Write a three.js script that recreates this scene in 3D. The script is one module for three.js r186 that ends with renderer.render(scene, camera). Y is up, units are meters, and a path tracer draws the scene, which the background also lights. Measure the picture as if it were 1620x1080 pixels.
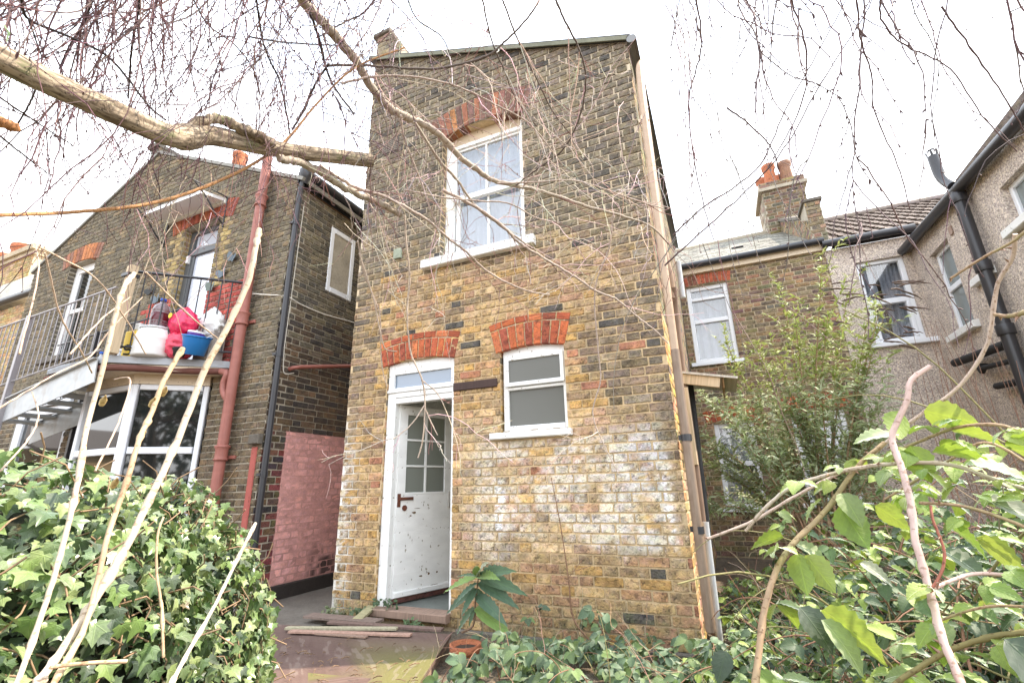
import * as THREE from 'three';
import { mergeGeometries } from 'three/addons/utils/BufferGeometryUtils.js';
import { RoundedBoxGeometry } from 'three/addons/geometries/RoundedBoxGeometry.js';

// ------------------------------------------------------------------ camera, sky, sun, exposure
const scene = new THREE.Scene();
const W = 1024, H = 682;
const CAM = new THREE.Vector3(0, 1.16, 4);
const camera = new THREE.PerspectiveCamera(72.27, W / H, 0.05, 400);
camera.position.copy(CAM);
camera.rotation.set(0.30042, 0.40671, -0.024096, 'YXZ');
scene.add(camera);
camera.updateMatrixWorld(true);

const renderer = new THREE.WebGLRenderer({ antialias: true });
renderer.setSize(W, H);
renderer.toneMapping = THREE.LinearToneMapping;
renderer.toneMappingExposure = 2.15;
renderer.shadowMap.enabled = true;

const sun = new THREE.DirectionalLight(0xfff1de, 4.8);
sun.position.set(11, 15.6, -5.6);
sun.target.position.set(0, 0, 0);
sun.castShadow = true;
sun.shadow.mapSize.set(4096, 4096);
Object.assign(sun.shadow.camera, { left: -16, right: 16, top: 16, bottom: -16, near: 0.5, far: 60 });
sun.shadow.radius = 1.2;
scene.add(sun, sun.target);

function mulberry(a) { return () => { a |= 0; a = a + 0x6D2B79F5 | 0; let t = Math.imul(a ^ a >>> 15, 1 | a); t = t + Math.imul(t ^ t >>> 7, 61 | t) ^ t; return ((t ^ t >>> 14) >>> 0) / 4294967296; }; }
const hash = (x, y, s = 0) => { let h = Math.imul(x | 0, 374761393) ^ Math.imul(y | 0, 668265263) ^ Math.imul(s | 0, 1274126177); h = Math.imul(h ^ h >>> 13, 1274126177); return ((h ^ h >>> 16) >>> 0) / 4294967296; };
function vn(x, y, s = 0, per = 0) {            // value noise, tileable when per > 0
  const xi = Math.floor(x), yi = Math.floor(y); let fx = x - xi, fy = y - yi; fx = fx * fx * (3 - 2 * fx); fy = fy * fy * (3 - 2 * fy);
  const m = (k) => per ? ((k % per) + per) % per : k;
  const a = hash(m(xi), m(yi), s), b = hash(m(xi + 1), m(yi), s), c = hash(m(xi), m(yi + 1), s), d = hash(m(xi + 1), m(yi + 1), s);
  return a + (b - a) * fx + (c - a) * fy + (a - b - c + d) * fx * fy;
}
function fbm(x, y, s = 0, oct = 4, per = 0) { let v = 0, a = 0.5, t = 0; for (let i = 0; i < oct; i++) { v += a * vn(x, y, s + i, per); t += a; a *= 0.5; x *= 2; y *= 2; per *= 2; } return v / t; }
const sst = (a, b, x) => { x = Math.min(1, Math.max(0, (x - a) / (b - a))); return x * x * (3 - 2 * x); };
const lerp = (a, b, t) => a + (b - a) * t;
const mix3 = (a, b, t) => [lerp(a[0], b[0], t), lerp(a[1], b[1], t), lerp(a[2], b[2], t)];

{ // the sky: bright thin haze, blue overhead, near white low down
  const w = 256, h = 128, d = new Float32Array(w * h * 4);
  for (let j = 0; j < h; j++) for (let i = 0; i < w; i++) {
    const el = ((j + 0.5) / h - 0.5) * Math.PI, k = 4 * (j * w + i);
    const az = (i / w) * 16, c = sst(0.42, 0.7, fbm(az, el * 5 + 20, 77, 4, 16)), up = sst(0.0, 0.9, el);
    const lo = [1.5, 1.52, 1.55], hi = [1.2, 1.36, 1.6], wt = [1.7, 1.7, 1.7];
    let q = mix3(lo, hi, up); q = mix3(q, wt, c * 0.55);
    if (el < -0.02) q = [0.3, 0.28, 0.25];
    d[k] = q[0]; d[k + 1] = q[1]; d[k + 2] = q[2]; d[k + 3] = 1;
  }
  const t = new THREE.DataTexture(d, w, h, THREE.RGBAFormat, THREE.FloatType);
  t.mapping = THREE.EquirectangularReflectionMapping; t.minFilter = t.magFilter = THREE.LinearFilter; t.needsUpdate = true;
  scene.background = t; scene.environment = t; scene.backgroundIntensity = scene.environmentIntensity = 1;
}

// ------------------------------------------------------------------ helpers
const V3 = (x, y, z) => new THREE.Vector3(x, y, z);
const UP = V3(0, 1, 0);
const FOC = 739.62;
function ray(u, v) { return V3((u - 810) / FOC, (540 - v) / FOC, -1).transformDirection(camera.matrixWorld); }
const at = (u, v, d) => ray(u, v).multiplyScalar(d).add(CAM);                                  // a point d metres from where the photographer stood
const onZ = (u, v, z) => { const r = ray(u, v); return r.multiplyScalar((z - CAM.z) / r.z).add(CAM); };
const onX = (u, v, x) => { const r = ray(u, v); return r.multiplyScalar((x - CAM.x) / r.x).add(CAM); };
const camInv = camera.matrixWorldInverse.copy(camera.matrixWorld).invert().clone();
function px(p) { const q = p.clone().applyMatrix4(camInv); return [810 - FOC * q.x / q.z, 540 + FOC * q.y / q.z, -q.z]; }
const seen = (p, m = 0) => { const [u, v, d] = px(p); return d > 0.05 && u > -m && u < 1620 + m && v > -m && v < 1080 + m; };

const used = {};
function numbered(n) { const k = used[n] = (used[n] ?? -1) + 1; return k ? n + '_' + String(k).padStart(3, '0') : n; }
function tag(o, label, category, group, kind) {
  if (label) o.userData.label = label; if (category) o.userData.category = category;
  if (group) o.userData.group = group; if (kind) o.userData.kind = kind; return o;
}
function thing(name, label, category, pos, group) {
  const o = new THREE.Group(); o.name = numbered(name); o.position.copy(pos); scene.add(o); o.userData.at = undefined; delete o.userData.at;
  o.updateMatrixWorld(true); return tag(o, label, category, group);
}
const _wp = V3();
function part(name, geo, m, parent = scene, local = false) {        // geometry given in world axes unless local
  if (parent !== scene && !local) { parent.updateWorldMatrix(true, false); _wp.setFromMatrixPosition(parent.matrixWorld); geo.translate(-_wp.x, -_wp.y, -_wp.z); }
  const o = new THREE.Mesh(geo, m); o.name = parent === scene ? numbered(name) : name; o.castShadow = o.receiveShadow = true; parent.add(o); return o;
}
function struct(name, geo, m) { return tag(part(name, geo, m), null, null, null, 'structure'); }
const stuff = (o) => tag(o, null, null, null, 'stuff');

class MB {
  constructor() { this.p = []; this.n = []; this.u = []; this.c = []; this.i = []; }
  get count() { return this.p.length / 3; }
  v(p, n, uv, c) { this.p.push(p.x, p.y, p.z); this.n.push(n.x, n.y, n.z); this.u.push(uv ? uv[0] : 0, uv ? uv[1] : 0); c = c || [1, 1, 1]; this.c.push(c[0], c[1], c[2]); return this.count - 1; }
  tri(a, b, c) { this.i.push(a, b, c); }
  quad(a, b, c, d, uv, col) {     // counter-clockwise seen from outside
    const n = V3().subVectors(b, a).cross(V3().subVectors(d, a)).normalize();
    const k = [a, b, c, d].map((p, j) => this.v(p, n, uv ? uv[j] : [p.x + p.z, p.y], col)); this.i.push(k[0], k[1], k[2], k[0], k[2], k[3]);
  }
  geo() { const g = new THREE.BufferGeometry(); g.setAttribute('position', new THREE.Float32BufferAttribute(this.p, 3)); g.setAttribute('normal', new THREE.Float32BufferAttribute(this.n, 3)); g.setAttribute('uv', new THREE.Float32BufferAttribute(this.u, 2)); g.setAttribute('color', new THREE.Float32BufferAttribute(this.c, 3)); g.setIndex(this.i); return g; }
  build(name, m, parent) { return part(name, this.geo(), m, parent); }
}
const F = (o, U, N, V) => ({ o, U: U.clone().normalize(), N: N.clone().normalize(), V: (V || UP).clone().normalize() });
const fp = (f, s, t, z) => V3().copy(f.o).addScaledVector(f.U, s).addScaledVector(f.V, t).addScaledVector(f.N, z);
function obox(mb, f, s0, s1, t0, t1, z0, z1, col, b = 0.0) {       // a box in a frame; b bevels the front edges
  const P = (s, t, z) => fp(f, s, t, z), q = (a, bb, c, d, uv) => mb.quad(a, bb, c, d, uv, col), zb = z1 - b;
  const uvf = (x0, x1, y0, y1) => [[x0, y0], [x1, y0], [x1, y1], [x0, y1]];
  q(P(s0 + b, t0 + b, z1), P(s1 - b, t0 + b, z1), P(s1 - b, t1 - b, z1), P(s0 + b, t1 - b, z1), uvf(s0, s1, t0, t1));
  if (b > 0) {
    q(P(s0, t0, zb), P(s1, t0, zb), P(s1 - b, t0 + b, z1), P(s0 + b, t0 + b, z1)); q(P(s1, t0, zb), P(s1, t1, zb), P(s1 - b, t1 - b, z1), P(s1 - b, t0 + b, z1));
    q(P(s1, t1, zb), P(s0, t1, zb), P(s0 + b, t1 - b, z1), P(s1 - b, t1 - b, z1)); q(P(s0, t1, zb), P(s0, t0, zb), P(s0 + b, t0 + b, z1), P(s0 + b, t1 - b, z1));
  }
  q(P(s1, t0, z0), P(s0, t0, z0), P(s0, t1, z0), P(s1, t1, z0), uvf(s1, s0, t0, t1));
  q(P(s1, t0, zb), P(s1, t0, z0), P(s1, t1, z0), P(s1, t1, zb), uvf(z1, z0, t0, t1)); q(P(s0, t0, z0), P(s0, t0, zb), P(s0, t1, zb), P(s0, t1, z0), uvf(z0, z1, t0, t1));
  q(P(s0, t1, zb), P(s1, t1, zb), P(s1, t1, z0), P(s0, t1, z0), uvf(s0, s1, z0, z1)); q(P(s0, t0, z0), P(s1, t0, z0), P(s1, t0, zb), P(s0, t0, zb), uvf(s0, s1, z0, z1));
  return mb;
}
const WF = F(V3(0, 0, 0), V3(1, 0, 0), V3(0, 0, 1));
const bx = (x0, x1, y0, y1, z0, z1, b = 0) => obox(new MB(), WF, x0, x1, y0, y1, z0, z1, null, b).geo();
function tube(mb, pts, rad, sides = 6, col, cap = true, uvs = 0.25) {
  const n = pts.length; if (n < 2) return mb; let t = V3().subVectors(pts[1], pts[0]).normalize(), a = V3(0, 1, 0); if (Math.abs(t.y) > 0.9) a.set(1, 0, 0);
  let nx = V3().crossVectors(t, a).normalize(), len = 0, first = mb.count;
  for (let i = 0; i < n; i++) {
    const p = pts[i], tt = V3().subVectors(pts[Math.min(n - 1, i + 1)], pts[Math.max(0, i - 1)]).normalize();
    nx.addScaledVector(tt, -nx.dot(tt)).normalize(); const ny = V3().crossVectors(tt, nx); const r = typeof rad === 'number' ? rad : Array.isArray(rad) ? rad[i] : rad(i / (n - 1));
    if (i) len += p.distanceTo(pts[i - 1]);
    const c = typeof col === 'function' ? col(i / (n - 1), p) : col;
    for (let k = 0; k <= sides; k++) { const an = k / sides * Math.PI * 2, d = V3().addScaledVector(nx, Math.cos(an)).addScaledVector(ny, Math.sin(an)); mb.v(V3().copy(p).addScaledVector(d, r), d, [k / sides * uvs, len], c); }
    t = tt;
  }
  const s1 = sides + 1;
  for (let i = 0; i < n - 1; i++) for (let k = 0; k < sides; k++) { const a0 = first + i * s1 + k, b0 = a0 + s1; mb.i.push(a0, a0 + 1, b0, a0 + 1, b0 + 1, b0); }
  if (cap) for (const e of [0, n - 1]) {
    const nn = V3().subVectors(pts[e], pts[e ? e - 1 : 1]).normalize(), c = typeof col === 'function' ? col(e ? 1 : 0, pts[e]) : col, m = mb.v(pts[e], nn, [0.5, 0.5], c);
    const ring = []; for (let k = 0; k < sides; k++) { const j = first + e * s1 + k; ring.push(mb.v(V3(mb.p[3 * j], mb.p[3 * j + 1], mb.p[3 * j + 2]), nn, [0.5, 0.5], c)); }
    for (let k = 0; k < sides; k++) { const x = ring[k], y = ring[(k + 1) % sides]; e ? mb.tri(m, x, y) : mb.tri(m, y, x); }
  }
  return mb;
}
const smooth = (pts, n) => new THREE.CatmullRomCurve3(pts, false, 'centripetal').getPoints(n);
const rod = (a, b, r, sides = 8) => tube(new MB(), [a, b], r, sides);
function lathe(pts, seg = 20, at0 = V3(0, 0, 0)) { const g = new THREE.LatheGeometry(pts.map(([r, y]) => new THREE.Vector2(r, y)), seg); g.translate(at0.x, at0.y, at0.z); return g; }
function merge(list) { return mergeGeometries(list.map((g) => { g = g.index ? g.toNonIndexed() : g; for (const k of Object.keys(g.attributes)) if (!['position', 'normal', 'uv'].includes(k)) g.deleteAttribute(k); return g; })); }
function withColor(g, c) { const n = g.attributes.position.count, a = new Float32Array(n * 3); for (let i = 0; i < n; i++) a.set(c, i * 3); g.setAttribute('color', new THREE.BufferAttribute(a, 3)); return g; }

// ------------------------------------------------------------------ textures and materials
function tex(w, h, fn, rx = 1, ry = rx) {
  const d = new Uint8Array(w * h * 4);
  for (let j = 0; j < h; j++) for (let i = 0; i < w; i++) { let q = fn(i / w, j / h, i, j); if (typeof q === 'number') q = [q, q, q]; const k = 4 * (j * w + i); for (let c = 0; c < 3; c++) d[k + c] = Math.max(0, Math.min(255, q[c] * 255)); d[k + 3] = 255; }
  const t = new THREE.DataTexture(d, w, h, THREE.RGBAFormat); t.wrapS = t.wrapT = THREE.RepeatWrapping; t.minFilter = t.magFilter = THREE.LinearFilter; t.repeat.set(rx, ry); t.needsUpdate = true; return t;
}
const lin = (r, g, b) => new THREE.Color().setRGB(r, g, b);
const mat = (c, o = {}) => new THREE.MeshStandardMaterial({ color: lin(...c), roughness: 0.8, ...o });
const phys = (c, o = {}) => new THREE.MeshPhysicalMaterial({ color: lin(...c), roughness: 0.8, ...o });
// uv in metres: a repeat of 2 means a tile of half a metre
const tGrain = tex(512, 512, (x, y) => { const a = fbm(x * 12, y * 12, 1, 5, 12), b = fbm(x * 48, y * 48, 9, 3, 48), pit = sst(0.70, 0.78, vn(x * 40, y * 40, 31, 40)); const bl = sst(0.52, 0.72, fbm(x * 9, y * 14, 33, 4, 9)), fl = sst(0.66, 0.74, fbm(x * 30, y * 40, 37, 3, 30)); const k = (0.42 + a * 0.55 + b * 0.5) * (1 - bl * 0.38) - pit * 0.32 + fl * 0.28; return [k, k * (0.95 + 0.09 * vn(x * 20, y * 20, 5, 20)), k * (0.84 + 0.26 * vn(x * 16, y * 16, 6, 16))].map((q) => q * 0.82); }, 2);
const tGrainB = tex(512, 512, (x, y) => { const a = fbm(x * 16, y * 16, 1, 4, 16), b = fbm(x * 64, y * 64, 9, 3, 64), pit = sst(0.66, 0.75, vn(x * 44, y * 44, 31, 44)); return 0.3 + a * 0.5 + b * 0.3 - pit * 0.55; }, 2);
const tMortar = tex(512, 512, (x, y) => { const a = fbm(x * 8, y * 8, 11, 5, 8), b = fbm(x * 90, y * 90, 19, 2, 90); return (0.45 + a * 0.5 + b * 0.3) * 0.85; }, 0.7);
const tSpeck = tex(256, 256, (x, y) => fbm(x * 32, y * 32, 41, 4, 32), 3);
const tPaint = tex(512, 512, (x, y) => { const a = fbm(x * 6, y * 10, 51, 5, 6), p = sst(0.765, 0.79, fbm(x * 24, y * 18, 57, 4, 24)); const k = 0.86 + a * 0.18; return mix3([k, k, k * 0.99], [0.3, 0.25, 0.19], p * 0.85); }, 1.6);
const tPebble = tex(512, 512, (x, y) => { let m = 9; const X = x * 56, Y = y * 56, xi = Math.floor(X), yi = Math.floor(Y); for (let a = -1; a < 2; a++) for (let b = -1; b < 2; b++) { const p = (xi + a + 56) % 56, q = (yi + b + 56) % 56; const dx = xi + a + hash(p, q, 3) - X, dy = yi + b + hash(p, q, 4) - Y; m = Math.min(m, dx * dx + dy * dy); } return Math.max(0, 1 - m * 1.3); }, 1.15);
const tPebbleC = tex(512, 512, (x, y) => { let m = 9, id = 0; const X = x * 56, Y = y * 56, xi = Math.floor(X), yi = Math.floor(Y); for (let a = -1; a < 2; a++) for (let b = -1; b < 2; b++) { const p = (xi + a + 56) % 56, q = (yi + b + 56) % 56; const dx = xi + a + hash(p, q, 3) - X, dy = yi + b + hash(p, q, 4) - Y, dd = dx * dx + dy * dy; if (dd < m) { m = dd; id = hash(p, q, 8); } } const k = 0.42 + id * 0.62, s = 0.78 + 0.3 * fbm(x * 5, y * 5, 61, 4, 5); return [k * s, k * s * (0.93 + id * 0.05), k * s * (0.88 + hash(id * 999, 1) * 0.1)]; }, 1.15);
const tStem = tex(128, 512, (x, y) => { const a = fbm(x * 6, y * 20, 191, 4, 0), b = sst(0.62, 0.72, fbm(x * 4, y * 60, 195, 3, 0)); return mix3([0.62 + a * 0.5, 0.6 + a * 0.5, 0.58 + a * 0.5], [0.4, 0.3, 0.22], b * 0.7); }, 4, 3);
const tWood = tex(256, 512, (x, y) => { const g = fbm(x * 40 + 2 * fbm(x * 4, y * 2, 71, 2, 4), y * 3, 72, 4, 40); return [0.55 + g * 0.5, 0.52 + g * 0.48, 0.48 + g * 0.46]; }, 2, 1);
const tBark = tex(256, 512, (x, y) => { const l = sst(0.66, 0.74, fbm(x * 12, y * 48, 82, 3, 12)), a = fbm(x * 8, y * 8, 81, 5, 8), g = sst(0.5, 0.75, fbm(x * 4, y * 6, 86, 4, 4)); let q = mix3([0.62, 0.52, 0.4], [0.22, 0.17, 0.12], sst(0.3, 0.7, a)); q = mix3(q, [0.12, 0.09, 0.07], l * 0.8); return mix3(q, [0.2, 0.24, 0.1], g * 0.6); }, 4, 2.5);
const tBarkB = tex(256, 512, (x, y) => 0.5 + 0.5 * fbm(x * 12, y * 12, 83, 5, 12) - 0.3 * sst(0.66, 0.74, fbm(x * 12, y * 48, 82, 3, 12)), 1, 2.5);
const tMetal = tex(256, 256, (x, y) => { const a = fbm(x * 8, y * 8, 91, 5, 8), r = sst(0.55, 0.75, fbm(x * 5, y * 5, 95, 5, 5)); const k = 0.78 + a * 0.3; return mix3([k, k, k], [0.6, 0.47, 0.36], r * 0.35); }, 1.5);
const vein = (pal) => tex(128, 128, (x, y) => {       // uv of a leaf: x across (0.5 is the midrib), y from stalk to tip
  const d = Math.abs(x - 0.5), mid = 1 - sst(0.006, 0.028, d), s = ((y - d * 0.75) * 8) % 1, lat = (1 - sst(0.03, 0.12, Math.abs(s - 0.5))) * sst(0.5, 0.0, d);
  const k = 0.8 + 0.3 * fbm(x * 8, y * 8, 101, 4, 8); return mix3([k, k, k], pal, Math.max(mid * 0.9, lat * 0.5)).map((q) => q * 0.8);
});
const veinIvy = tex(128, 128, (x, y) => {
  let m = 0; const cx = x - 0.5, cy = y - 0.12, r = Math.hypot(cx, cy), an = Math.atan2(cx, cy); for (const a of [0, 0.75, -0.75, 1.55, -1.55]) m = Math.max(m, 1 - sst(0.006, 0.026, Math.abs(an - a) * r));
  const k = 0.75 + 0.35 * fbm(x * 9, y * 9, 111, 4, 9); return mix3([k, k, k], [1.2, 1.25, 1.0], m * 0.75).map((q) => q * 0.78);
});
const tVein = vein([1.2, 1.22, 0.95]);

const M = {
  brick: mat([1.25, 1.25, 1.25], { vertexColors: true, map: tGrain, bumpMap: tGrainB, bumpScale: 0.004, roughness: 0.92 }),
  pinkBrick: mat([1.15, 1.15, 1.15], { vertexColors: true, map: tMortar, bumpMap: tGrainB, bumpScale: 0.002, roughness: 0.75 }),
  mortar: mat([0.62, 0.5, 0.34], { map: tMortar, bumpMap: tGrainB, bumpScale: 0.003, roughness: 0.95 }),
  mortarDark: mat([0.52, 0.46, 0.36], { map: tMortar, bumpMap: tGrainB, bumpScale: 0.003, roughness: 0.95 }),
  mortarPink: mat([0.78, 0.4, 0.36], { map: tMortar, roughness: 0.8 }),
  white: mat([0.86, 0.86, 0.85], { map: tPaint, bumpMap: tSpeck, bumpScale: 0.0012, roughness: 0.5 }),
  whiteClean: mat([0.82, 0.82, 0.82], { roughness: 0.35 }),
  upvc: mat([0.8, 0.82, 0.86], { roughness: 0.3 }),
  cream: mat([0.72, 0.6, 0.45], { map: tPaint, roughness: 0.6 }),
  plaster: mat([0.8, 0.79, 0.74], { map: tMortar, roughness: 0.9 }),
  black: mat([0.03, 0.03, 0.035], { roughness: 0.35 }),
  blackMatt: mat([0.025, 0.025, 0.027], { map: tSpeck, roughness: 0.7 }),
  bitumen: mat([0.045, 0.035, 0.03], { map: tMortar, roughness: 0.85 }),
  redPipe: mat([0.36, 0.13, 0.1], { map: tMetal, bumpMap: tSpeck, bumpScale: 0.001, roughness: 0.55 }),
  brownPipe: mat([0.36, 0.24, 0.16], { map: tMetal, roughness: 0.5 }),
  creamPipe: mat([0.7, 0.56, 0.42], { map: tMetal, roughness: 0.5 }),
  greyPipe: mat([0.5, 0.52, 0.54], { map: tMetal, roughness: 0.4 }),
  steel: mat([0.5, 0.52, 0.53], { map: tMetal, metalness: 0.3, roughness: 0.5 }),
  lead: mat([0.4, 0.42, 0.45], { map: tMetal, roughness: 0.5 }),
  roofDark: mat([0.09, 0.085, 0.08], { map: tMortar, roughness: 0.8 }),
  slate: mat([0.34, 0.325, 0.285], { map: tMortar, roughness: 0.7, vertexColors: true }),
  tile: mat([0.3, 0.25, 0.225], { map: tGrain, roughness: 0.85, vertexColors: true }),
  terracotta: mat([0.5, 0.17, 0.08], { map: tGrain, roughness: 0.85 }),
  pebble: mat([0.8, 0.71, 0.63], { map: tPebbleC, bumpMap: tPebble, bumpScale: 0.006, roughness: 0.95 }),
  concrete: mat([0.19, 0.165, 0.135], { map: tMortar, bumpMap: tSpeck, bumpScale: 0.004, roughness: 0.95 }),
  wood: mat([0.5, 0.37, 0.22], { map: tWood, roughness: 0.8 }),
  woodPale: mat([0.66, 0.54, 0.38], { map: tWood, roughness: 0.8 }),
  woodGrey: mat([0.34, 0.24, 0.19], { map: tWood, roughness: 0.85 }),
  beam: mat([0.07, 0.04, 0.035], { map: tWood, roughness: 0.8 }),
  rust: mat([0.17, 0.055, 0.03], { map: tGrain, bumpMap: tSpeck, bumpScale: 0.002, roughness: 0.9 }),
  bark: mat([0.72, 0.7, 0.68], { map: tBark, bumpMap: tBarkB, bumpScale: 0.006, roughness: 0.9 }),
  twig: mat([1, 1, 1], { vertexColors: true, map: tStem, roughness: 0.75 }),
  paneDark: phys([0.012, 0.014, 0.014], { roughness: 0.04, ior: 2.0 }),
  paneGrey: phys([0.14, 0.14, 0.125], { roughness: 0.25, ior: 1.5 }),
  pane: phys([1, 1, 1], { roughness: 0.02, transmission: 1, thickness: 0, ior: 1.85 }),
  net: mat([0.27, 0.3, 0.355], { map: tMortar, roughness: 0.95 }),
  dark: mat([0.02, 0.02, 0.02], { roughness: 0.9 }),
};

// ------------------------------------------------------------------ bricks
// frame f, area [s0,s1,t0,t1]; holes are rectangles; clips are half planes a*s + b*t <= c; o.color(s,t,r) gives a brick's colour, o.patch(s,t) [weight, colour] per corner
function brickwork(parent, f, area, o) {
  const r = mulberry(o.seed || 1), L = o.L || 0.225, Hd = o.Hd || 0.108, C = o.course || 0.0785, j = o.joint || 0.013, pr = o.proud || 0.006, cat = o.material || M.brick;
  const [s0, s1, t0, t1] = area, list = [];
  const P = L + Hd + 2 * j; let row = 0;
  for (let t = t0; t < t1 - 0.02; t += C, row++) {
    let s = s0 - (row % 2 ? P / 2 + 0.02 : 0) - (o.shift || 0), head = false; const wob = (r() - 0.5) * 0.012;
    for (; s < s1; head = !head) {
      const w = head ? Hd : L, a = Math.max(s0, s + wob + (r() - 0.5) * 0.006), b = Math.min(s1, s + wob + w + (r() - 0.5) * 0.006); s += w + j;
      if (b - a < 0.025) continue;
      const bt = t + (r() - 0.5) * 0.004, tt = Math.min(t1, t + C - j + (r() - 0.5) * 0.004);
      let rects = [[a, b, bt, tt]];
      for (const h of o.holes || []) {
        const out = [];
        for (const q of rects) {
          if (q[1] <= h[0] || q[0] >= h[1] || q[3] <= h[2] || q[2] >= h[3]) { out.push(q); continue; }
          if (q[0] < h[0]) out.push([q[0], h[0], q[2], q[3]]); if (q[1] > h[1]) out.push([h[1], q[1], q[2], q[3]]);
          const m0 = Math.max(q[0], h[0]), m1 = Math.min(q[1], h[1]); if (q[3] > h[3]) out.push([m0, m1, h[3], q[3]]); if (q[2] < h[2]) out.push([m0, m1, q[2], h[2]]);
        }
        rects = out.filter((q) => q[1] - q[0] > 0.02 && q[3] - q[2] > 0.015);
      }
      const col = o.color((a + b) / 2, (bt + tt) / 2, r);
      for (const q of rects) {
        let poly = [[q[0], q[2]], [q[1], q[2]], [q[1], q[3]], [q[0], q[3]]], cut = false;
        for (const [A, B, D] of o.clips || []) {
          const out = []; for (let k = 0; k < poly.length; k++) { const p = poly[k], n = poly[(k + 1) % poly.length], dp = A * p[0] + B * p[1] - D, dn = A * n[0] + B * n[1] - D; if (dp <= 0) out.push(p); if (dp * dn < 0) { const k2 = dp / (dp - dn); out.push([lerp(p[0], n[0], k2), lerp(p[1], n[1], k2)]); cut = true; } } poly = out; if (poly.length < 3) break;
        }
        if (poly.length < 3) continue; let area2 = 0; poly.forEach((p, k) => { const n = poly[(k + 1) % poly.length]; area2 += p[0] * n[1] - n[0] * p[1]; }); if (area2 < 0.0006) continue;
        const cs = (q[0] + q[1]) / 2, ct = (q[2] + q[3]) / 2, pos = fp(f, cs, ct, 0);
        list.push({ q, poly: cut ? poly : null, col, d: pos.distanceTo(CAM) + (seen(pos, -8) ? 0 : 50) - Math.min(0.2, area2) * 3, seed: r(), ou: r() * 4, ov: r() * 4 });
      }
    }
  }
  list.sort((a, b) => a.d - b.d);
  const n = o.parts ?? 300, nx = o.nx || 3, ny = o.ny || 2; let rest = new MB();
  list.forEach((b, k) => {
    const mb = k < n ? new MB() : rest, [a0, a1, b0, b1] = b.q, prd = pr * (0.7 + 0.6 * b.seed), ch = o.chamfer || 0.004;
    const colAt = (s, t) => { const n0 = fbm(s * 14 + b.ou * 9, t * 22 + b.ov * 9, 211, 3), n1 = 0.62 + 0.76 * n0, n3 = fbm(s * 20 + 50, t * 30 + b.ov * 5, 217, 2); let c = [b.col[0] * n1, b.col[1] * n1 * (0.94 + 0.12 * n3), b.col[2] * n1 * (0.82 + 0.36 * n3)]; if (o.patch) for (const [w, pc] of o.patch(s, t, b.seed)) c = mix3(c, pc, w); return c; };
    const vert = (s, t, z, n2) => mb.v(fp(f, s, t, z), n2, [s + b.ou, t + b.ov], colAt(s, t));
    if (!b.poly) {
      const w = a1 - a0, h = b1 - b0, jit = o.rough ?? 0.0035, J = (i, m) => (hash(i, m, b.seed * 1e6) - 0.5) * jit;
      const tl = (hash(1, 2, b.seed * 1e5) - 0.5) * 0.004, tm = (hash(3, 2, b.seed * 1e5) - 0.5) * 0.002, X = w > 0.15 ? nx : Math.max(1, nx - 1), g = [];
      for (let y = 0; y <= ny; y++) for (let x = 0; x <= X; x++) {
        const ex = x === 0 ? 1 : x === X ? -1 : 0, ey = y === 0 ? 1 : y === ny ? -1 : 0;
        const s = a0 + w * x / X + ex * ch + J(x, y) * (ex ? 0.8 : 1), t = b0 + h * y / ny + ey * ch + J(x + 9, y) * 0.8, z = prd + tl * (x / X - 0.5) + tm * (y / ny - 0.5) + J(x, y + 9) * 0.5 - (ex && ey ? 0.002 * hash(x, y, b.seed * 7e5) : 0);
        g.push(vert(s, t, z, f.N));
      }
      const id = (x, y) => g[y * (X + 1) + x];
      for (let y = 0; y < ny; y++) for (let x = 0; x < X; x++) { mb.tri(id(x, y), id(x + 1, y), id(x + 1, y + 1)); mb.tri(id(x, y), id(x + 1, y + 1), id(x, y + 1)); }
      const ring = []; for (let x = 0; x <= X; x++) ring.push([x, 0]); for (let y = 1; y <= ny; y++) ring.push([X, y]); for (let x = X - 1; x >= 0; x--) ring.push([x, ny]); for (let y = ny - 1; y >= 1; y--) ring.push([0, y]);
      const back = ring.map(([x, y]) => { const n2 = f.N.clone().addScaledVector(f.U, x === 0 ? -2 : x === X ? 2 : 0).addScaledVector(f.V, y === 0 ? -2 : y === ny ? 2 : 0).normalize(); return vert(a0 + w * x / X, b0 + h * y / ny, -0.004, n2); });
      ring.forEach(([x, y], i2) => { const k2 = (i2 + 1) % ring.length, [xx, yy] = ring[k2]; mb.tri(back[i2], back[k2], id(xx, yy)); mb.tri(back[i2], id(xx, yy), id(x, y)); });
    } else {
      const fr = b.poly.map(([s, t]) => vert(s, t, prd, f.N)); for (let i2 = 1; i2 < fr.length - 1; i2++) mb.tri(fr[0], fr[i2], fr[i2 + 1]);
      b.poly.forEach((p, i2) => { const q2 = b.poly[(i2 + 1) % b.poly.length], e = V3().addScaledVector(f.U, q2[1] - p[1]).addScaledVector(f.V, p[0] - q2[0]).normalize(); const A = vert(p[0], p[1], -0.004, e), B = vert(q2[0], q2[1], -0.004, e), C2 = vert(q2[0], q2[1], prd, e), D = vert(p[0], p[1], prd, e); mb.tri(A, B, C2); mb.tri(A, C2, D); });
    }
    if (k < n) mb.build('brick', cat, parent);
  });
  if (rest.count) stuff(rest.build(o.restName || 'brickwork', cat, parent));
}
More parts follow.
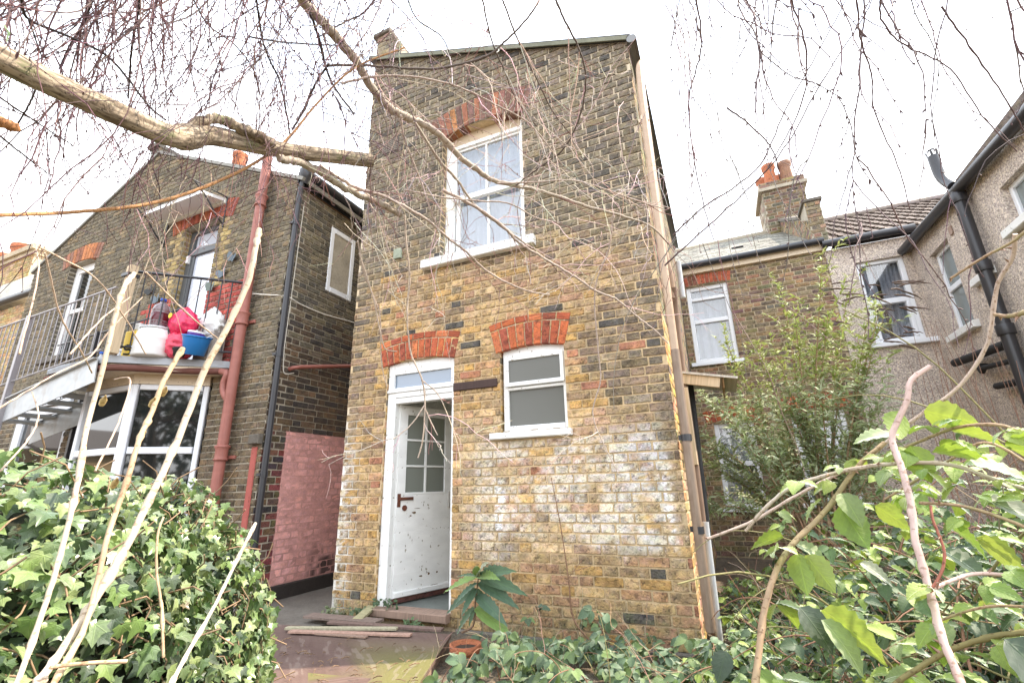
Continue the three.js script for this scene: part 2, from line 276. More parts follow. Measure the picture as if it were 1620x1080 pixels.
function archBricks(parent, f, sa, sb, t0, rise, h, n, o = {}) {     // voussoirs over an opening; o.top adds a row of headers
  const w = sb - sa, R = (w * w / 4 + rise * rise) / (2 * rise), cs = (sa + sb) / 2, ct = t0 + rise - R, half = Math.asin(w / 2 / R), r = mulberry(o.seed || 5), z0 = o.back ?? -0.12, z1 = o.front ?? 0.011;
  const rows = [[0, h, n]]; if (o.top) rows.push([h + 0.012, h + 0.012 + 0.068, o.top]);
  for (const [r0, r1, m] of rows) for (let k = 0; k < m; k++) {
    const g = o.gap ?? 0.009, da = 2 * half / m, a0 = -half + da * k + g / 2 / R, a1 = -half + da * (k + 1) - g / 2 / R, mb = new MB(), j = () => (r() - 0.5) * 0.004;
    const c = (o.colors || [[0.5, 0.13, 0.05], [0.42, 0.1, 0.045], [0.56, 0.17, 0.07], [0.36, 0.09, 0.05]])[Math.floor(r() * (o.colors ? o.colors.length : 4))], k2 = 0.85 + 0.3 * r(), col = c.map((x) => x * k2);
    const P = (a, rr, z) => fp(f, cs + Math.sin(a) * (R + rr), ct + Math.cos(a) * (R + rr), z), zf = z1 + j(), b = 0.004, ab = b / R;
    const A = P(a0 + ab, r0 + b, zf), B = P(a1 - ab, r0 + b, zf), C = P(a1 - ab, r1 - b, zf), D = P(a0 + ab, r1 - b, zf), e = P(a0, r0, zf - b), e1 = P(a1, r0, zf - b), e2 = P(a1, r1, zf - b), e3 = P(a0, r1, zf - b), h0 = P(a0, r0, z0), h1 = P(a1, r0, z0), h2 = P(a1, r1, z0), h3 = P(a0, r1, z0);
    const u0 = r() * 5, v0 = r() * 5, uv = [[u0, v0], [u0 + 0.07, v0], [u0 + 0.07, v0 + 0.22], [u0, v0 + 0.22]];
    mb.quad(A, B, C, D, uv, col); for (const [p, q, p2, q2] of [[e, e1, B, A], [e1, e2, C, B], [e2, e3, D, C], [e3, e, A, D], [h0, h1, e1, e], [h1, h2, e2, e1], [h2, h3, e3, e2], [h3, h0, e, e3]]) mb.quad(p, q, p2, q2, uv, col);
    mb.build('arch_brick', M.brick, parent);
  }
  // mortar bed behind the bricks, following the curve
  const bed = new MB(), N = 12, top = o.top ? h + 0.083 : h; for (let k = 0; k < N; k++) { const a0 = -half + 2 * half * k / N, a1 = -half + 2 * half * (k + 1) / N, P = (a, rr, z) => fp(f, cs + Math.sin(a) * (R + rr), ct + Math.cos(a) * (R + rr), z); bed.quad(P(a0, 0.003, 0.004), P(a1, 0.003, 0.004), P(a1, top, 0.004), P(a0, top, 0.004)); bed.quad(P(a0, 0.003, z0), P(a1, 0.003, z0), P(a1, 0.003, 0.004), P(a0, 0.003, 0.004)); }
  bed.build('arch_mortar', o.mortar || M.mortar, parent);
}
function wallShape(outline, holes) { const s = new THREE.Shape(outline.map(([x, y]) => new THREE.Vector2(x, y))); for (const h of holes) s.holes.push(new THREE.Path([[h[0], h[2]], [h[0], h[3]], [h[1], h[3]], [h[1], h[2]]].map(([x, y]) => new THREE.Vector2(x, y)))); return s; }
function slab(outline, holes, z0, z1) { const g = new THREE.ExtrudeGeometry(wallShape(outline, holes), { depth: z1 - z0, bevelEnabled: false }); g.translate(0, 0, z0); return g; }
// geometry made in x,y,z turned into a frame
function inFrame(g, f) { g.applyMatrix4(new THREE.Matrix4().makeBasis(f.U, f.V, f.N).setPosition(f.o)); return g; }

// a window: outer rectangle in a frame, members [s0,s1,t0,t1,z0,z1] relative to it, panes [s0,s1,t0,t1,z]
function makeWindow(parent, f, members, panes, o = {}) {
  const mb = new MB(); for (const m of members) obox(mb, f, ...m, null, o.bevel ?? 0.004);
  const w = mb.build(o.name || 'window', o.mat || M.white, parent);
  for (const p of panes) { const g = new MB(); obox(g, f, p[0], p[1], p[2], p[3], p[4] - 0.004, p[4]); g.build('pane', p[5] || o.pane || M.paneDark, w); }
  if (o.sill) { const g = new MB(); obox(g, f, ...o.sill, null, 0.008); g.build('sill', o.sillMat || o.mat || M.white, o.sillParent || w); }
  return w;
}
function curtain(parent, f, s0, s1, t0, t1, z, folds, amp, m, name = 'curtain') {
  const mb = new MB(), n = Math.max(2, folds * 8), ids = []; for (let k = 0; k <= n; k++) { const s = lerp(s0, s1, k / n), ph = k / n * folds * 6.283, a = amp * (0.7 + 0.6 * vn(k * 0.2, 3, 7)); const nn = f.N.clone().addScaledVector(f.U, -Math.cos(ph) * 0.8 * (amp ? 1 : 0)).normalize(); for (const t of [t0, t1]) ids.push(mb.v(fp(f, s, t, z + Math.sin(ph) * a), nn, [s, t])); }
  for (let k = 0; k < n; k++) { const a = ids[2 * k], b = ids[2 * k + 1], c = ids[2 * k + 2], d = ids[2 * k + 3]; mb.tri(a, c, d); mb.tri(a, d, b); }
  return mb.build(name, m, parent);
}
// ------------------------------------------------------------------ ground
{
  const mb = new MB(), n = 60, ids = []; // fine near the house, stretching out to the horizon
  const X = (k) => { const q = (k / n - 0.5) * 2; return -1 + Math.sign(q) * (Math.abs(q) * 7 + Math.pow(Math.abs(q), 6) * 150); }, Z = (k) => { const q = (k / n - 0.5) * 2; return 0.5 + Math.sign(q) * (Math.abs(q) * 7 + Math.pow(Math.abs(q), 6) * 150); };
  for (let j = 0; j <= n; j++) for (let i = 0; i <= n; i++) { const x = X(i), z = Z(j), near = Math.max(0, 1 - Math.hypot(x, z) / 14); ids.push(mb.v(V3(x, -0.03 + (fbm(x * 1.5 + 50, z * 1.5 + 50, 301) - 0.5) * 0.06 * near - 0.12 * sst(1.0, 4, z), z), UP, [x, z], [1, 1, 1])); }
  for (let j = 0; j < n; j++) for (let i = 0; i < n; i++) { const a = ids[j * (n + 1) + i], b = a + 1, c = a + n + 1, d = c + 1; mb.tri(a, c, d); mb.tri(a, d, b); }
  const g = mb.geo(); g.computeVertexNormals();
  const tSoil = tex(512, 512, (x, y) => { const a = fbm(x * 10, y * 10, 121, 5, 10), b = fbm(x * 60, y * 60, 125, 3, 60), l = sst(0.62, 0.7, fbm(x * 40, y * 24, 128, 3, 40)); return mix3([0.05 + a * 0.1 + b * 0.06, 0.04 + a * 0.075 + b * 0.05, 0.028 + a * 0.05 + b * 0.04], [0.25, 0.17, 0.1], l * 0.6); }, 0.8);
  struct('ground', g, mat([1, 1, 1], { map: tSoil, bumpMap: tSpeck, bumpScale: 0.02, roughness: 1 }));
  const al = struct('path', bx(-5.2, -3.5, -0.03, 0.012, -5, 0.6), M.concrete); al.userData.label = 'dark concrete alley between the two brick houses';
}

// ------------------------------------------------------------------ the narrow brick house in the middle
const house = thing('brick_house', 'narrow yellow and sooty brick house with an open half glazed white door, in the middle', 'house', V3(-2, 0, -2.5));
const HX0 = -3.73, HX1 = -0.31, RT = (x) => 5.63 + (HX1 - x) * 0.392;
const doorH = [-3.21, -2.372, 0.05, 2.47], winH = [-1.86, -1.205, 1.6, 2.45], upH = [-2.58, -1.545, 3.55, 5.28];
{
  const tMain = tex(512, 1024, (u, v) => {
    const x = u * 3.6 - 3.8, y = v * 7.6 - 0.1, n = fbm(x * 3 + 40, y * 3 + 40, 131, 5), f = 0.7 + 0.35 * fbm(x * 40 + 90, y * 40 + 9, 135, 3);
    let c = mix3([0.72, 0.54, 0.32], [0.68, 0.57, 0.42], sst(2.8, 4.2, y + (n - 0.5) * 1.5)); c = mix3(c, [0.36, 0.29, 0.19], sst(0.45, 0.75, n) * 0.45 * sst(3.5, 2.5, y));
    c = mix3(c, [0.92, 0.9, 0.84], sst(-3.45, -3.6, x + (n - 0.5) * 0.2) * sst(2.2, 1.6, y) * 0.9); c = mix3(c, [0.15, 0.13, 0.1], sst(0.35, 0.05, y + (n - 0.5) * 0.3) * 0.5);
    c = mix3(c, [0.16, 0.15, 0.14], sst(-0.9, -0.45, x) * sst(0.45, 0.65, n) * sst(3.4, 2.6, y) * sst(0.9, 1.5, y) * 0.6);
    return c.map((q) => q * f);
  }, 1 / 3.6, 1 / 7.6); tMain.offset.set(3.8 / 3.6, 0.1 / 7.6);
  const mMain = mat([1, 1, 1], { map: tMain, bumpMap: tGrainB, bumpScale: 0.003, roughness: 0.95 });
  const outline = [[HX0, -0.05], [HX1, -0.05], [HX1, RT(HX1)], [HX0, RT(HX0)]];
  part('wall', slab(outline, [doorH, winH, upH], -0.23, -0.006), mMain, house);
  const inner = merge([bx(HX1 - 0.23, HX1 - 0.006, -0.05, 0.6, -5, -0.231), bx(HX1 - 0.23, HX1 - 0.006, 2.55, 5.6, -5, -0.231), bx(HX1 - 0.23, HX1 - 0.006, 0.6, 2.55, -0.7, -0.231), bx(HX1 - 0.23, HX1 - 0.006, 0.6, 2.55, -5, -2.8), bx(HX0 + 0.006, HX0 + 0.23, -0.05, 6.9, -5, -0.231), bx(HX0 + 0.23, HX1 - 0.23, -0.05, 5.6, -5, -4.8)]);
  part('side_wall', inner, M.mortar, house);
  const room = merge([bx(-3.498, -0.56, 0.1, 2.7, -3.1, -3.0), bx(-3.498, -3.47, 0.1, 2.7, -3.0, -0.24), bx(-3.5, -0.55, 2.705, 2.78, -4.7, -0.24)]);
  part('interior_wall', room, M.plaster, house);
  part('floor', bx(-3.49, -0.56, -0.04, 0.1, -4.7, -0.09), mat([0.2, 0.22, 0.2], { map: tMortar, roughness: 0.5 }), house);
  // roof: one slope falling to the right, with its verge, gutter and the raised brick end at the top
  const rs = new MB(), rf = F(V3(HX0 - 0.1, RT(HX0 - 0.1) + 0.005, 0), V3(1, -0.392, 0), V3(0, 0, 1), V3(0.392, 1, 0)); const RL = Math.hypot(3.54, 3.54 * 0.392);
  obox(rs, rf, 0, RL, 0, 0.05, -5.1, 0.04); part('roof', rs.geo(), M.roofDark, house);
  const vg = new MB(); obox(vg, rf, 0.05, RL - 0.02, -0.03, 0.02, 0.041, 0.055); part('verge', vg.geo(), mat([0.24, 0.24, 0.17], { map: tMortar }), house);
  part('chimney_stub', slab([[-3.74, 6.85], [-3.3, 6.82], [-3.3, 7.08], [-3.52, 7.42], [-3.74, 7.40]], [], -0.7, -0.02), M.mortarDark, house);
  part('coping', merge([bx(-3.80, -3.5, 7.415, 7.48, -0.75, 0.02, 0.01)]), M.concrete, house);

  // brick tones change up and across the wall
  const dark = [[0.16, 0.132, 0.095], [0.22, 0.175, 0.115], [0.125, 0.108, 0.088], [0.27, 0.21, 0.125], [0.19, 0.15, 0.1], [0.175, 0.15, 0.118], [0.25, 0.185, 0.125]];
  const mid = [[0.537, 0.335, 0.11], [0.488, 0.341, 0.165], [0.439, 0.287, 0.115], [0.512, 0.323, 0.181], [0.366, 0.257, 0.126], [0.293, 0.203, 0.099], [0.561, 0.395, 0.22], [0.512, 0.287, 0.176], [0.171, 0.137, 0.093]];
  const low = [[0.531, 0.37, 0.218], [0.543, 0.324, 0.212], [0.448, 0.295, 0.127], [0.59, 0.439, 0.276], [0.366, 0.26, 0.127], [0.496, 0.37, 0.234], [0.307, 0.22, 0.127], [0.566, 0.347, 0.234]];
  const base = [[0.325, 0.214, 0.096], [0.425, 0.263, 0.135], [0.5, 0.3, 0.18], [0.237, 0.165, 0.084], [0.375, 0.251, 0.118], [0.15, 0.116, 0.09], [0.525, 0.349, 0.202]];
  const pick = (a, r) => a[Math.floor(r() * a.length)];
  const colour = (x, y, r) => {       // one weathered field, with brick to brick variation riding on it
    const n = (fbm(x * 1.3 + 7, y * 1.3 + 3, 141) - 0.5), n2 = fbm(x * 3 + 17, y * 3 + 31, 145, 3), j = r() - 0.5;
    const top = sst(2.75, 3.9, y + n * 1.6 + 0.55 * sst(0.9, 0.2, Math.abs(x + 2.0)) * -0.9 + j * 0.7);
    const edge = Math.max(sst(-1.15, -0.5, x + n * 0.8) * sst(1.0, 1.7, y), sst(-3.2, -3.65, x) * sst(1.6, 2.4, y) * 0.6) * (1 - top);
    const foot = sst(0.75, 0.35, y + n * 0.6), pale = sst(1.9, 1.4, y + n * 0.7) * sst(-2.45, -2.2, x) * (1 - foot);
    let c = mix3([0.5, 0.335, 0.165], [0.38, 0.262, 0.15], sst(0.25, 0.75, n2)); c = mix3(c, [0.52, 0.385, 0.235], pale * 0.8); c = mix3(c, [0.37, 0.25, 0.125], foot * 0.75); c = mix3(c, [0.2, 0.16, 0.115], Math.min(1, edge * (0.5 + 0.5 * n2) + (r() < edge * 0.45 ? 0.5 : 0))); c = mix3(c, [0.205, 0.168, 0.118], top);
    const hue = r(), hv = (1 - top * 0.6) * (1 - edge * 0.5); if (hue < 0.2) c = mix3(c, [c[0] * 1.0, c[1] * 0.87, c[2] * 0.95], hv); else if (hue > 0.84) c = mix3(c, [c[0] * 1.12, c[1] * 1.0, c[2] * 0.72], hv); else if (hue > 0.7) c = mix3(c, [c[0] * 0.62, c[1] * 0.62, c[2] * 0.7], 0.75); else if (hue > 0.62) c = c.map((v) => v * 1.28);
    if (y < 3.6 && r() < 0.022) c = [0.42, 0.19, 0.11]; if (r() < 0.014 + 0.06 * foot * sst(-1.6, -0.8, x) + 0.05 * top) c = [0.1, 0.088, 0.075];
    const k = 0.87 + 0.26 * r(); return c.map((v) => v * k);
  };
  const patch = (x, y, seed) => {
    const n = fbm(x * 5 + 30, y * 7 + 12, 151, 4), n2 = fbm(x * 24 + 3, y * 34 + 7, 157, 3), out = [];
    const area = sst(-2.35, -1.9, x) * sst(-0.33, -0.5, x + (n - 0.5) * 0.2) * sst(0.5, 0.85, y + (n - 0.5) * 0.4) * sst(1.75, 1.45, y + (n - 0.5) * 0.3);
    const w = area * sst(0.43, 0.68, n * 0.7 + n2 * 0.5 + (seed - 0.5) * 0.14); if (w > 0) out.push([w * 0.7, mix3([0.78, 0.73, 0.65], [0.66, 0.68, 0.7], sst(-1.0, -0.5, x))]);
    const drip = sst(0.06, 0.02, Math.abs(x + 1.865 + (n2 - 0.5) * 0.06)) * sst(0.72, 0.85, y) * sst(1.3, 1.12, y); if (drip > 0) out.push([drip * sst(0.3, 0.5, n2) * 0.95, [0.95, 0.94, 0.92]]);
    const drip2 = sst(0.05, 0.01, Math.abs(x + 0.42 + (n2 - 0.5) * 0.1)) * sst(0.6, 0.75, y) * sst(1.45, 1.2, y); if (drip2 > 0) out.push([drip2 * sst(0.4, 0.55, n2) * 0.8, [0.9, 0.88, 0.85]]);
    const eff = sst(-3.5, -3.66, x) * sst(1.9, 1.4, y) * sst(0.45, 0.6, n2) * 0.6; if (eff > 0) out.push([eff, [0.8, 0.78, 0.72]]);
    const soot = sst(0.5, 0.7, n2) * 0.35 * sst(2.6, 3.6, y) + sst(0.6, 0.8, n2) * 0.2; if (soot > 0) out.push([soot, [0.055, 0.05, 0.045]]);
    const moss = sst(0.35, 0.1, y) * sst(0.5, 0.65, n2) * 0.5; if (moss > 0) out.push([moss, [0.16, 0.17, 0.07]]);
    return out;
  };
  brickwork(house, WF, [HX0, HX1, 0.0, 7.0], { holes: [doorH, winH, upH], clips: [[0.392, 1, 5.63 + HX1 * 0.392 - 0.02]], color: colour, patch, seed: 11, nx: 7, ny: 3, parts: 300, rough: 0.009 });
  const RW = F(V3(HX1, 0, 0), V3(0, 0, -1), V3(1, 0, 0));
  brickwork(house, RW, [0.004, 4.9, 0, 5.55], { holes: [[0.7, 2.8, 0.6, 2.55]], color: (s, y, r) => pick(y > 2.6 ? dark : mid, r).map((v) => v * (0.8 + 0.4 * r())), seed: 12, nx: 1, ny: 1, parts: 0 });
  for (const [h, x] of [[doorH, doorH[0]], [winH, winH[0]], [upH, upH[0]]]) {       // the reveals that face right
    brickwork(house, F(V3(x, 0, -0.008), V3(0, 0, -1), V3(1, 0, 0)), [0, 0.1, h[2], h[3] - 0.04], { color: (s, y, r) => pick(y > 3 ? dark : mid, r), seed: 13, nx: 1, ny: 1, parts: 0, L: 0.1, Hd: 0.1, proud: 0.003, restName: 'reveal_bricks' });
  }
  brickwork(house, F(V3(0, 0, -0.02), V3(1, 0, 0), V3(0, 0, 1)), [-3.74, -3.3, 6.9, 7.42], { clips: [[0.34, 0.22, 0.34 * -3.3 + 0.22 * 7.08], [-0.392, -1, -(RT(0)) - 0.03]], color: (s, y, r) => pick(dark, r).map((v) => v * 1.2), seed: 14, nx: 2, ny: 1, parts: 0 });
  archBricks(house, WF, -3.265, -2.36, 2.43, 0.055, 0.2, 12, { top: 7, seed: 21, mortar: M.mortar });
  archBricks(house, WF, -1.9, -1.185, 2.405, 0.045, 0.225, 9, { top: 6, seed: 22, mortar: M.mortar });
  archBricks(house, WF, -2.63, -1.495, 5.19, 0.1, 0.34, 16, { seed: 23, mortar: M.mortarDark, back: -0.13, colors: [[0.2, 0.095, 0.07], [0.27, 0.12, 0.085], [0.42, 0.19, 0.075], [0.24, 0.11, 0.085], [0.33, 0.13, 0.075], [0.19, 0.1, 0.08]] });
  // base ledge
  part('plinth', bx(-2.3, HX1 + 0.03, -0.06, 0.0, -0.1, 0.045, 0.01), M.concrete, house);

  // the sash window upstairs with net curtain
  makeWindow(house, WF, [[-2.575, -2.485, 3.58, 5.2, -0.2, -0.1], [-1.60, -1.55, 3.58, 5.2, -0.2, -0.1], [-2.47, -1.60, 5.08, 5.13, -0.2, -0.105], [-2.485, -2.45, 4.4, 5.08, -0.17, -0.13], [-1.63, -1.6, 4.4, 5.08, -0.17, -0.13], [-2.44, -1.63, 5.05, 5.08, -0.17, -0.13], [-2.47, -1.6, 4.36, 4.43, -0.175, -0.125], [-2.065, -2.04, 4.43, 5.05, -0.165, -0.132],
    [-2.47, -2.42, 3.58, 4.36, -0.205, -0.168], [-1.65, -1.6, 3.58, 4.36, -0.205, -0.168], [-2.42, -1.65, 3.58, 3.67, -0.205, -0.168], [-2.065, -2.04, 3.67, 4.36, -0.2, -0.17]],
    [[-2.44, -2.066, 4.43, 5.05, -0.148, M.pane], [-2.039, -1.63, 4.43, 5.05, -0.148, M.pane], [-2.42, -2.066, 3.67, 4.36, -0.185, M.pane], [-2.039, -1.65, 3.67, 4.36, -0.185, M.pane]], { sill: [-2.775, -1.43, 3.485, 3.585, -0.2, 0.085] });
  curtain(house, WF, -2.54, -1.55, 3.56, 5.2, -0.26, 7, 0.012, M.net, 'net_curtain');
  part('room_back', bx(-2.8, -1.3, 3.3, 5.4, -0.6, -0.58), M.plaster, house); part('window_head', bx(-2.57, -1.555, 5.131, 5.32, -0.2, -0.118, 0.004), mat([0.6, 0.48, 0.34], { map: tPaint }), house);
  // the small casement beside the door
  const sw = makeWindow(house, WF, [[-1.84, -1.79, 1.64, 2.43, -0.11, -0.04], [-1.24, -1.21, 1.64, 2.43, -0.11, -0.04], [-1.79, -1.24, 2.36, 2.46, -0.11, -0.045], [-1.79, -1.24, 2.035, 2.062, -0.11, -0.04], [-1.79, -1.24, 1.64, 1.695, -0.11, -0.03]],
    [[-1.79, -1.24, 1.695, 2.035, -0.07, M.paneGrey]], { sill: [-1.95, -1.165, 1.575, 1.632, -0.12, 0.065] });
  const cs = new MB(); for (const m of [[-1.815, -1.775, 2.068, 2.352, -0.05, -0.012], [-1.255, -1.222, 2.068, 2.352, -0.05, -0.012], [-1.775, -1.255, 2.068, 2.105, -0.05, -0.012], [-1.775, -1.255, 2.322, 2.352, -0.05, -0.012]]) obox(cs, WF, ...m, null, 0.004);
  cs.build('casement', M.white, sw); part('pane', bx(-1.775, -1.255, 2.105, 2.322, -0.035, -0.03), M.paneGrey, sw);
  const rot = new MB(); for (let k = 0; k < 9; k++) { const a = -1.84 + k * 0.07; obox(rot, WF, a, a + 0.05 + 0.02 * hash(k, 3), 1.632, 1.64 + 0.016 * hash(k, 1), -0.06, -0.02 + 0.012 * hash(k, 2), null, 0.003); } rot.build('rotten_edge', mat([0.4, 0.35, 0.29], { map: tWood }), sw);
  // doorway: frame, fanlight, open door, step
  const fr = makeWindow(house, WF, [[-3.205, -3.1, 0.08, 2.14, -0.11, -0.03], [-2.405, -2.375, 0.08, 2.14, -0.11, -0.02], [-3.1, -2.405, 2.025, 2.085, -0.11, -0.035], [-3.205, -2.375, 2.141, 2.17, -0.11, -0.012], [-3.1, -2.405, 2.086, 2.14, -0.11, -0.025], [-3.205, -3.135, 2.171, 2.5, -0.11, -0.03], [-2.425, -2.375, 2.171, 2.5, -0.11, -0.03], [-3.135, -2.425, 2.34, 2.5, -0.11, -0.035], [-3.135, -2.425, 2.171, 2.19, -0.11, -0.02]],
    [[-3.135, -2.425, 2.19, 2.34, -0.06, phys([0.15, 0.2, 0.27], { roughness: 0.03, ior: 2.0 })]], { name: 'door_frame' });
  const ph = 70 * Math.PI / 180, DF = F(V3(-3.085, 0.125, -0.1), V3(Math.cos(ph), 0, -Math.sin(ph)), V3(Math.sin(ph), 0, Math.cos(ph)));
  const dw = 0.7, dl = new MB(); for (const m of [[0, dw, 0.0, 0.975, -0.04, 0], [0, 0.105, 0.976, 1.9, -0.04, 0], [dw - 0.085, dw, 0.976, 1.9, -0.04, 0], [0.105, dw - 0.085, 1.8, 1.9, -0.04, 0], [0.105, dw - 0.085, 0.976, 1.0, -0.04, 0], [0.345, 0.37, 1.0, 1.8, -0.036, -0.004], [0.105, 0.345, 1.255, 1.275, -0.035, -0.005], [0.37, dw - 0.085, 1.255, 1.275, -0.035, -0.005], [0.105, 0.345, 1.525, 1.545, -0.035, -0.005], [0.37, dw - 0.085, 1.525, 1.545, -0.035, -0.005]]) obox(dl, DF, ...m, null, 0.003);
  obox(dl, DF, 0.01, dw - 0.01, 0.235, 0.24, 0, 0.003); 
  const door = dl.build('door', M.white, house);
  for (const [a, b] of [[0.105, 0.345], [0.37, dw - 0.085]]) for (const [c, d] of [[1.0, 1.255], [1.275, 1.525], [1.545, 1.8]]) { const g = new MB(); obox(g, DF, a, b, c, d, -0.022, -0.018); g.build('pane', phys([0.19, 0.205, 0.18], { roughness: 0.18, ior: 1.5 }), door); }
  const wb = new MB(); obox(wb, DF, 0.0, dw, 0.035, 0.085, 0.001, 0.022, null, 0.006); wb.build('weather_bar', M.white, door);
  const wr = new MB(); obox(wr, DF, 0.0, dw, -0.012, 0.033, -0.038, 0.012); wr.build('rotten_edge', mat([0.12, 0.045, 0.035], { map: tGrain }), door);
  const lk = new MB(); obox(lk, DF, 0.03, 0.2, 0.925, 0.955, 0.001, 0.02, null, 0.006); obox(lk, DF, 0.012, 0.05, 0.86, 0.99, 0.001, 0.007, null, 0.002); tube(lk, [fp(DF, 0.1, 0.85, 0.001), fp(DF, 0.1, 0.85, 0.012)], 0.028, 10); lk.build('handle', M.rust, door);
  const hg = new MB(); obox(hg, DF, dw - 0.04, dw - 0.005, 0.83, 1.0, 0.001, 0.02, null, 0.004); hg.build('lock_case', mat([0.55, 0.53, 0.48], { map: tMetal }), door);
  const chip = new MB(); for (const [s, t, w, h] of [[0.22, 0.8, 0.06, 0.02], [0.18, 0.77, 0.03, 0.02], [0.33, 0.19, 0.05, 0.018], [0.43, 0.2, 0.035, 0.03], [0.53, 0.2, 0.03, 0.022], [0.1, 0.02, 0.09, 0.03], [0.26, 0.84, 0.1, 0.006], [0.5, 0.085, 0.12, 0.012]]) { const c = fp(DF, s, t, 0.004), ids = [mb0(chip, c, DF.N)]; const n = 9; for (let k = 0; k < n; k++) { const a = k / n * 6.283, q = 0.6 + 0.5 * hash(k, s * 1000); ids.push(chip.v(fp(DF, s + Math.cos(a) * w / 2 * q, t + Math.sin(a) * h / 2 * q, 0.004), DF.N, [0, 0])); } for (let k = 0; k < n; k++) chip.tri(ids[0], ids[1 + k], ids[1 + (k + 1) % n]); } chip.build('bare_patch', mat([0.2, 0.13, 0.07], { map: tWood }), door);
  part('step', bx(-3.2, -2.375, 0.04, 0.108, -0.1, 0.075, 0.008), M.woodGrey, house);
  part('timber_strip', bx(-2.369, -1.884, 2.078, 2.16, -0.01, 0.022, 0.006), M.beam, house);
  const ab = new MB(); obox(ab, WF, -3.485, -3.235, 5.28, 5.49, 0.0, 0.012, [1, 1, 1], 0.003); ab.build('air_brick', mat([0.1, 0.085, 0.075]), house);
  const abg = new MB(); for (let a = 0; a < 9; a++) for (let b = 0; b < 7; b++) obox(abg, WF, -3.475 + a * 0.0265, -3.475 + a * 0.0265 + 0.017, 5.29 + b * 0.028, 5.29 + b * 0.028 + 0.018, 0.012, 0.018); abg.build('grille', mat([0.24, 0.2, 0.16]), house);
  part('vent_cover', bx(-3.2, -3.09, 3.72, 3.85, 0.0, 0.03, 0.006), mat([0.4, 0.44, 0.33], { map: tMortar }), house);

  // pipes and gutter on the right hand corner
  const gut = (pts, r, m, n = 'drainpipe') => { const mb = new MB(); tube(mb, pts, r, 12); return mb.build(n, m, house); };
  const p1 = gut(smooth([V3(-0.2, 5.42, -0.12), V3(-0.225, 5.28, -0.03), V3(-0.235, 5.1, 0.0), V3(-0.238, 3, 0.0), V3(-0.24, 2.2, 0.0)], 30), 0.033, mat([0.5, 0.36, 0.25], { map: tMetal, roughness: 0.5 })); gut([V3(-0.24, 2.22, 0), V3(-0.245, 0.15, 0.01)], 0.036, mat([0.25, 0.18, 0.13], { map: tMetal, roughness: 0.5 }));
  for (const y of [4.6, 1.5, 0.82]) { const mb = new MB(); tube(mb, [V3(-0.24, y - 0.03, 0.002), V3(-0.24, y + 0.022, 0.002)], 0.041, 12); obox(mb, WF, -0.30, -0.2, y - 0.02, y + 0.02, -0.04, -0.01); mb.build('pipe_clip', y > 4 ? M.creamPipe : M.black, house); }
  gut(smooth([V3(-0.24, 5.45, -0.34), V3(-0.245, 5.2, -0.36), V3(-0.245, 4.6, -0.36), V3(-0.24, 3.3, -0.36), V3(-0.22, 3.05, -0.4), V3(-0.23, 2.85, -0.45)], 30), 0.034, M.brownPipe);
  gut(smooth([V3(-0.21, 2.95, -0.42), V3(-0.22, 2.75, -0.5), V3(-0.23, 2.4, -0.52), V3(-0.23, 1.2, -0.52), V3(-0.25, 0, -0.52)], 24), 0.034, mat([0.2, 0.13, 0.09], { map: tMetal }));
  gut([V3(-0.14, 3.35, -0.75), V3(-0.14, 2.95, -0.75)], 0.026, M.greyPipe); gut([V3(-0.2, 0.85, -0.34), V3(-0.21, 0.0, -0.3)], 0.026, M.greyPipe); gut([V3(-0.19, 2.2, -0.85), V3(-0.22, 0.6, -0.85)], 0.032, M.blackMatt);
  const gt = new THREE.CylinderGeometry(0.05, 0.05, 5.1, 12, 1, true, -Math.PI / 2 , Math.PI); gt.rotateX(Math.PI / 2); gt.rotateZ(Math.PI); const gm = merge([gt, new THREE.CircleGeometry(0.051, 12).translate(0, 0, 2.55)]); gm.translate(-0.262, 5.575, -2.48); part('gutter', gm, mat([0.2, 0.2, 0.2], { roughness: 0.5, side: THREE.DoubleSide }), house);
}
function mb0(mb, p, n) { return mb.v(p, n, [0, 0]); }

// little timber roof at the right hand side of the house
{
  const t = thing('timber_shelter', 'small plywood roof on pale battens at the right side of the middle house', 'shelter', V3(0, 0, -0.9));
  const f = F(V3(-0.27, 2.12, -0.45), V3(1, -0.22, 0), V3(0, 0, 1), V3(0.22, 1, 0)); const mb = new MB(); obox(mb, f, 0, 0.5, 0, 0.02, -0.75, 0.0); mb.build('roof', mat([0.62, 0.6, 0.56], { map: tWood }), t);
  const b2 = new MB(); obox(b2, f, 0.02, 0.36, -0.09, -0.002, -0.06, -0.02); b2.build('rafter', M.woodPale, t);
  part('post', bx(-0.26, -0.2, 1.3, 1.98, -0.5, -0.45, 0.004), M.woodPale, t); const b3 = new MB(); obox(b3, F(V3(0.1, 2.07, -0.48), V3(0, 0, -1), V3(0.3, 0, 1).normalize(), UP), 0, 0.6, -0.12, 0, -0.02, 0.02); b3.build('panel', M.wood, t);
}
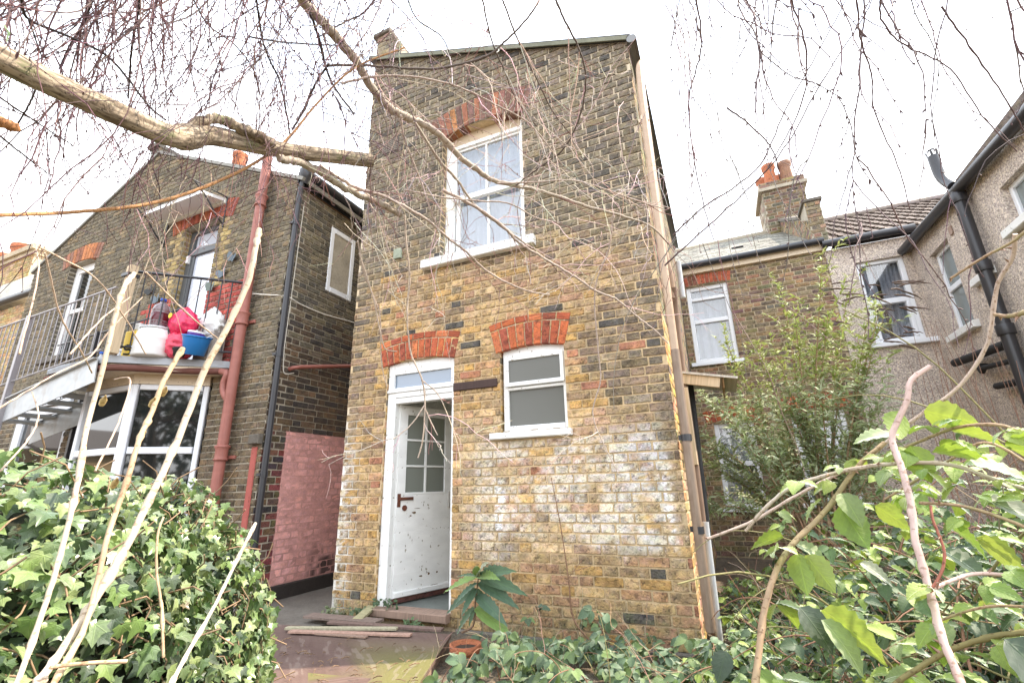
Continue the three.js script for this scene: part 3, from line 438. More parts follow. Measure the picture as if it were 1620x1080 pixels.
// ------------------------------------------------------------------ the double house on the left
const LX = -4.8, LZ = 0.15, left = thing('terraced_house', 'dark sooty brick house with a balcony over its white bay window, on the left', 'house', V3(-8, 0, -2.4));
{
  const f = F(V3(0, 0, LZ), V3(1, 0, 0), V3(0, 0, 1)), zf = LZ;
  const SL = 0.467, PK = [-8.3, 6.86], gl = (x) => PK[1] - Math.abs(x - PK[0]) * SL + (x < PK[0] ? 0 : 0.0);
  const sash = [-10.34, -9.5, 3.4, 5.16], dr = [-7.1, -6.3, 2.75, 5.05], bay = [-7.95, -5.85, 0.2, 2.55], gw = [-10.7, -9.1, 0.9, 2.55];
  const holes = [sash, dr, bay, gw];
  const ol = [[-11.62, -0.05], [LX, -0.05], [LX, gl(LX)], [PK[0], PK[1]], [-11.62, gl(-11.62)]];
  part('wall', slab(ol, holes, zf - 0.236, zf - 0.006), M.mortarDark, left);
  part('side_wall', merge([bx(LX - 0.23, LX - 0.006, -0.05, 5.24, -5, zf - 0.237), bx(-11.62, -11.4, -0.05, 5.3, -5, zf - 0.237), bx(-11.4, LX - 0.23, -0.05, 5.2, -5, -4.8)]), M.mortarDark, left);
  for (const [x0, x1, y0, y1] of [[-11.4, LX - 0.23, 2.55, 2.7]]) part('floor', bx(x0, x1, y0, y1, -4.8, zf - 0.24), M.dark, left);
  part('room_back', merge([bx(-11.4, -5.1, 0, 5.2, -1.2, -1.15)]), M.dark, left);
  const dark = [[0.13, 0.112, 0.08], [0.165, 0.138, 0.092], [0.11, 0.096, 0.075], [0.2, 0.165, 0.105], [0.15, 0.125, 0.088], [0.125, 0.108, 0.085], [0.19, 0.145, 0.095]];
  const brown = [[0.1, 0.066, 0.042], [0.14, 0.09, 0.052], [0.075, 0.055, 0.043], [0.17, 0.105, 0.06], [0.115, 0.077, 0.052], [0.06, 0.048, 0.042]];
  const yel = [[0.4, 0.3, 0.13], [0.34, 0.25, 0.12], [0.44, 0.33, 0.17]], red = [[0.46, 0.085, 0.065], [0.43, 0.075, 0.058], [0.5, 0.1, 0.075]];
  const pick = (a, r) => a[Math.floor(r() * a.length)];
  const soot = (x, y) => { const n = fbm(x * 18 + 11, y * 28 + 5, 161, 3); return [[sst(0.5, 0.75, n) * 0.5, [0.05, 0.045, 0.04]]]; };
  brickwork(left, f, [-11.62, LX, 0.0, 6.9], { holes, clips: [[SL, 1, PK[1] + SL * PK[0] - 0.02], [-SL, 1, PK[1] - SL * PK[0] - 0.02]], seed: 31, nx: 3, ny: 2, patch: soot,
    color: (x, y, r) => { const k = 0.85 + 0.35 * r(); const nn = fbm(x * 2 + 60, y * 2 + 20, 163, 3); let c = mix3(mix3([0.205, 0.165, 0.105], [0.155, 0.128, 0.088], nn), [0.16, 0.112, 0.068], sst(2.7, 1.8, y + (r() - 0.5) * 0.8) * 0.8); const hq = r(); if (hq < 0.2) c = [c[0] * 1.2, c[1] * 1.08, c[2] * 0.95]; else if (hq > 0.8) c = c.map((v) => v * 0.75); if (y > 2.72 && y < 3.9 && x > -7.75 && x < -5.58) c = pick(red, r); else if (((x > -7.38 && x < -7.1) || (x < -6.02 && x > -6.3)) && y > 2.7 && y < 5.1) c = pick(yel, r); return c.map((v) => v * k); } });
  const sf = F(V3(LX, 0, LZ), V3(0, 0, -1), V3(1, 0, 0));
  const swin = [0.68, 1.18, 3.86, 4.88];
  brickwork(left, sf, [0.0, 5.0, 1.86, 5.2], { holes: [swin], seed: 32, nx: 3, ny: 2, patch: soot, parts: 240, color: (s, y, r) => { const k = 0.8 + 0.4 * r(); return pick(r() < sst(3.6, 2.6, y) ? brown : dark, r).map((v) => v * k * 0.95); } });
  // pink painted foot of the side wall
  part('painted_wall', bx(LX - 0.004, LX + 0.002, 0.16, 1.87, -5, LZ - 0.3), M.mortarPink, left);
  brickwork(left, sf, [0.31, 5.0, 0.17, 1.86], { seed: 33, nx: 3, ny: 2, parts: 200, joint: 0.006, proud: 0.003, rough: 0.003, material: M.pinkBrick, restName: 'painted_brickwork', color: (s, y, r) => { const k = 0.93 + 0.12 * r(); return [0.82 * k, 0.42 * k, 0.385 * k]; }, patch: (s, t) => { const n = fbm(s * 3, t * 3, 171, 4); const st = sst(0.55, 0.1, t - 0.16 + (n - 0.5) * 0.5 - 0.12 * Math.sin(s * 24) * sst(0.9, 1.0, s)) * sst(0.78, 0.95, s) * sst(0.45, 0.52, fbm(s * 9, t * 4 + 9, 175, 3)); return [[sst(0.5, 0.8, n) * 0.25, [0.64, 0.31, 0.28]], [st * 0.92, [0.04, 0.03, 0.028]]]; } });
  brickwork(left, sf, [0.0, 0.31, 0.0, 1.85], { seed: 34, nx: 2, ny: 1, parts: 0, restName: 'corner_brickwork', color: (s, y, r) => (r() < 0.3 ? [0.2, 0.06, 0.05] : pick(brown, r)).map((v) => v * (0.8 + 0.4 * r())) });
  part('plinth', bx(LX - 0.05, LX + 0.05, -0.04, 0.155, -5, -0.12, 0.02), M.bitumen, left);
  // arches
  archBricks(left, f, -10.56, -9.42, 5.1, 0.08, 0.3, 12, { seed: 41, mortar: M.mortarDark, colors: [[0.5, 0.19, 0.075], [0.3, 0.12, 0.07], [0.46, 0.16, 0.06], [0.26, 0.13, 0.09]] });
  archBricks(left, f, -7.38, -6.02, 5.0, 0.1, 0.3, 14, { seed: 42, mortar: M.mortarDark, colors: [[0.4, 0.1, 0.06], [0.46, 0.14, 0.07], [0.34, 0.08, 0.05]] });
  for (const [x, t0, t1] of [[sash[0], sash[2], sash[3]], [dr[0], dr[2], dr[3]]]) brickwork(left, F(V3(x, 0, LZ - 0.008), V3(0, 0, -1), V3(1, 0, 0)), [0, 0.12, t0, t1], { color: (s, y, r) => pick(x > -8 ? yel : dark, r), seed: 43, nx: 1, ny: 1, parts: 0, L: 0.12, Hd: 0.12, proud: 0.003, restName: 'reveal_bricks' });
  brickwork(left, F(V3(sash[1], 0, LZ - 0.12), V3(0, 0, 1), V3(-1, 0, 0)), [0, 0.11, sash[2], sash[3]], { color: (s, y, r) => pick(dark, r), seed: 44, nx: 1, ny: 1, parts: 0, L: 0.12, Hd: 0.12, proud: 0.003, restName: 'reveal_bricks' });
  // sash window at the far left
  const w = (a, b, c, d) => [[a, a + 0.09, c, d, -0.2, -0.11], [b - 0.09, b, c, d, -0.2, -0.11], [a + 0.09, b - 0.09, d - 0.14, d, -0.2, -0.115], [a + 0.09, b - 0.09, c, c + 0.09, -0.2, -0.12]];
  const mid = (sash[2] + sash[3]) / 2;
  makeWindow(left, f, [...w(...sash), [sash[0] + 0.09, sash[1] - 0.09, mid - 0.035, mid + 0.035, -0.19, -0.125], [sash[0] + 0.09, sash[0] + 0.13, mid + 0.035, sash[3] - 0.14, -0.18, -0.13], [sash[1] - 0.13, sash[1] - 0.09, mid + 0.035, sash[3] - 0.14, -0.18, -0.13]], [[sash[0] + 0.13, sash[1] - 0.13, mid + 0.035, sash[3] - 0.14, -0.15], [sash[0] + 0.09, sash[1] - 0.09, sash[2] + 0.09, mid - 0.035, -0.17]], { sill: [sash[0] - 0.12, sash[1] + 0.1, sash[2] - 0.09, sash[2], -0.2, 0.06], mat: M.whiteClean, sillMat: M.concrete });
  // balcony door with grey frame, white blind behind the glass, top light
  const dg = mat([0.085, 0.09, 0.095], { roughness: 0.4 }), dwhite = phys([0.55, 0.58, 0.66], { roughness: 0.05, ior: 1.9 });
  makeWindow(left, f, [[dr[0], dr[0] + 0.11, dr[2], dr[3], -0.18, -0.1], [dr[1] - 0.08, dr[1], dr[2], dr[3], -0.18, -0.1], [dr[0] + 0.11, dr[1] - 0.08, dr[3] - 0.07, dr[3] + 0.05, -0.18, -0.1], [dr[0] + 0.11, dr[1] - 0.08, 4.62, 4.72, -0.18, -0.09], [dr[0] + 0.11, dr[0] + 0.17, 2.75, 4.62, -0.17, -0.11], [dr[1] - 0.14, dr[1] - 0.08, 2.75, 4.62, -0.17, -0.11], [dr[0] + 0.17, dr[1] - 0.14, 3.42, 3.55, -0.17, -0.11], [dr[0] + 0.17, dr[1] - 0.14, 2.75, 2.9, -0.17, -0.11]], [[dr[0] + 0.17, dr[1] - 0.14, 3.55, 4.62, -0.13, dwhite], [dr[0] + 0.17, dr[1] - 0.14, 2.9, 3.42, -0.13, dwhite], [dr[0] + 0.11, dr[1] - 0.08, 4.72, 4.98, -0.14, dwhite]], { mat: dg, name: 'balcony_door' });
  const hd = new MB(); obox(hd, f, dr[0] + 0.05, dr[0] + 0.09, 4.5, 4.62, -0.1, -0.06, null, 0.004); obox(hd, f, dr[0] + 0.05, dr[0] + 0.09, 3.5, 3.62, -0.1, -0.06, null, 0.004); hd.build('hinge', M.whiteClean, left);
  // canopy over the balcony door
  {
    const cn = new MB(), A = onZ(270, 350, LZ), B = onZ(359, 315, LZ), x0 = A.x, x1 = B.x, y1 = (A.y + B.y) / 2 + 0.02, y0 = y1, nl = onX(226, 335, x0), L = 0.62, dy = (nl.y - y1) / (nl.z - LZ) * L;
    const Vd = V3(0, dy, L).normalize(); obox(cn, F(V3(x0, y1, LZ + 0.001), V3(1, 0, 0), V3().crossVectors(V3(1, 0, 0), Vd), Vd), 0, x1 - x0, 0, nl.z - LZ, 0, 0.05); const c = cn.build('canopy', M.whiteClean, left);
    part('canopy_fascia', bx(x0 - 0.02, x1 + 0.02, y1 - 0.1, y1 - 0.005, LZ + 0.002, LZ + 0.05, 0.005), mat([0.7, 0.7, 0.62]), c);
    for (const x of [x0 - 0.03, x1 + 0.03]) { const b = new MB(); tube(b, smooth([V3(x, y1 - 0.45, LZ + 0.02), V3(x, y1 - 0.36, LZ + 0.14), V3(x, y1 - 0.18, LZ + 0.3), V3(x, y1 - 0.03, LZ + 0.5)], 10), 0.012, 6); tube(b, [V3(x, y1 - 0.5, LZ + 0.015), V3(x, y1, LZ + 0.015)], 0.01, 6); tube(b, [V3(x, y1, LZ + 0.015), V3(x, y1 - 0.02, LZ + 0.55)], 0.01, 6); b.build('canopy_bracket', M.black, c); }
  }
  // side window
  makeWindow(left, sf, [[0.68, 0.75, 3.86, 4.88, -0.1, 0.012], [1.11, 1.18, 3.86, 4.88, -0.1, 0.012], [0.75, 1.11, 4.8, 4.88, -0.1, 0.012], [0.75, 1.11, 3.86, 3.94, -0.1, 0.014]], [[0.75, 1.11, 3.94, 4.8, -0.03, phys([0.1, 0.11, 0.1], { roughness: 0.15, ior: 1.5 })]], { mat: M.upvc, bevel: 0.008 });
  // roof: two slopes, soffit, fascia and gutter on the right, stub and pot on the ridge
  for (const [d, len] of [[1, 3.62], [-1, 3.4]]) { const rf = F(V3(PK[0], PK[1] + 0.01, LZ), V3(d, -SL, 0), V3(0, 0, 1), V3(d * SL, 1, 0)), mb = new MB(); if (d > 0) obox(mb, rf, 0, len * 1.105, 0, 0.05, -5.1, 0.03); else { const r2 = F(V3(PK[0], PK[1] + 0.01, LZ), V3(1, SL, 0), V3(0, 0, 1), V3(-SL, 1, 0)); obox(mb, r2, -len * 1.105, 0, 0, 0.05, -5.1, 0.03); } mb.build('roof', M.slate, left); }
  part('fascia', bx(LX + 0.03, LX + 0.05, 5.16, 5.33, -5, LZ + 0.02), M.blackMatt, left); part('soffit', bx(LX, LX + 0.03, 5.16, 5.18, -5, LZ), mat([0.2, 0.12, 0.07]), left);
  const gg = new THREE.CylinderGeometry(0.06, 0.06, 5.1, 12); gg.rotateX(Math.PI / 2); gg.translate(LX + 0.12, 5.33, -2.4); part('gutter', gg, M.black, left);
  part('chimney_stub', slab([[-8.62, 6.5], [-7.55, 6.4], [-7.55, 6.5], [-8.35, 7.06], [-8.55, 7.02]], [], LZ - 0.5, LZ - 0.012), M.mortarDark, left);
  brickwork(left, F(V3(0, 0, LZ - 0.012), V3(1, 0, 0), V3(0, 0, 1)), [-8.62, -7.56, 6.5, 7.05], { clips: [[0.56, 0.8, 0.56 * -7.55 + 0.8 * 6.5]], seed: 45, nx: 1, ny: 1, parts: 0, restName: 'stub_brickwork', color: (s, y, r) => pick(dark, r).map((v) => v * 1.3) });
  const cp = new MB(); obox(cp, F(V3(-8.42, 7.1, LZ), V3(0.8, -0.56, 0), V3(0, 0, 1), V3(0.56, 0.8, 0)), 0, 1.05, 0, 0.05, -0.55, 0.04); obox(cp, WF, -8.66, -8.4, 7.06, 7.14, LZ - 0.55, LZ + 0.04); cp.build('coping', M.concrete, left);
  const pp = onZ(378, 258, -3.5); part('chimney_pot', lathe([[0.0, -0.5], [0.2, -0.5], [0.18, 0.1], [0.21, 0.14], [0.21, 0.24], [0.15, 0.24], [0.14, 0.1]], 16, V3(pp.x, pp.y + 0.05, pp.z)), M.terracotta, left);

  // red soil pipe with collars, black downpipe, and the overflow pipe across the alley
  const sp = new MB(), spx = -5.33, spz = LZ + 0.1; tube(sp, [V3(spx, 0, spz), V3(spx, 5.92, spz)], 0.06, 14); const soil = sp.build('soil_pipe', M.redPipe, left);
  for (const y of [5.0, 3.28, 1.62]) { part('pipe_collar', lathe([[0.055, -0.1], [0.078, -0.1], [0.078, -0.08], [0.068, -0.07], [0.068, 0.03], [0.084, 0.05], [0.084, 0.07], [0.055, 0.08]], 16, V3(spx, y, spz)), M.redPipe, soil); }
  const ear = new MB(); for (const y of [3.24, 1.56]) obox(ear, WF, spx - 0.13, spx + 0.13, y - 0.02, y + 0.02, LZ, LZ + 0.03, null, 0.004); ear.build('pipe_bracket', M.redPipe, soil);
  const br = new MB(); tube(br, smooth([V3(spx, 2.2, spz), V3(spx - 0.1, 2.32, spz + 0.02), V3(spx - 0.13, 2.45, spz + 0.02), V3(spx - 0.1, 2.56, spz + 0.02), V3(spx - 0.2, 2.6, spz + 0.03)], 16), 0.04, 10); br.build('branch_pipe', M.redPipe, soil);
  const bp = new MB(); tube(bp, smooth([V3(LX + 0.12, 5.3, LZ - 0.06), V3(LX + 0.07, 5.18, LZ - 0.03), V3(LX + 0.06, 5.0, LZ - 0.02), V3(LX + 0.06, 3, LZ - 0.02), V3(LX + 0.06, 0, LZ - 0.02)], 40), 0.036, 12); const bpipe = bp.build('drainpipe', M.black, left);
  part('hopper', lathe([[0.03, -0.12], [0.06, -0.04], [0.085, 0.0], [0.085, 0.09], [0.05, 0.09]], 14, V3(LX + 0.1, 5.28, LZ - 0.04)), M.black, bpipe);
  for (const y of [4.55, 2.75, 1.35]) part('pipe_clip', merge([tube(new MB(), [V3(LX + 0.06, y - 0.03, LZ - 0.02), V3(LX + 0.06, y + 0.03, LZ - 0.02)], 0.043, 12).geo(), bx(LX, LX + 0.06, y - 0.015, y + 0.015, LZ - 0.07, LZ + 0.03)]), M.black, bpipe);
  const op = new MB(); tube(op, [V3(LX, 2.62, LZ - 0.24), V3(LX + 0.07, 2.63, LZ - 0.24), V3(LX + 0.09, 2.66, LZ - 0.34), V3(LX + 0.09, 2.9, LZ - 1.35)], 0.026, 10); op.build('overflow_pipe', M.redPipe, left);
  const cb = new MB(); tube(cb, smooth([V3(spx + 0.05, 3.62, LZ + 0.05), V3(-5, 3.56, LZ + 0.02), V3(LX + 0.03, 3.52, LZ - 0.04), V3(LX + 0.015, 3.5, LZ - 0.3), V3(LX + 0.015, 3.5, LZ - 0.7), V3(LX + 0.015, 3.56, LZ - 1.3), V3(LX + 0.015, 3.56, LZ - 2)], 30), 0.008, 5); tube(cb, smooth([V3(LX + 0.02, 4.9, LZ - 0.14), V3(LX + 0.02, 3.5, LZ - 0.12), V3(LX + 0.02, 2.75, LZ - 0.12), V3(LX + 0.02, 2.55, LZ - 0.16), V3(LX + 0.02, 2.58, LZ - 0.3)], 30), 0.006, 5); cb.build('cable', mat([0.75, 0.7, 0.62]), left);
  const rp = new MB(); obox(rp, WF, -4.95, LX - 0.06, 0.3, 1.66, LZ + 0.001, LZ + 0.02, null, 0.01); rp.build('painted_patch', mat([0.4, 0.1, 0.08], { map: tPaint }), left);
  part('meter_cap', bx(-4.96, LX - 0.0, 1.69, 1.8, LZ + 0.001, LZ + 0.07, 0.01), M.concrete, left);

  // bay window below the balcony: a flat front and two slanting sides
  const c0 = V3(-5.86, 0, LZ + 0.02), c1 = V3(-6.49, 0, 0.70), c2 = V3(-7.5, 0, 0.70), c3 = V3(-8.13, 0, LZ + 0.02), bayP = new MB();
  const facet = (a, b) => { const U = V3().subVectors(b, a), len = U.length(); U.normalize(); return [F(V3(a.x, 0, a.z), U, V3().crossVectors(U, UP)), len]; };
  const bays = [facet(c1, c0), facet(c2, c1), facet(c3, c2)];
  for (const [ff, len] of bays) { obox(bayP, ff, 0, len, 0, 0.78, -0.08, 0, null, 0.002); }
  const bayM = bayP.build('bay_window', M.upvc, left); { const hp = new MB(); for (const [ff, len] of bays) obox(hp, ff, 0, len, 2.47, 2.59, -0.08, 0.01, null, 0.004); hp.build('bay_head', M.cream, bayM); }
  for (const [ff, len] of bays) {
    const fm = new MB(); for (const m of [[0.0, 0.06, 0.785, 2.465, -0.06, 0.012], [len - 0.06, len, 0.785, 2.465, -0.06, 0.012], [0.075, len - 0.075, 2.40, 2.465, -0.06, 0.01], [0.075, len - 0.075, 1.63, 1.71, -0.06, 0.01], [0.075, len - 0.075, 0.785, 0.87, -0.06, 0.01]]) obox(fm, ff, ...m, null, 0.008);
    const fo = fm.build('window_frame', M.upvc, bayM);
    for (const [t0, t1] of [[1.71, 2.40], [0.87, 1.63]]) { const g = new MB(); obox(g, ff, 0.075, len - 0.075, t0, t1, -0.04, -0.03); g.build('pane', M.paneDark, bayM); }
    const sl = new MB(); obox(sl, ff, -0.03, len + 0.03, 0.781, 0.784, -0.02, 0.08); sl.build('sill', M.upvc, bayM);
  }
  // balcony floor: same plan, a little larger, grey edge over a red gutter
  const plan = (o, y0, y1) => { const s = new THREE.Shape([[-5.46, -LZ], [-6.46 - 0.0, -1.05 - o], [-7.75, -1.05 - o], [-8.7, -LZ]].map(([x, z]) => new THREE.Vector2(x, z))); const g = new THREE.ExtrudeGeometry(s, { depth: y1 - y0, bevelEnabled: false }); g.rotateX(-Math.PI / 2); g.translate(0, y0, 0); return g; };
  const bal = part('balcony', plan(0.0, 2.66, 2.745), M.lead, left); part('balcony_soffit', plan(-0.05, 2.59, 2.655), M.cream, bal);
  const gu = new MB(); tube(gu, smooth([V3(-5.5, 2.61, LZ + 0.05), V3(-5.95, 2.61, 0.52), V3(-6.48, 2.61, 0.99), V3(-7, 2.61, 1.01), V3(-7.8, 2.61, 1.01)], 30), 0.042, 8); gu.build('gutter', mat([0.16, 0.06, 0.045], { map: tMetal }), bal);
  // window at the far left on the ground floor
  makeWindow(left, f, [[-10.7, -10.5, 0.9, 2.55, -0.1, -0.02], [-9.2, -9.1, 0.9, 2.55, -0.1, -0.02], [-10.5, -9.2, 2.43, 2.55, -0.1, -0.02], [-10.5, -9.2, 0.9, 1.0, -0.1, -0.02]], [[-10.5, -9.2, 1.0, 2.43, -0.06]], { mat: M.upvc, sill: [-10.75, -9.05, 2.56, 2.68, 0.0, 0.05], bevel: 0.008 });
  // butterfly ornaments on the wall
  const but = (u, v, rot, col, lab) => { const p = onZ(u, v, LZ + 0.02), q = new THREE.Shape(); q.moveTo(0, -0.04); q.bezierCurveTo(0.03, -0.09, 0.12, -0.1, 0.1, -0.03); q.bezierCurveTo(0.16, 0.0, 0.15, 0.12, 0.08, 0.1); q.bezierCurveTo(0.04, 0.09, 0.01, 0.04, 0, 0.02); const q2 = new THREE.ExtrudeGeometry(q, { depth: 0.008, bevelEnabled: false, curveSegments: 8 }); const q3 = q2.clone(); q3.applyMatrix4(new THREE.Matrix4().makeScale(-1, 1, 1)); const id = q3.getAttribute('position'); for (let k = 0; k < id.count; k += 3) for (const c of ['X', 'Y', 'Z']) { const t = id['get' + c](k); id['set' + c](k, id['get' + c](k + 1)); id['set' + c](k + 1, t); } q3.computeVertexNormals(); q2.rotateY(-0.35); q3.rotateY(0.35);
    const t = thing('wall_ornament', lab, 'ornament', p, 'butterfly ornaments on the balcony wall'); const a = part('wing', q2, col, t, true), b = part('wing', q3, col, t, true); const bo = part('body', new THREE.CapsuleGeometry(0.012, 0.1, 3, 8), M.dark, t, true); t.rotation.z = rot; t.scale.setScalar(0.72); return t; };
  const bl = mat([0.1, 0.135, 0.165], { roughness: 0.4 }), gn = mat([0.12, 0.15, 0.125], { roughness: 0.4 });
  but(368, 408, -0.4, bl, 'largest grey blue butterfly ornament, high on the wall by the red soil pipe'); but(352, 433, 0.2, bl, 'blue butterfly ornament just above the right end of the balcony rail'); but(334, 455, -0.2, gn, 'green butterfly ornament right beside the balcony door glass'); but(248, 474, 0.1, bl, 'small blue butterfly ornament low on the wall left of the balcony door'); but(238, 460, 0.5, mat([0.04, 0.04, 0.04]), 'black butterfly ornament on the wall next to the pale timber post');
}

// balcony railing of black bars, along the slanting right edge
{
  const t = thing('balcony_railing', 'black steel balcony railing with thin upright bars in front of the bags', 'railing', V3(-6, 2.75, 0.6));
  const a = V3(-6.42, 0, 0.99), b = V3(-5.5, 0, 0.2), yt = 3.82, yb = 2.86; const R = (m, n) => rod(m, n, n0); let n0 = 0.013;
  const A = (y) => V3(a.x, y, a.z), B = (y) => V3(b.x, y, b.z);
  part('top_rail', merge([tube(new MB(), [A(yt + 0.02), B(yt)], 0.018, 6).geo()]), M.black, t); part('bottom_rail', tube(new MB(), [A(yb), B(yb)], 0.014, 6).geo(), M.black, t);
  for (let k = 0; k <= 10; k++) { const p = a.clone().lerp(b, k / 10); part('bar', tube(new MB(), [V3(p.x, k % 5 ? yb : 2.74, p.z), V3(p.x, yt, p.z)], k % 5 ? 0.0085 : 0.013, 6).geo(), M.black, t); }
}
{ // post at the corner
  const t = thing('timber_post', 'weathered pale timber post at the corner of the balcony', 'post', V3(-6.35, 2.74, 1.04)); const mb = new MB(); obox(mb, F(V3(-6.41, 2.75, 1.0), V3(1, 0, 0.15), V3(-0.15, 0, 1), V3(0.01, 1, 0)), 0, 0.105, 0, 1.12, 0, 0.09, null, 0.006); mb.build('post', M.woodPale, t);
  part('post_strap', bx(-6.43, -6.29, 3.72, 3.76, 0.99, 1.12), M.black, t);
}
{ // metal stairs going down to the left, with railings on both sides
  const t = thing('metal_staircase', 'grey steel staircase with thin railings running down left from the balcony', 'staircase', V3(-7.8, 0, 0.9));
  const z1 = 1.08, z0 = 0.35, sl = 0.165; const Y = (x) => 2.72 + (x + 6.6) * sl;
  const str = (z, m) => { const mb = new MB(), f = F(V3(-9.6, Y(-9.6), z), V3(1, sl, 0), V3(0, 0, 1), V3(-sl, 1, 0)); obox(mb, f, 0, 3.05, -0.3, 0, -0.012, 0.0); obox(mb, f, 0, 3.05, -0.012, 0, 0.001, 0.04); return mb.build('stringer', m, t); };
  str(z1, M.steel); str(z0, M.steel);
  for (let k = 0; k < 8; k++) { const x = -6.75 - k * 0.36; part('tread', bx(x - 0.3, x, Y(x) - 0.06, Y(x) - 0.03, z0 + 0.002, z1 - 0.014), M.steel, t); }
  for (const [z, m, yo] of [[z1 + 0.02, mat([0.3, 0.28, 0.29], { metalness: 0.3, roughness: 0.4 }), 0], [z0 - 0.05, M.black, 0]]) {
    const P = (x, y) => V3(x, y, z), top = (x) => 3.6 + (x + 6.49) * 0.03, bot = (x) => 2.8 + (x + 6.55) * 0.085;
    part('handrail', tube(new MB(), [P(-6.5, top(-6.5)), P(-9.6, top(-9.6))], 0.013, 8).geo(), m, t); part('bottom_rail', tube(new MB(), [P(-6.5, bot(-6.5)), P(-9.6, bot(-9.6))], 0.010, 6).geo(), m, t);
    for (let k = 0; k < 24; k++) { const x = -6.6 - k * 0.125; if (Math.abs(x + 8.5) < 0.04) continue; part('baluster', tube(new MB(), [P(x, bot(x)), P(x, top(x))], 0.0065, 5).geo(), m, t); }
    const nw = new MB(); obox(nw, WF, -8.53, -8.47, 0, top(-8.5) + 0.03, z - 0.03, z + 0.03, null, 0.004); nw.build('newel_post', m, t);
  }
}
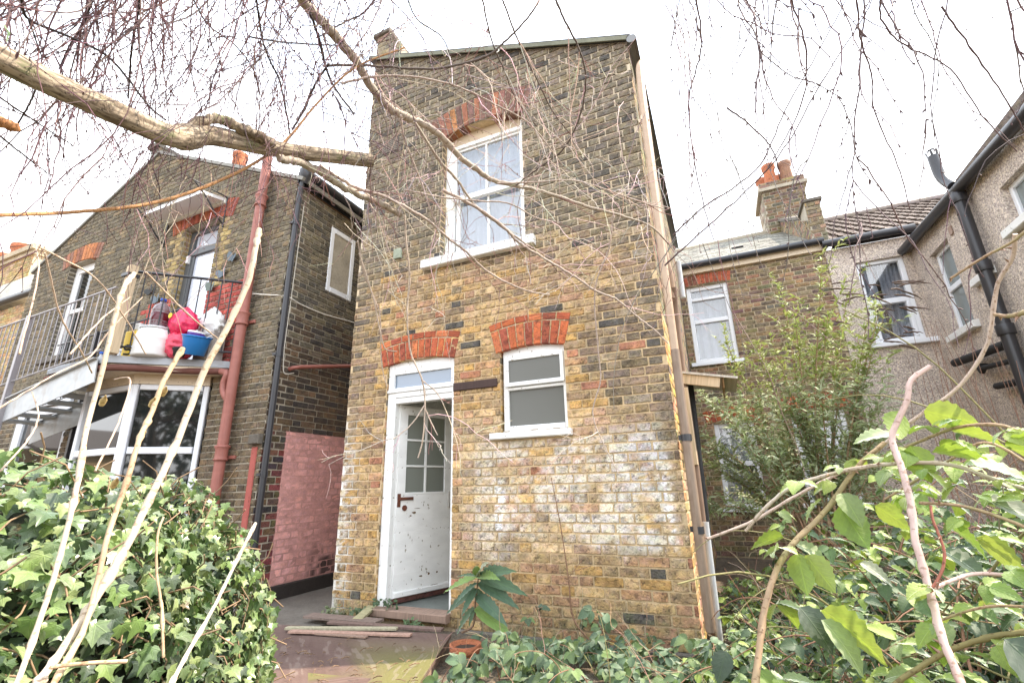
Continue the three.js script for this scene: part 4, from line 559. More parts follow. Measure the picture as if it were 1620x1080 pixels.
// things stacked on the balcony
{
  const by = 2.748, gr = undefined;
  { const t = thing('plastic_drum', 'large white plastic drum on the balcony floor, under the ribbed bottle', 'drum', V3(-6.24, by, 0.7)); part('body', lathe([[0.0, 0.0], [0.2, 0.0], [0.215, 0.03], [0.21, 0.1], [0.22, 0.12], [0.21, 0.14], [0.21, 0.22], [0.22, 0.24], [0.205, 0.27], [0.19, 0.33], [0.17, 0.36], [0.0, 0.36]], 28), mat([0.74, 0.74, 0.72], { roughness: 0.45 }), t, true); part('lid', lathe([[0.0, 0.362], [0.175, 0.362], [0.175, 0.385], [0.0, 0.385]], 28), mat([0.8, 0.8, 0.8], { roughness: 0.4 }), t, true); }
  { const t = thing('water_bottle', 'clear ribbed bottle of dark red liquid with a blue cap, on the white drum', 'bottle', V3(-6.24, by + 0.386, 0.7)); const prof = [[0, 0], [0.095, 0]]; for (let k = 0; k < 7; k++) prof.push([0.1, 0.02 + k * 0.035], [0.1, 0.035 + k * 0.035], [0.092, 0.045 + k * 0.035]); prof.push([0.085, 0.3], [0.03, 0.35], [0.03, 0.37], [0, 0.37]); part('body', lathe(prof, 24), phys([0.45, 0.36, 0.38], { transmission: 0.55, thickness: 0, roughness: 0.15 }), t, true); part('liquid', lathe([[0, 0.01], [0.1015, 0.012], [0.0935, 0.05], [0.1015, 0.06], [0.0935, 0.09], [0.1015, 0.1], [0.1015, 0.2], [0, 0.2]], 20), mat([0.10, 0.008, 0.014], { roughness: 0.2 }), t, true); part('cap', lathe([[0, 0.371], [0.035, 0.371], [0.035, 0.405], [0, 0.405]], 16), mat([0.03, 0.1, 0.5], { roughness: 0.4 }), t, true); }
  const bagGeo = (rx, ry, rz, seed, neck) => { const g = new THREE.SphereGeometry(1, 40, 28), p = g.attributes.position; for (let k = 0; k < p.count; k++) { let x = p.getX(k), y = p.getY(k), z = p.getZ(k); const a = Math.atan2(z, x), cr = Math.abs(vn(a * 2.2 + 20, y * 2.5 + 9, seed) - 0.5) * 0.46 + Math.abs(vn(a * 6 + 20, y * 6 + 3, seed + 1) - 0.5) * 0.3, q = 1.06 - cr; if (neck && y > 0.72) { const n = sst(0.72, 1, y); x *= 1 - 0.6 * n; z *= 1 - 0.6 * n; y += 0.25 * n; } p.setXYZ(k, x * rx * q, Math.max(-0.82, y) * ry * q, z * rz * q); } g.computeVertexNormals(); g.translate(0, ry * 0.8, 0); return g; };
  { const t = thing('plastic_bag', 'bright pink patterned plastic bag stuffed full, between the drum and the blue bucket', 'bag', V3(-5.97, by, 0.56)); part('bag', bagGeo(0.2, 0.2, 0.17, 7, false), mat([0.72, 0.06, 0.12], { roughness: 0.35, map: tPaint }), t, true); const b2 = bagGeo(0.19, 0.19, 0.16, 12, true); b2.translate(0.0, 0.3, 0); part('bag_top', b2, mat([0.75, 0.03, 0.11], { roughness: 0.3 }), t, true); const pt = new THREE.CylinderGeometry(0.035, 0.035, 0.006, 10); pt.rotateX(Math.PI / 2); pt.translate(-0.02, 0.52, 0.165); part('print', pt, mat([0.75, 0.6, 0.08]), t, true); }
  { const t = thing('plastic_bag', 'white plastic bag knotted full, at the back by the red wall', 'bag', V3(-5.8, by + 0.33, 0.32)); part('bag', bagGeo(0.22, 0.2, 0.13, 17, true), mat([0.72, 0.72, 0.7], { roughness: 0.4 }), t, true); const b = bx(-0.16, 0.16, -0.33, 0.04, -0.1, 0.08, 0.02); part('box', b, mat([0.45, 0.4, 0.36], { map: tMortar }), t, true); }
  { const t = thing('bucket', 'blue plastic bucket leaning at the right end of the balcony', 'bucket', V3(-5.7, by + 0.02, 0.54)); t.scale.setScalar(0.8); const g = lathe([[0, 0], [0.14, 0], [0.19, 0.27], [0.205, 0.27], [0.205, 0.29], [0.18, 0.29], [0.135, 0.02], [0, 0.02]], 28); part('body', g, mat([0.02, 0.2, 0.55], { roughness: 0.35 }), t, true); const h = new THREE.TorusGeometry(0.2, 0.006, 6, 24, Math.PI); h.rotateX(-1.1); h.translate(0, 0.275, 0); part('handle', h, M.whiteClean, t, true); t.rotation.z = -0.2; t.rotation.x = 0.1; }
  { const t = thing('tub', 'white tub with a purple band, tipped inside the blue bucket', 'tub', V3(-5.77, by + 0.22, 0.52)); t.scale.setScalar(0.62); part('body', lathe([[0, 0], [0.12, 0], [0.15, 0.1], [0.15, 0.18], [0.0, 0.18]], 24), mat([0.7, 0.7, 0.68], { roughness: 0.4 }), t, true); part('band', lathe([[0.139, 0.06], [0.1525, 0.1], [0.1525, 0.14], [0.1505, 0.145]], 24), mat([0.1, 0.04, 0.25], { roughness: 0.4 }), t, true); t.rotation.z = -0.15; }
  { const t = thing('storage_tub', 'yellow plastic tub with a black letter S, beside the timber post', 'tub', V3(-6.40, by, 0.83)); part('body', new RoundedBoxGeometry(0.16, 0.33, 0.16, 3, 0.02).translate(0, 0.165, 0), mat([0.75, 0.5, 0.015], { roughness: 0.4 }), t, true); part('lid', new RoundedBoxGeometry(0.1, 0.1, 0.1, 3, 0.02).translate(0.02, 0.39, 0), mat([0.7, 0.7, 0.68]), t, true);
    const s = new MB(), S = [[0.05, 0.13], [-0.03, 0.14], [-0.05, 0.115], [-0.03, 0.09], [0.03, 0.085], [0.05, 0.06], [0.03, 0.03], [-0.05, 0.035]].map(([x, y]) => V3(x + 0.012, y, 0.083)); const pts = smooth(S, 30); for (let k = 0; k < pts.length - 1; k++) { const p = pts[k], q = pts[k + 1], d = V3().subVectors(q, p).normalize(), nn = V3(-d.y, d.x, 0).multiplyScalar(0.012); s.quad(p.clone().add(nn), p.clone().sub(nn), q.clone().sub(nn), q.clone().add(nn)); } part('letter', s.geo(), mat([0.01, 0.01, 0.01], { side: THREE.DoubleSide }), t, true); t.rotation.y = 0.25; }
  { const t = thing('pot', 'black plastic pot on the balcony floor below the pink bag', 'pot', V3(-5.83, by, 0.63)); part('body', lathe([[0, 0], [0.055, 0], [0.07, 0.08], [0.078, 0.08], [0.078, 0.1], [0.06, 0.1], [0.05, 0.03], [0, 0.03]], 20), M.blackMatt, t, true); }
  const cr = [['white cap water bottle lying on the stair landing, nearest the post', 0], ['blue topped bottle lying on the stair landing, furthest left', 1], ['dark bottle lying among the bottles on the stair landing', 2]];
  cr.forEach(([lab, k]) => { const t = thing('bottle', lab, 'bottle', V3(-6.75 - k * 0.2, Y2(-6.75 - k * 0.2), 0.78 + 0.1 * (k % 2)), 'bottles on the stair landing'); part('body', lathe([[0, 0], [0.045, 0], [0.047, 0.15], [0.02, 0.21], [0.02, 0.23], [0, 0.23]], 16), k === 2 ? M.dark : phys([0.7, 0.72, 0.75], { transmission: 0.5, thickness: 0, roughness: 0.15 }), t, true); part('cap', lathe([[0, 0.231], [0.024, 0.231], [0.024, 0.26], [0, 0.26]], 12), k ? mat([0.03, 0.12, 0.5]) : M.whiteClean, t, true); if (k === 0) { } t.rotation.z = 1.2 * (k === 2 ? 1 : 0.05); });
  function Y2(x) { return 2.72 + (x + 6.6) * 0.165 - 0.03; }
}

// ------------------------------------------------------------------ the bright house far off at the left edge
{
  const t = thing('terraced_house', 'pale yellow brick house with a white band, seen far off at the left edge', 'house', V3(-17, 0, -3)); const f = F(V3(0, 0, -1), V3(1, 0, 0), V3(0, 0, 1));
  part('wall', bx(-20.5, -12.4, -0.1, 5.72, -6, -1.006), M.mortar, t); const yl = [[0.5, 0.36, 0.17], [0.44, 0.3, 0.13], [0.54, 0.4, 0.22], [0.4, 0.27, 0.13]]; const col = (s, y, r) => yl[Math.floor(r() * 4)].map((v) => v * (0.85 + 0.3 * r()));
  brickwork(t, f, [-18.6, -13.5, 2.6, 5.72], { seed: 51, nx: 1, ny: 1, parts: 60, color: col });
  part('eaves_board', bx(-20.5, -12.4, 5.98, 6.4, -1.3, -0.9), mat([0.78, 0.75, 0.66], { map: tMortar }), t); const g = new THREE.CylinderGeometry(0.08, 0.08, 8, 10); g.rotateZ(Math.PI / 2); g.translate(-16.5, 5.86, -0.86); part('gutter', g, M.black, t);
  part('chimney', merge([bx(-20.6, -15.75, 6.0, 7.25, -2.4, -1.106), bx(-20.66, -15.69, 7.25, 7.36, -2.46, -1.05), bx(-20.72, -15.63, 7.362, 7.5, -2.52, -0.99)]), M.mortar, t);
  brickwork(t, F(V3(0, 0, -1.1), V3(1, 0, 0), V3(0, 0, 1)), [-19.6, -15.75, 6.42, 7.25], { seed: 52, nx: 1, ny: 1, parts: 60, color: col, restName: 'chimney_brickwork' });
  for (const [x] of [[-19.1], [-17.85]]) part('chimney_pot', lathe([[0, 0], [0.36, 0], [0.3, 0.5], [0.35, 0.55], [0.35, 0.68], [0.27, 0.68], [0.24, 0.3]], 18, V3(x, 7.5, -1.6)), M.terracotta, t);
}
// ------------------------------------------------------------------ the brick terrace behind, to the right
{
  const t = thing('terraced_house', 'brown brick house with slate roof and chimney behind the leafy shrub', 'house', V3(0.5, 0, -7)); const Z = -5, f = F(V3(0, 0, Z), V3(1, 0, 0), V3(0, 0, 1));
  const w1 = [-0.2, 0.53, 3.24, 4.74], w2 = [-0.06, 0.57, 0.74, 2.12], w3 = [1.14, 1.9, 0.8, 2.22], holes = [w1, w2, w3];
  part('wall', slab([[-4.2, -0.1], [2.14, -0.1], [2.14, 5.0], [-4.2, 5.0]], holes, Z - 0.24, Z - 0.006), M.mortar, t); part('room_back', bx(-4.2, 2.1, 0, 5, Z - 0.8, Z - 0.75), M.plaster, t);
  const br = [[0.25, 0.175, 0.105], [0.29, 0.2, 0.115], [0.2, 0.145, 0.095], [0.32, 0.225, 0.13], [0.25, 0.175, 0.115], [0.17, 0.125, 0.09]]; const col = (x, y, r) => br[Math.floor(r() * 6)].map((v) => v * (0.85 + 0.35 * r()));
  brickwork(t, f, [-0.6, 2.14, 0, 4.97], { holes, seed: 61, joint: 0.016, nx: 2, ny: 1, parts: 240, color: col });
  archBricks(t, f, -0.27, 0.6, 4.74, 0.03, 0.2, 12, { seed: 62, colors: [[0.42, 0.11, 0.06], [0.36, 0.1, 0.06], [0.24, 0.1, 0.07], [0.5, 0.15, 0.07]] });
  archBricks(t, f, -0.16, 0.67, 2.12, 0.06, 0.22, 10, { seed: 63 }); archBricks(t, f, 1.04, 2.0, 2.22, 0.06, 0.24, 12, { seed: 64 });
  const win = (w, o = {}) => makeWindow(t, f, [[w[0], w[0] + 0.075, w[2], w[3] + 0.06, -0.14, -0.05], [w[1] - 0.075, w[1], w[2], w[3] + 0.06, -0.14, -0.05], [w[0] + 0.075, w[1] - 0.075, w[3] - 0.08, w[3] + 0.06, -0.14, -0.06], [w[0] + 0.075, w[1] - 0.075, w[2], w[2] + 0.07, -0.14, -0.05], [w[0] + 0.075, w[1] - 0.075, o.m - 0.05, o.m + 0.03, -0.13, -0.055], ...(o.m2 ? [[w[0] + 0.075, w[1] - 0.075, o.m2 - 0.025, o.m2 + 0.035, -0.13, -0.055]] : [])], [[w[0] + 0.075, w[1] - 0.075, w[2] + 0.07, w[3] - 0.08, -0.1, M.pane]], { mat: M.upvc, bevel: 0.008, sill: [w[0] - 0.08, w[1] + 0.08, w[2] - 0.07, w[2] - 0.002, -0.1, 0.06] });
  win(w1, { m: 4.05, m2: 4.48 }); win(w2, { m: 1.45 }); win(w3, { m: 1.6 });
  curtain(t, f, w1[0], w1[1], w1[2], w1[3], -0.2, 5, 0.012, M.net, 'net_curtain'); curtain(t, f, w2[0], w2[1], w2[2], w2[3], -0.2, 5, 0.012, M.net, 'net_curtain'); curtain(t, f, w3[0], w3[1], w3[2], w3[3], -0.2, 0.25, 0.0, M.net, 'blind');
  part('fascia', bx(-4.2, 2.14, 4.98, 5.1, Z + 0.002, Z + 0.07), M.cream, t);
  const gu = new THREE.CylinderGeometry(0.058, 0.058, 6.34, 10); gu.rotateZ(Math.PI / 2); gu.translate(-1.03, 5.13, Z + 0.13); part('gutter', gu, M.black, t);
  const rf = F(V3(-4.2, 5.15, Z + 0.1), V3(1, 0, 0), V3(0, 3.1, 1.85), V3(0, 1.85, -3.1)), RLn = Math.hypot(1.85, 3.1), rr = mulberry(66);
  const rb = new MB(); obox(rb, rf, 0, 6.3, 0, RLn, -0.1, -0.012, [1, 1, 1]); const roof = rb.build('roof', M.slate, t);
  const sl = new MB(); for (let k = 0; k < 18; k++) for (let i = -1; i < 16; i++) { const s0 = 3.6 + i * 0.18 + (k % 2) * 0.09, q = 0.6 + 0.7 * rr(), c = [q, q * (0.98 + 0.04 * rr()), q * (0.93 + 0.06 * rr())]; const ff = F(fp(rf, 0, k * 0.198, 0), rf.U, V3().copy(rf.N).addScaledVector(rf.V, 0.04), V3().copy(rf.V).addScaledVector(rf.N, -0.04)); if (s0 < 6.28) obox(sl, ff, s0 + 0.003, Math.min(6.3, s0 + 0.177), 0, 0.25, -0.004, 0.009 + 0.004 * rr(), c); } stuff(sl.build('slates', M.slate, roof));
  const rd = new THREE.CylinderGeometry(0.08, 0.08, 6.3, 8); rd.rotateZ(Math.PI / 2); const rp = fp(rf, 3.15, RLn, 0); rd.translate(rp.x, rp.y, rp.z); part('ridge', rd, M.mortarDark, roof); const vt = new MB(); obox(vt, rf, 5.0, 5.22, 1.35, 1.47, 0.0, 0.04); vt.build('roof_vent', M.dark, roof);
  // chimney with corbelled top and pots
  const ch = part('chimney', merge([bx(1.78, 2.66, 6.2, 7.86, -8.6, -7.506), bx(1.70, 2.74, 7.86, 7.94, -8.68, -7.44), bx(1.74, 2.70, 7.942, 8.08, -8.64, -7.47), bx(1.84, 2.6, 8.082, 8.17, -8.5, -7.6, 0.03)]), M.mortarDark, t);
  brickwork(t, F(V3(0, 0, -7.5), V3(1, 0, 0), V3(0, 0, 1)), [1.78, 2.66, 6.4, 7.86], { seed: 67, nx: 2, ny: 1, parts: 60, color: (x, y, r) => col(x, y, r).map((v) => v * 0.7), restName: 'chimney_brickwork' }); brickwork(t, F(V3(1.784, 0, 0), V3(0, 0, 1), V3(-1, 0, 0)), [-8.58, -7.51, 6.4, 7.86], { seed: 68, nx: 1, ny: 1, parts: 0, color: (x, y, r) => col(x, y, r).map((v) => v * 0.7), restName: 'chimney_side_brickwork' });
  brickwork(t, F(V3(0, 0, -7.464), V3(1, 0, 0), V3(0, 0, 1)), [1.74, 2.70, 7.945, 8.08], { seed: 69, nx: 1, ny: 1, parts: 0, color: col, restName: 'corbel_brickwork' });
  const pot = (x, z, h, m) => part('chimney_pot', lathe([[0.1, 0], [0.145, 0], [0.12, h - 0.14], [0.155, h - 0.1], [0.155, h], [0.11, h], [0.09, 0.1]], 18, V3(x, 8.15, z)), m, t); pot(2.06, -7.75, 0.55, M.terracotta); pot(2.42, -7.8, 0.56, mat([0.32, 0.17, 0.11], { map: tGrain })); pot(1.95, -8.25, 0.5, M.terracotta); pot(2.3, -8.3, 0.5, M.terracotta);
  const fl = new MB(); obox(fl, F(V3(1.72, 6.55, -7.5), V3(1, 0, 0), V3(0, 0, 1)), 0, 0.45, -0.12, 0.12, 0.0, 0.02); fl.build('lead_flashing', M.greyPipe, t);
  // party wall up through the roof, with coping and raised foot
  const g = new THREE.ExtrudeGeometry(new THREE.Shape([[5.0, 5.1], [5.5, 5.15], [7.5, 6.35], [7.5, 6.98], [5.52, 5.92], [5.5, 6.0], [5.02, 6.0]].map(([z, y]) => new THREE.Vector2(z, y))), { depth: 0.24, bevelEnabled: false }); g.rotateY(Math.PI / 2); g.translate(2.02, 0, 0); part('party_wall', g, M.mortarDark, t);
  brickwork(t, F(V3(0, 0, -5.0), V3(1, 0, 0), V3(0, 0, 1)), [2.02, 2.26, 5.2, 5.98], { seed: 70, nx: 1, ny: 1, parts: 0, color: col, restName: 'party_wall_brickwork' });
  brickwork(t, F(V3(2.02, 0, 0), V3(0, 0, 1), V3(-1, 0, 0)), [-7.5, -5.0, 5.3, 6.98], { seed: 71, nx: 1, ny: 1, parts: 0, color: col, restName: 'party_side_brickwork', clips: [[0.535, 1, 2.95], [-0.6, -1, -1.9]] });
  const cp = new MB(); obox(cp, F(V3(2.14, 5.94, -5.52), V3(1, 0, 0), V3(0, 1.98, 1.06), V3(0, 1.06, -1.98)), -0.16, 0.16, 0, 2.24, 0, 0.06, null, 0.01); obox(cp, F(V3(2.14, 6.0, -5.26), V3(1, 0, 0), V3(0, 1, 0), V3(0, 0, -1)), -0.16, 0.16, -0.28, 0.26, 0, 0.06, null, 0.01); cp.build('coping', M.concrete, t);
}
// ------------------------------------------------------------------ the pebbledashed house on the right
{
  const t = thing('terraced_house', 'pink grey pebbledashed house with white windows and black pipes, at the right edge', 'house', V3(4.5, 0, -4)); const Z = -5, X = 3.3;
  const f = F(V3(0, 0, Z + 0.01), V3(1, 0, 0), V3(0, 0, 1)), sf = F(V3(X, 0, 0), V3(0, 0, 1), V3(-1, 0, 0));
  const w = [2.53, 3.2, 3.22, 4.66];
  part('wall', inFrame(slab([[2.145, -0.1], [X + 0.2, -0.1], [X + 0.2, 4.98], [2.145, 4.98]], [w], -0.24, 0), f), M.pebble, t);
  const A = [-4.42, -3.8, 3.1, 4.34], B = [-3.36, -3.1, 3.56, 4.16], C = [-2.42, -1.75, 3.78, 4.25];
  part('side_wall', inFrame(slab([[-4.985, -0.1], [-1.15, -0.1], [-1.15, 4.66], [-4.985, 4.74]], [A, B, C], -0.25, 0), sf), M.pebble, t);
  part('back_wall', merge([bx(X + 0.26, 8, -0.1, 4.7, -5, -4.8), bx(7.8, 8, -0.1, 4.7, -4.8, -1.15), bx(X + 0.26, 7.8, -0.1, 4.7, -1.35, -1.15), bx(X + 0.26, 7.8, 4.6, 4.7, -4.8, -1.35)]), M.pebble, t);
  part('room_back', merge([bx(2.2, 3.28, 2.6, 4.9, -5.9, -5.85), bx(4.2, 4.25, 2.6, 4.5, -4.8, -1.4)]), M.dark, t);
  makeWindow(t, f, [[w[0], w[0] + 0.07, w[2], w[3], -0.14, -0.06], [w[1] - 0.07, w[1], w[2], w[3], -0.14, -0.06], [w[0] + 0.07, w[1] - 0.07, w[3] - 0.06, w[3], -0.14, -0.06], [w[0] + 0.07, w[1] - 0.07, w[2], w[2] + 0.07, -0.14, -0.06], [w[0] + 0.07, w[1] - 0.07, 3.88, 3.97, -0.14, -0.055], [w[0] + 0.07, w[0] + 0.12, w[2] + 0.07, 3.88, -0.13, -0.05], [w[1] - 0.12, w[1] - 0.07, w[2] + 0.07, 3.88, -0.13, -0.05]], [[w[0] + 0.07, w[1] - 0.07, 3.97, w[3] - 0.06, -0.1, M.pane], [w[0] + 0.12, w[1] - 0.12, w[2] + 0.07, 3.88, -0.1, M.pane]], { mat: M.upvc, bevel: 0.008, sill: [w[0] - 0.09, w[1] + 0.2, w[2] - 0.08, w[2] - 0.004, -0.1, 0.09] });
  curtain(t, f, w[0], w[0] + 0.27, w[2], w[3], -0.2, 4, 0.025, M.net); curtain(t, f, w[0] + 0.32, w[1], w[2], w[3], -0.2, 6, 0.03, M.net);
  const grey = phys([0.2, 0.23, 0.23], { roughness: 0.1, ior: 1.5 });
  const sw = (q, mid, o = {}) => makeWindow(t, sf, [[q[0], q[0] + 0.06, q[2], q[3], -0.14, -0.07], [q[1] - 0.06, q[1], q[2], q[3], -0.14, -0.07], [q[0] + 0.06, q[1] - 0.06, q[3] - 0.06, q[3], -0.14, -0.07], [q[0] + 0.06, q[1] - 0.06, q[2], q[2] + 0.06, -0.14, -0.07], ...(mid ? [[q[0] + 0.06, q[1] - 0.06, mid - 0.04, mid + 0.04, -0.14, -0.065]] : [])], [[q[0] + 0.06, q[1] - 0.06, q[2] + 0.06, q[3] - 0.06, -0.1, grey]], { mat: M.upvc, bevel: 0.008, sill: [q[0] - 0.12, q[1] + 0.12, q[2] - 0.1, q[2] - 0.004, -0.1, 0.07], sillMat: M.white });
  sw(A, 3.74); sw(B); sw(C);
  // gutters, fascia, roofs
  const g1 = new THREE.CylinderGeometry(0.065, 0.065, 1.3, 10); g1.rotateZ(Math.PI / 2); g1.translate(2.75, 5.05, Z + 0.14); part('gutter', g1, M.black, t); part('fascia', bx(2.26, X + 0.1, 4.982, 5.1, Z + 0.012, Z + 0.06), M.black, t);
  const g2 = new MB(); tube(g2, [V3(X - 0.1, 4.73, -5.1), V3(X - 0.1, 4.53, -1.1)], 0.07, 12); const G2 = g2.build('gutter', M.black, t); part('fascia', bx(X - 0.05, X + 0.02, 4.745, 4.8, -5, -1.1), M.black, t);
  const wr = new MB(); obox(wr, F(V3(X - 0.08, 4.76, -5.2), V3(0, 0, 1), V3(-0.3, 1, 0).normalize(), V3(1, 0.3, 0)), 0, 4.1, 0, 4.5, -0.1, 0); const wrf = wr.build('wing_roof', M.tile, t);
  const rf = F(V3(2.27, 5.1, Z + 0.12), V3(1, 0, 0), V3(0, 3.12, 1.9), V3(0, 1.9, -3.12)), Ln = Math.hypot(1.9, 3.12), r = mulberry(81);
  const rb = new MB(); obox(rb, rf, 0, 5, 0, Ln, -0.1, -0.012, [1, 1, 1]); const roof = rb.build('roof', M.tile, t);
  const variants = []; for (let k = 0; k < 6; k++) { const mb = new MB(), q = 0.75 + 0.5 * r(), c = [q, q * 0.98, q * 0.96], ff = F(V3(), rf.U, V3().copy(rf.N).addScaledVector(rf.V, 0.055).normalize(), V3().copy(rf.V).addScaledVector(rf.N, -0.055)); obox(mb, ff, 0.002, 0.16, 0, 0.25, -0.003, 0.01, c); const ids = []; for (let a = 0; a <= 4; a++) { const an = Math.PI * a / 4; for (const tt of [0, 0.25]) ids.push(mb.v(fp(ff, 0.165 - Math.cos(an) * 0.04, tt, 0.008 + Math.sin(an) * 0.022), V3().addScaledVector(ff.U, -Math.cos(an)).addScaledVector(ff.N, Math.sin(an)), [a * 0.03, tt], c)); } for (let a = 0; a < 4; a++) { const [p, q2, s, u] = ids.slice(2 * a, 2 * a + 4); mb.tri(p, u, s); mb.tri(p, q2, u); } const cap = mb.v(fp(ff, 0.165, 0, 0.008), ff.V.clone().negate(), [0, 0], c), cc = []; for (let a = 0; a <= 4; a++) { const an = Math.PI * a / 4; cc.push(mb.v(fp(ff, 0.165 - Math.cos(an) * 0.04, 0, 0.008 + Math.sin(an) * 0.022), ff.V.clone().negate(), [0, 0], c)); } for (let a = 0; a < 4; a++) mb.tri(cap, cc[a + 1], cc[a]); variants.push(mb.geo()); }
  for (let k = 0; k < 17; k++) for (let i = 0; i < 17; i++) { const p = fp(rf, i * 0.2 + (k % 2) * 0.02, k * 0.22, 0); if (k * 0.22 > Ln - 0.1) continue; const m = new THREE.Mesh(variants[Math.floor(r() * 6)], M.tile); m.name = 'roof_tile'; t.updateWorldMatrix(true, false); m.position.copy(p).sub(t.position); m.castShadow = m.receiveShadow = true; roof.add(m); }
  const rg = new THREE.CylinderGeometry(0.09, 0.09, 5, 10); rg.rotateZ(Math.PI / 2); const rp = fp(rf, 2.5, Ln, 0); rg.translate(rp.x, rp.y, rp.z); part('ridge', rg, M.tile, roof);
  // black pipes
  const P = (pts, rr, n = 'waste_pipe', m = M.blackMatt) => { const mb = new MB(); tube(mb, pts, rr, 12); return mb.build(n, m, t); };
  const sp = P([V3(X - 0.11, 4.6, -2.97), V3(X - 0.11, 0, -2.97)], 0.065, 'soil_pipe', M.black); for (const y of [4.5, 3.55, 2.75]) part('pipe_collar', lathe([[0.06, -0.06], [0.085, -0.06], [0.085, 0.06], [0.06, 0.06]], 14, V3(X - 0.11, y, -2.97)), M.black, sp);
  const vp = P(smooth([V3(X - 0.11, 4.7, -3.0), V3(X - 0.11, 4.85, -3.12), V3(X - 0.12, 5.0, -3.18), V3(X - 0.12, 5.3, -3.2)], 16), 0.06, 'vent_pipe', M.black); const cg = new MB(); for (let k = 0; k < 6; k++) { const a = k * 1.047; tube(cg, [V3(X - 0.12 + Math.cos(a) * 0.055, 5.3, -3.2 + Math.sin(a) * 0.055), V3(X - 0.12 + Math.cos(a) * 0.07, 5.38, -3.2 + Math.sin(a) * 0.07), V3(X - 0.12, 5.42, -3.2)], 0.008, 5); } cg.build('cage', M.black, vp);
  P([V3(X - 0.1, 2.68, -4.4), V3(X - 0.1, 2.6, -3.05)], 0.055); P([V3(X - 0.1, 2.42, -3.78), V3(X - 0.1, 2.46, -3.7), V3(X - 0.1, 2.4, -3.02)], 0.032); P([V3(X - 0.08, 2.2, -3.6), V3(X - 0.08, 2.15, -2.9)], 0.04);
  const el = new MB(); tube(el, smooth([V3(X - 0.02, 2.5, -3.8), V3(X - 0.1, 2.5, -3.8), V3(X - 0.1, 2.42, -3.78)], 8), 0.032, 8); el.build('elbow', M.blackMatt, t);
  part('air_vent', bx(X - 0.02, X + 0.001, 4.3, 4.42, -3.66, -3.58, 0.005), mat([0.35, 0.25, 0.2]), t);
}
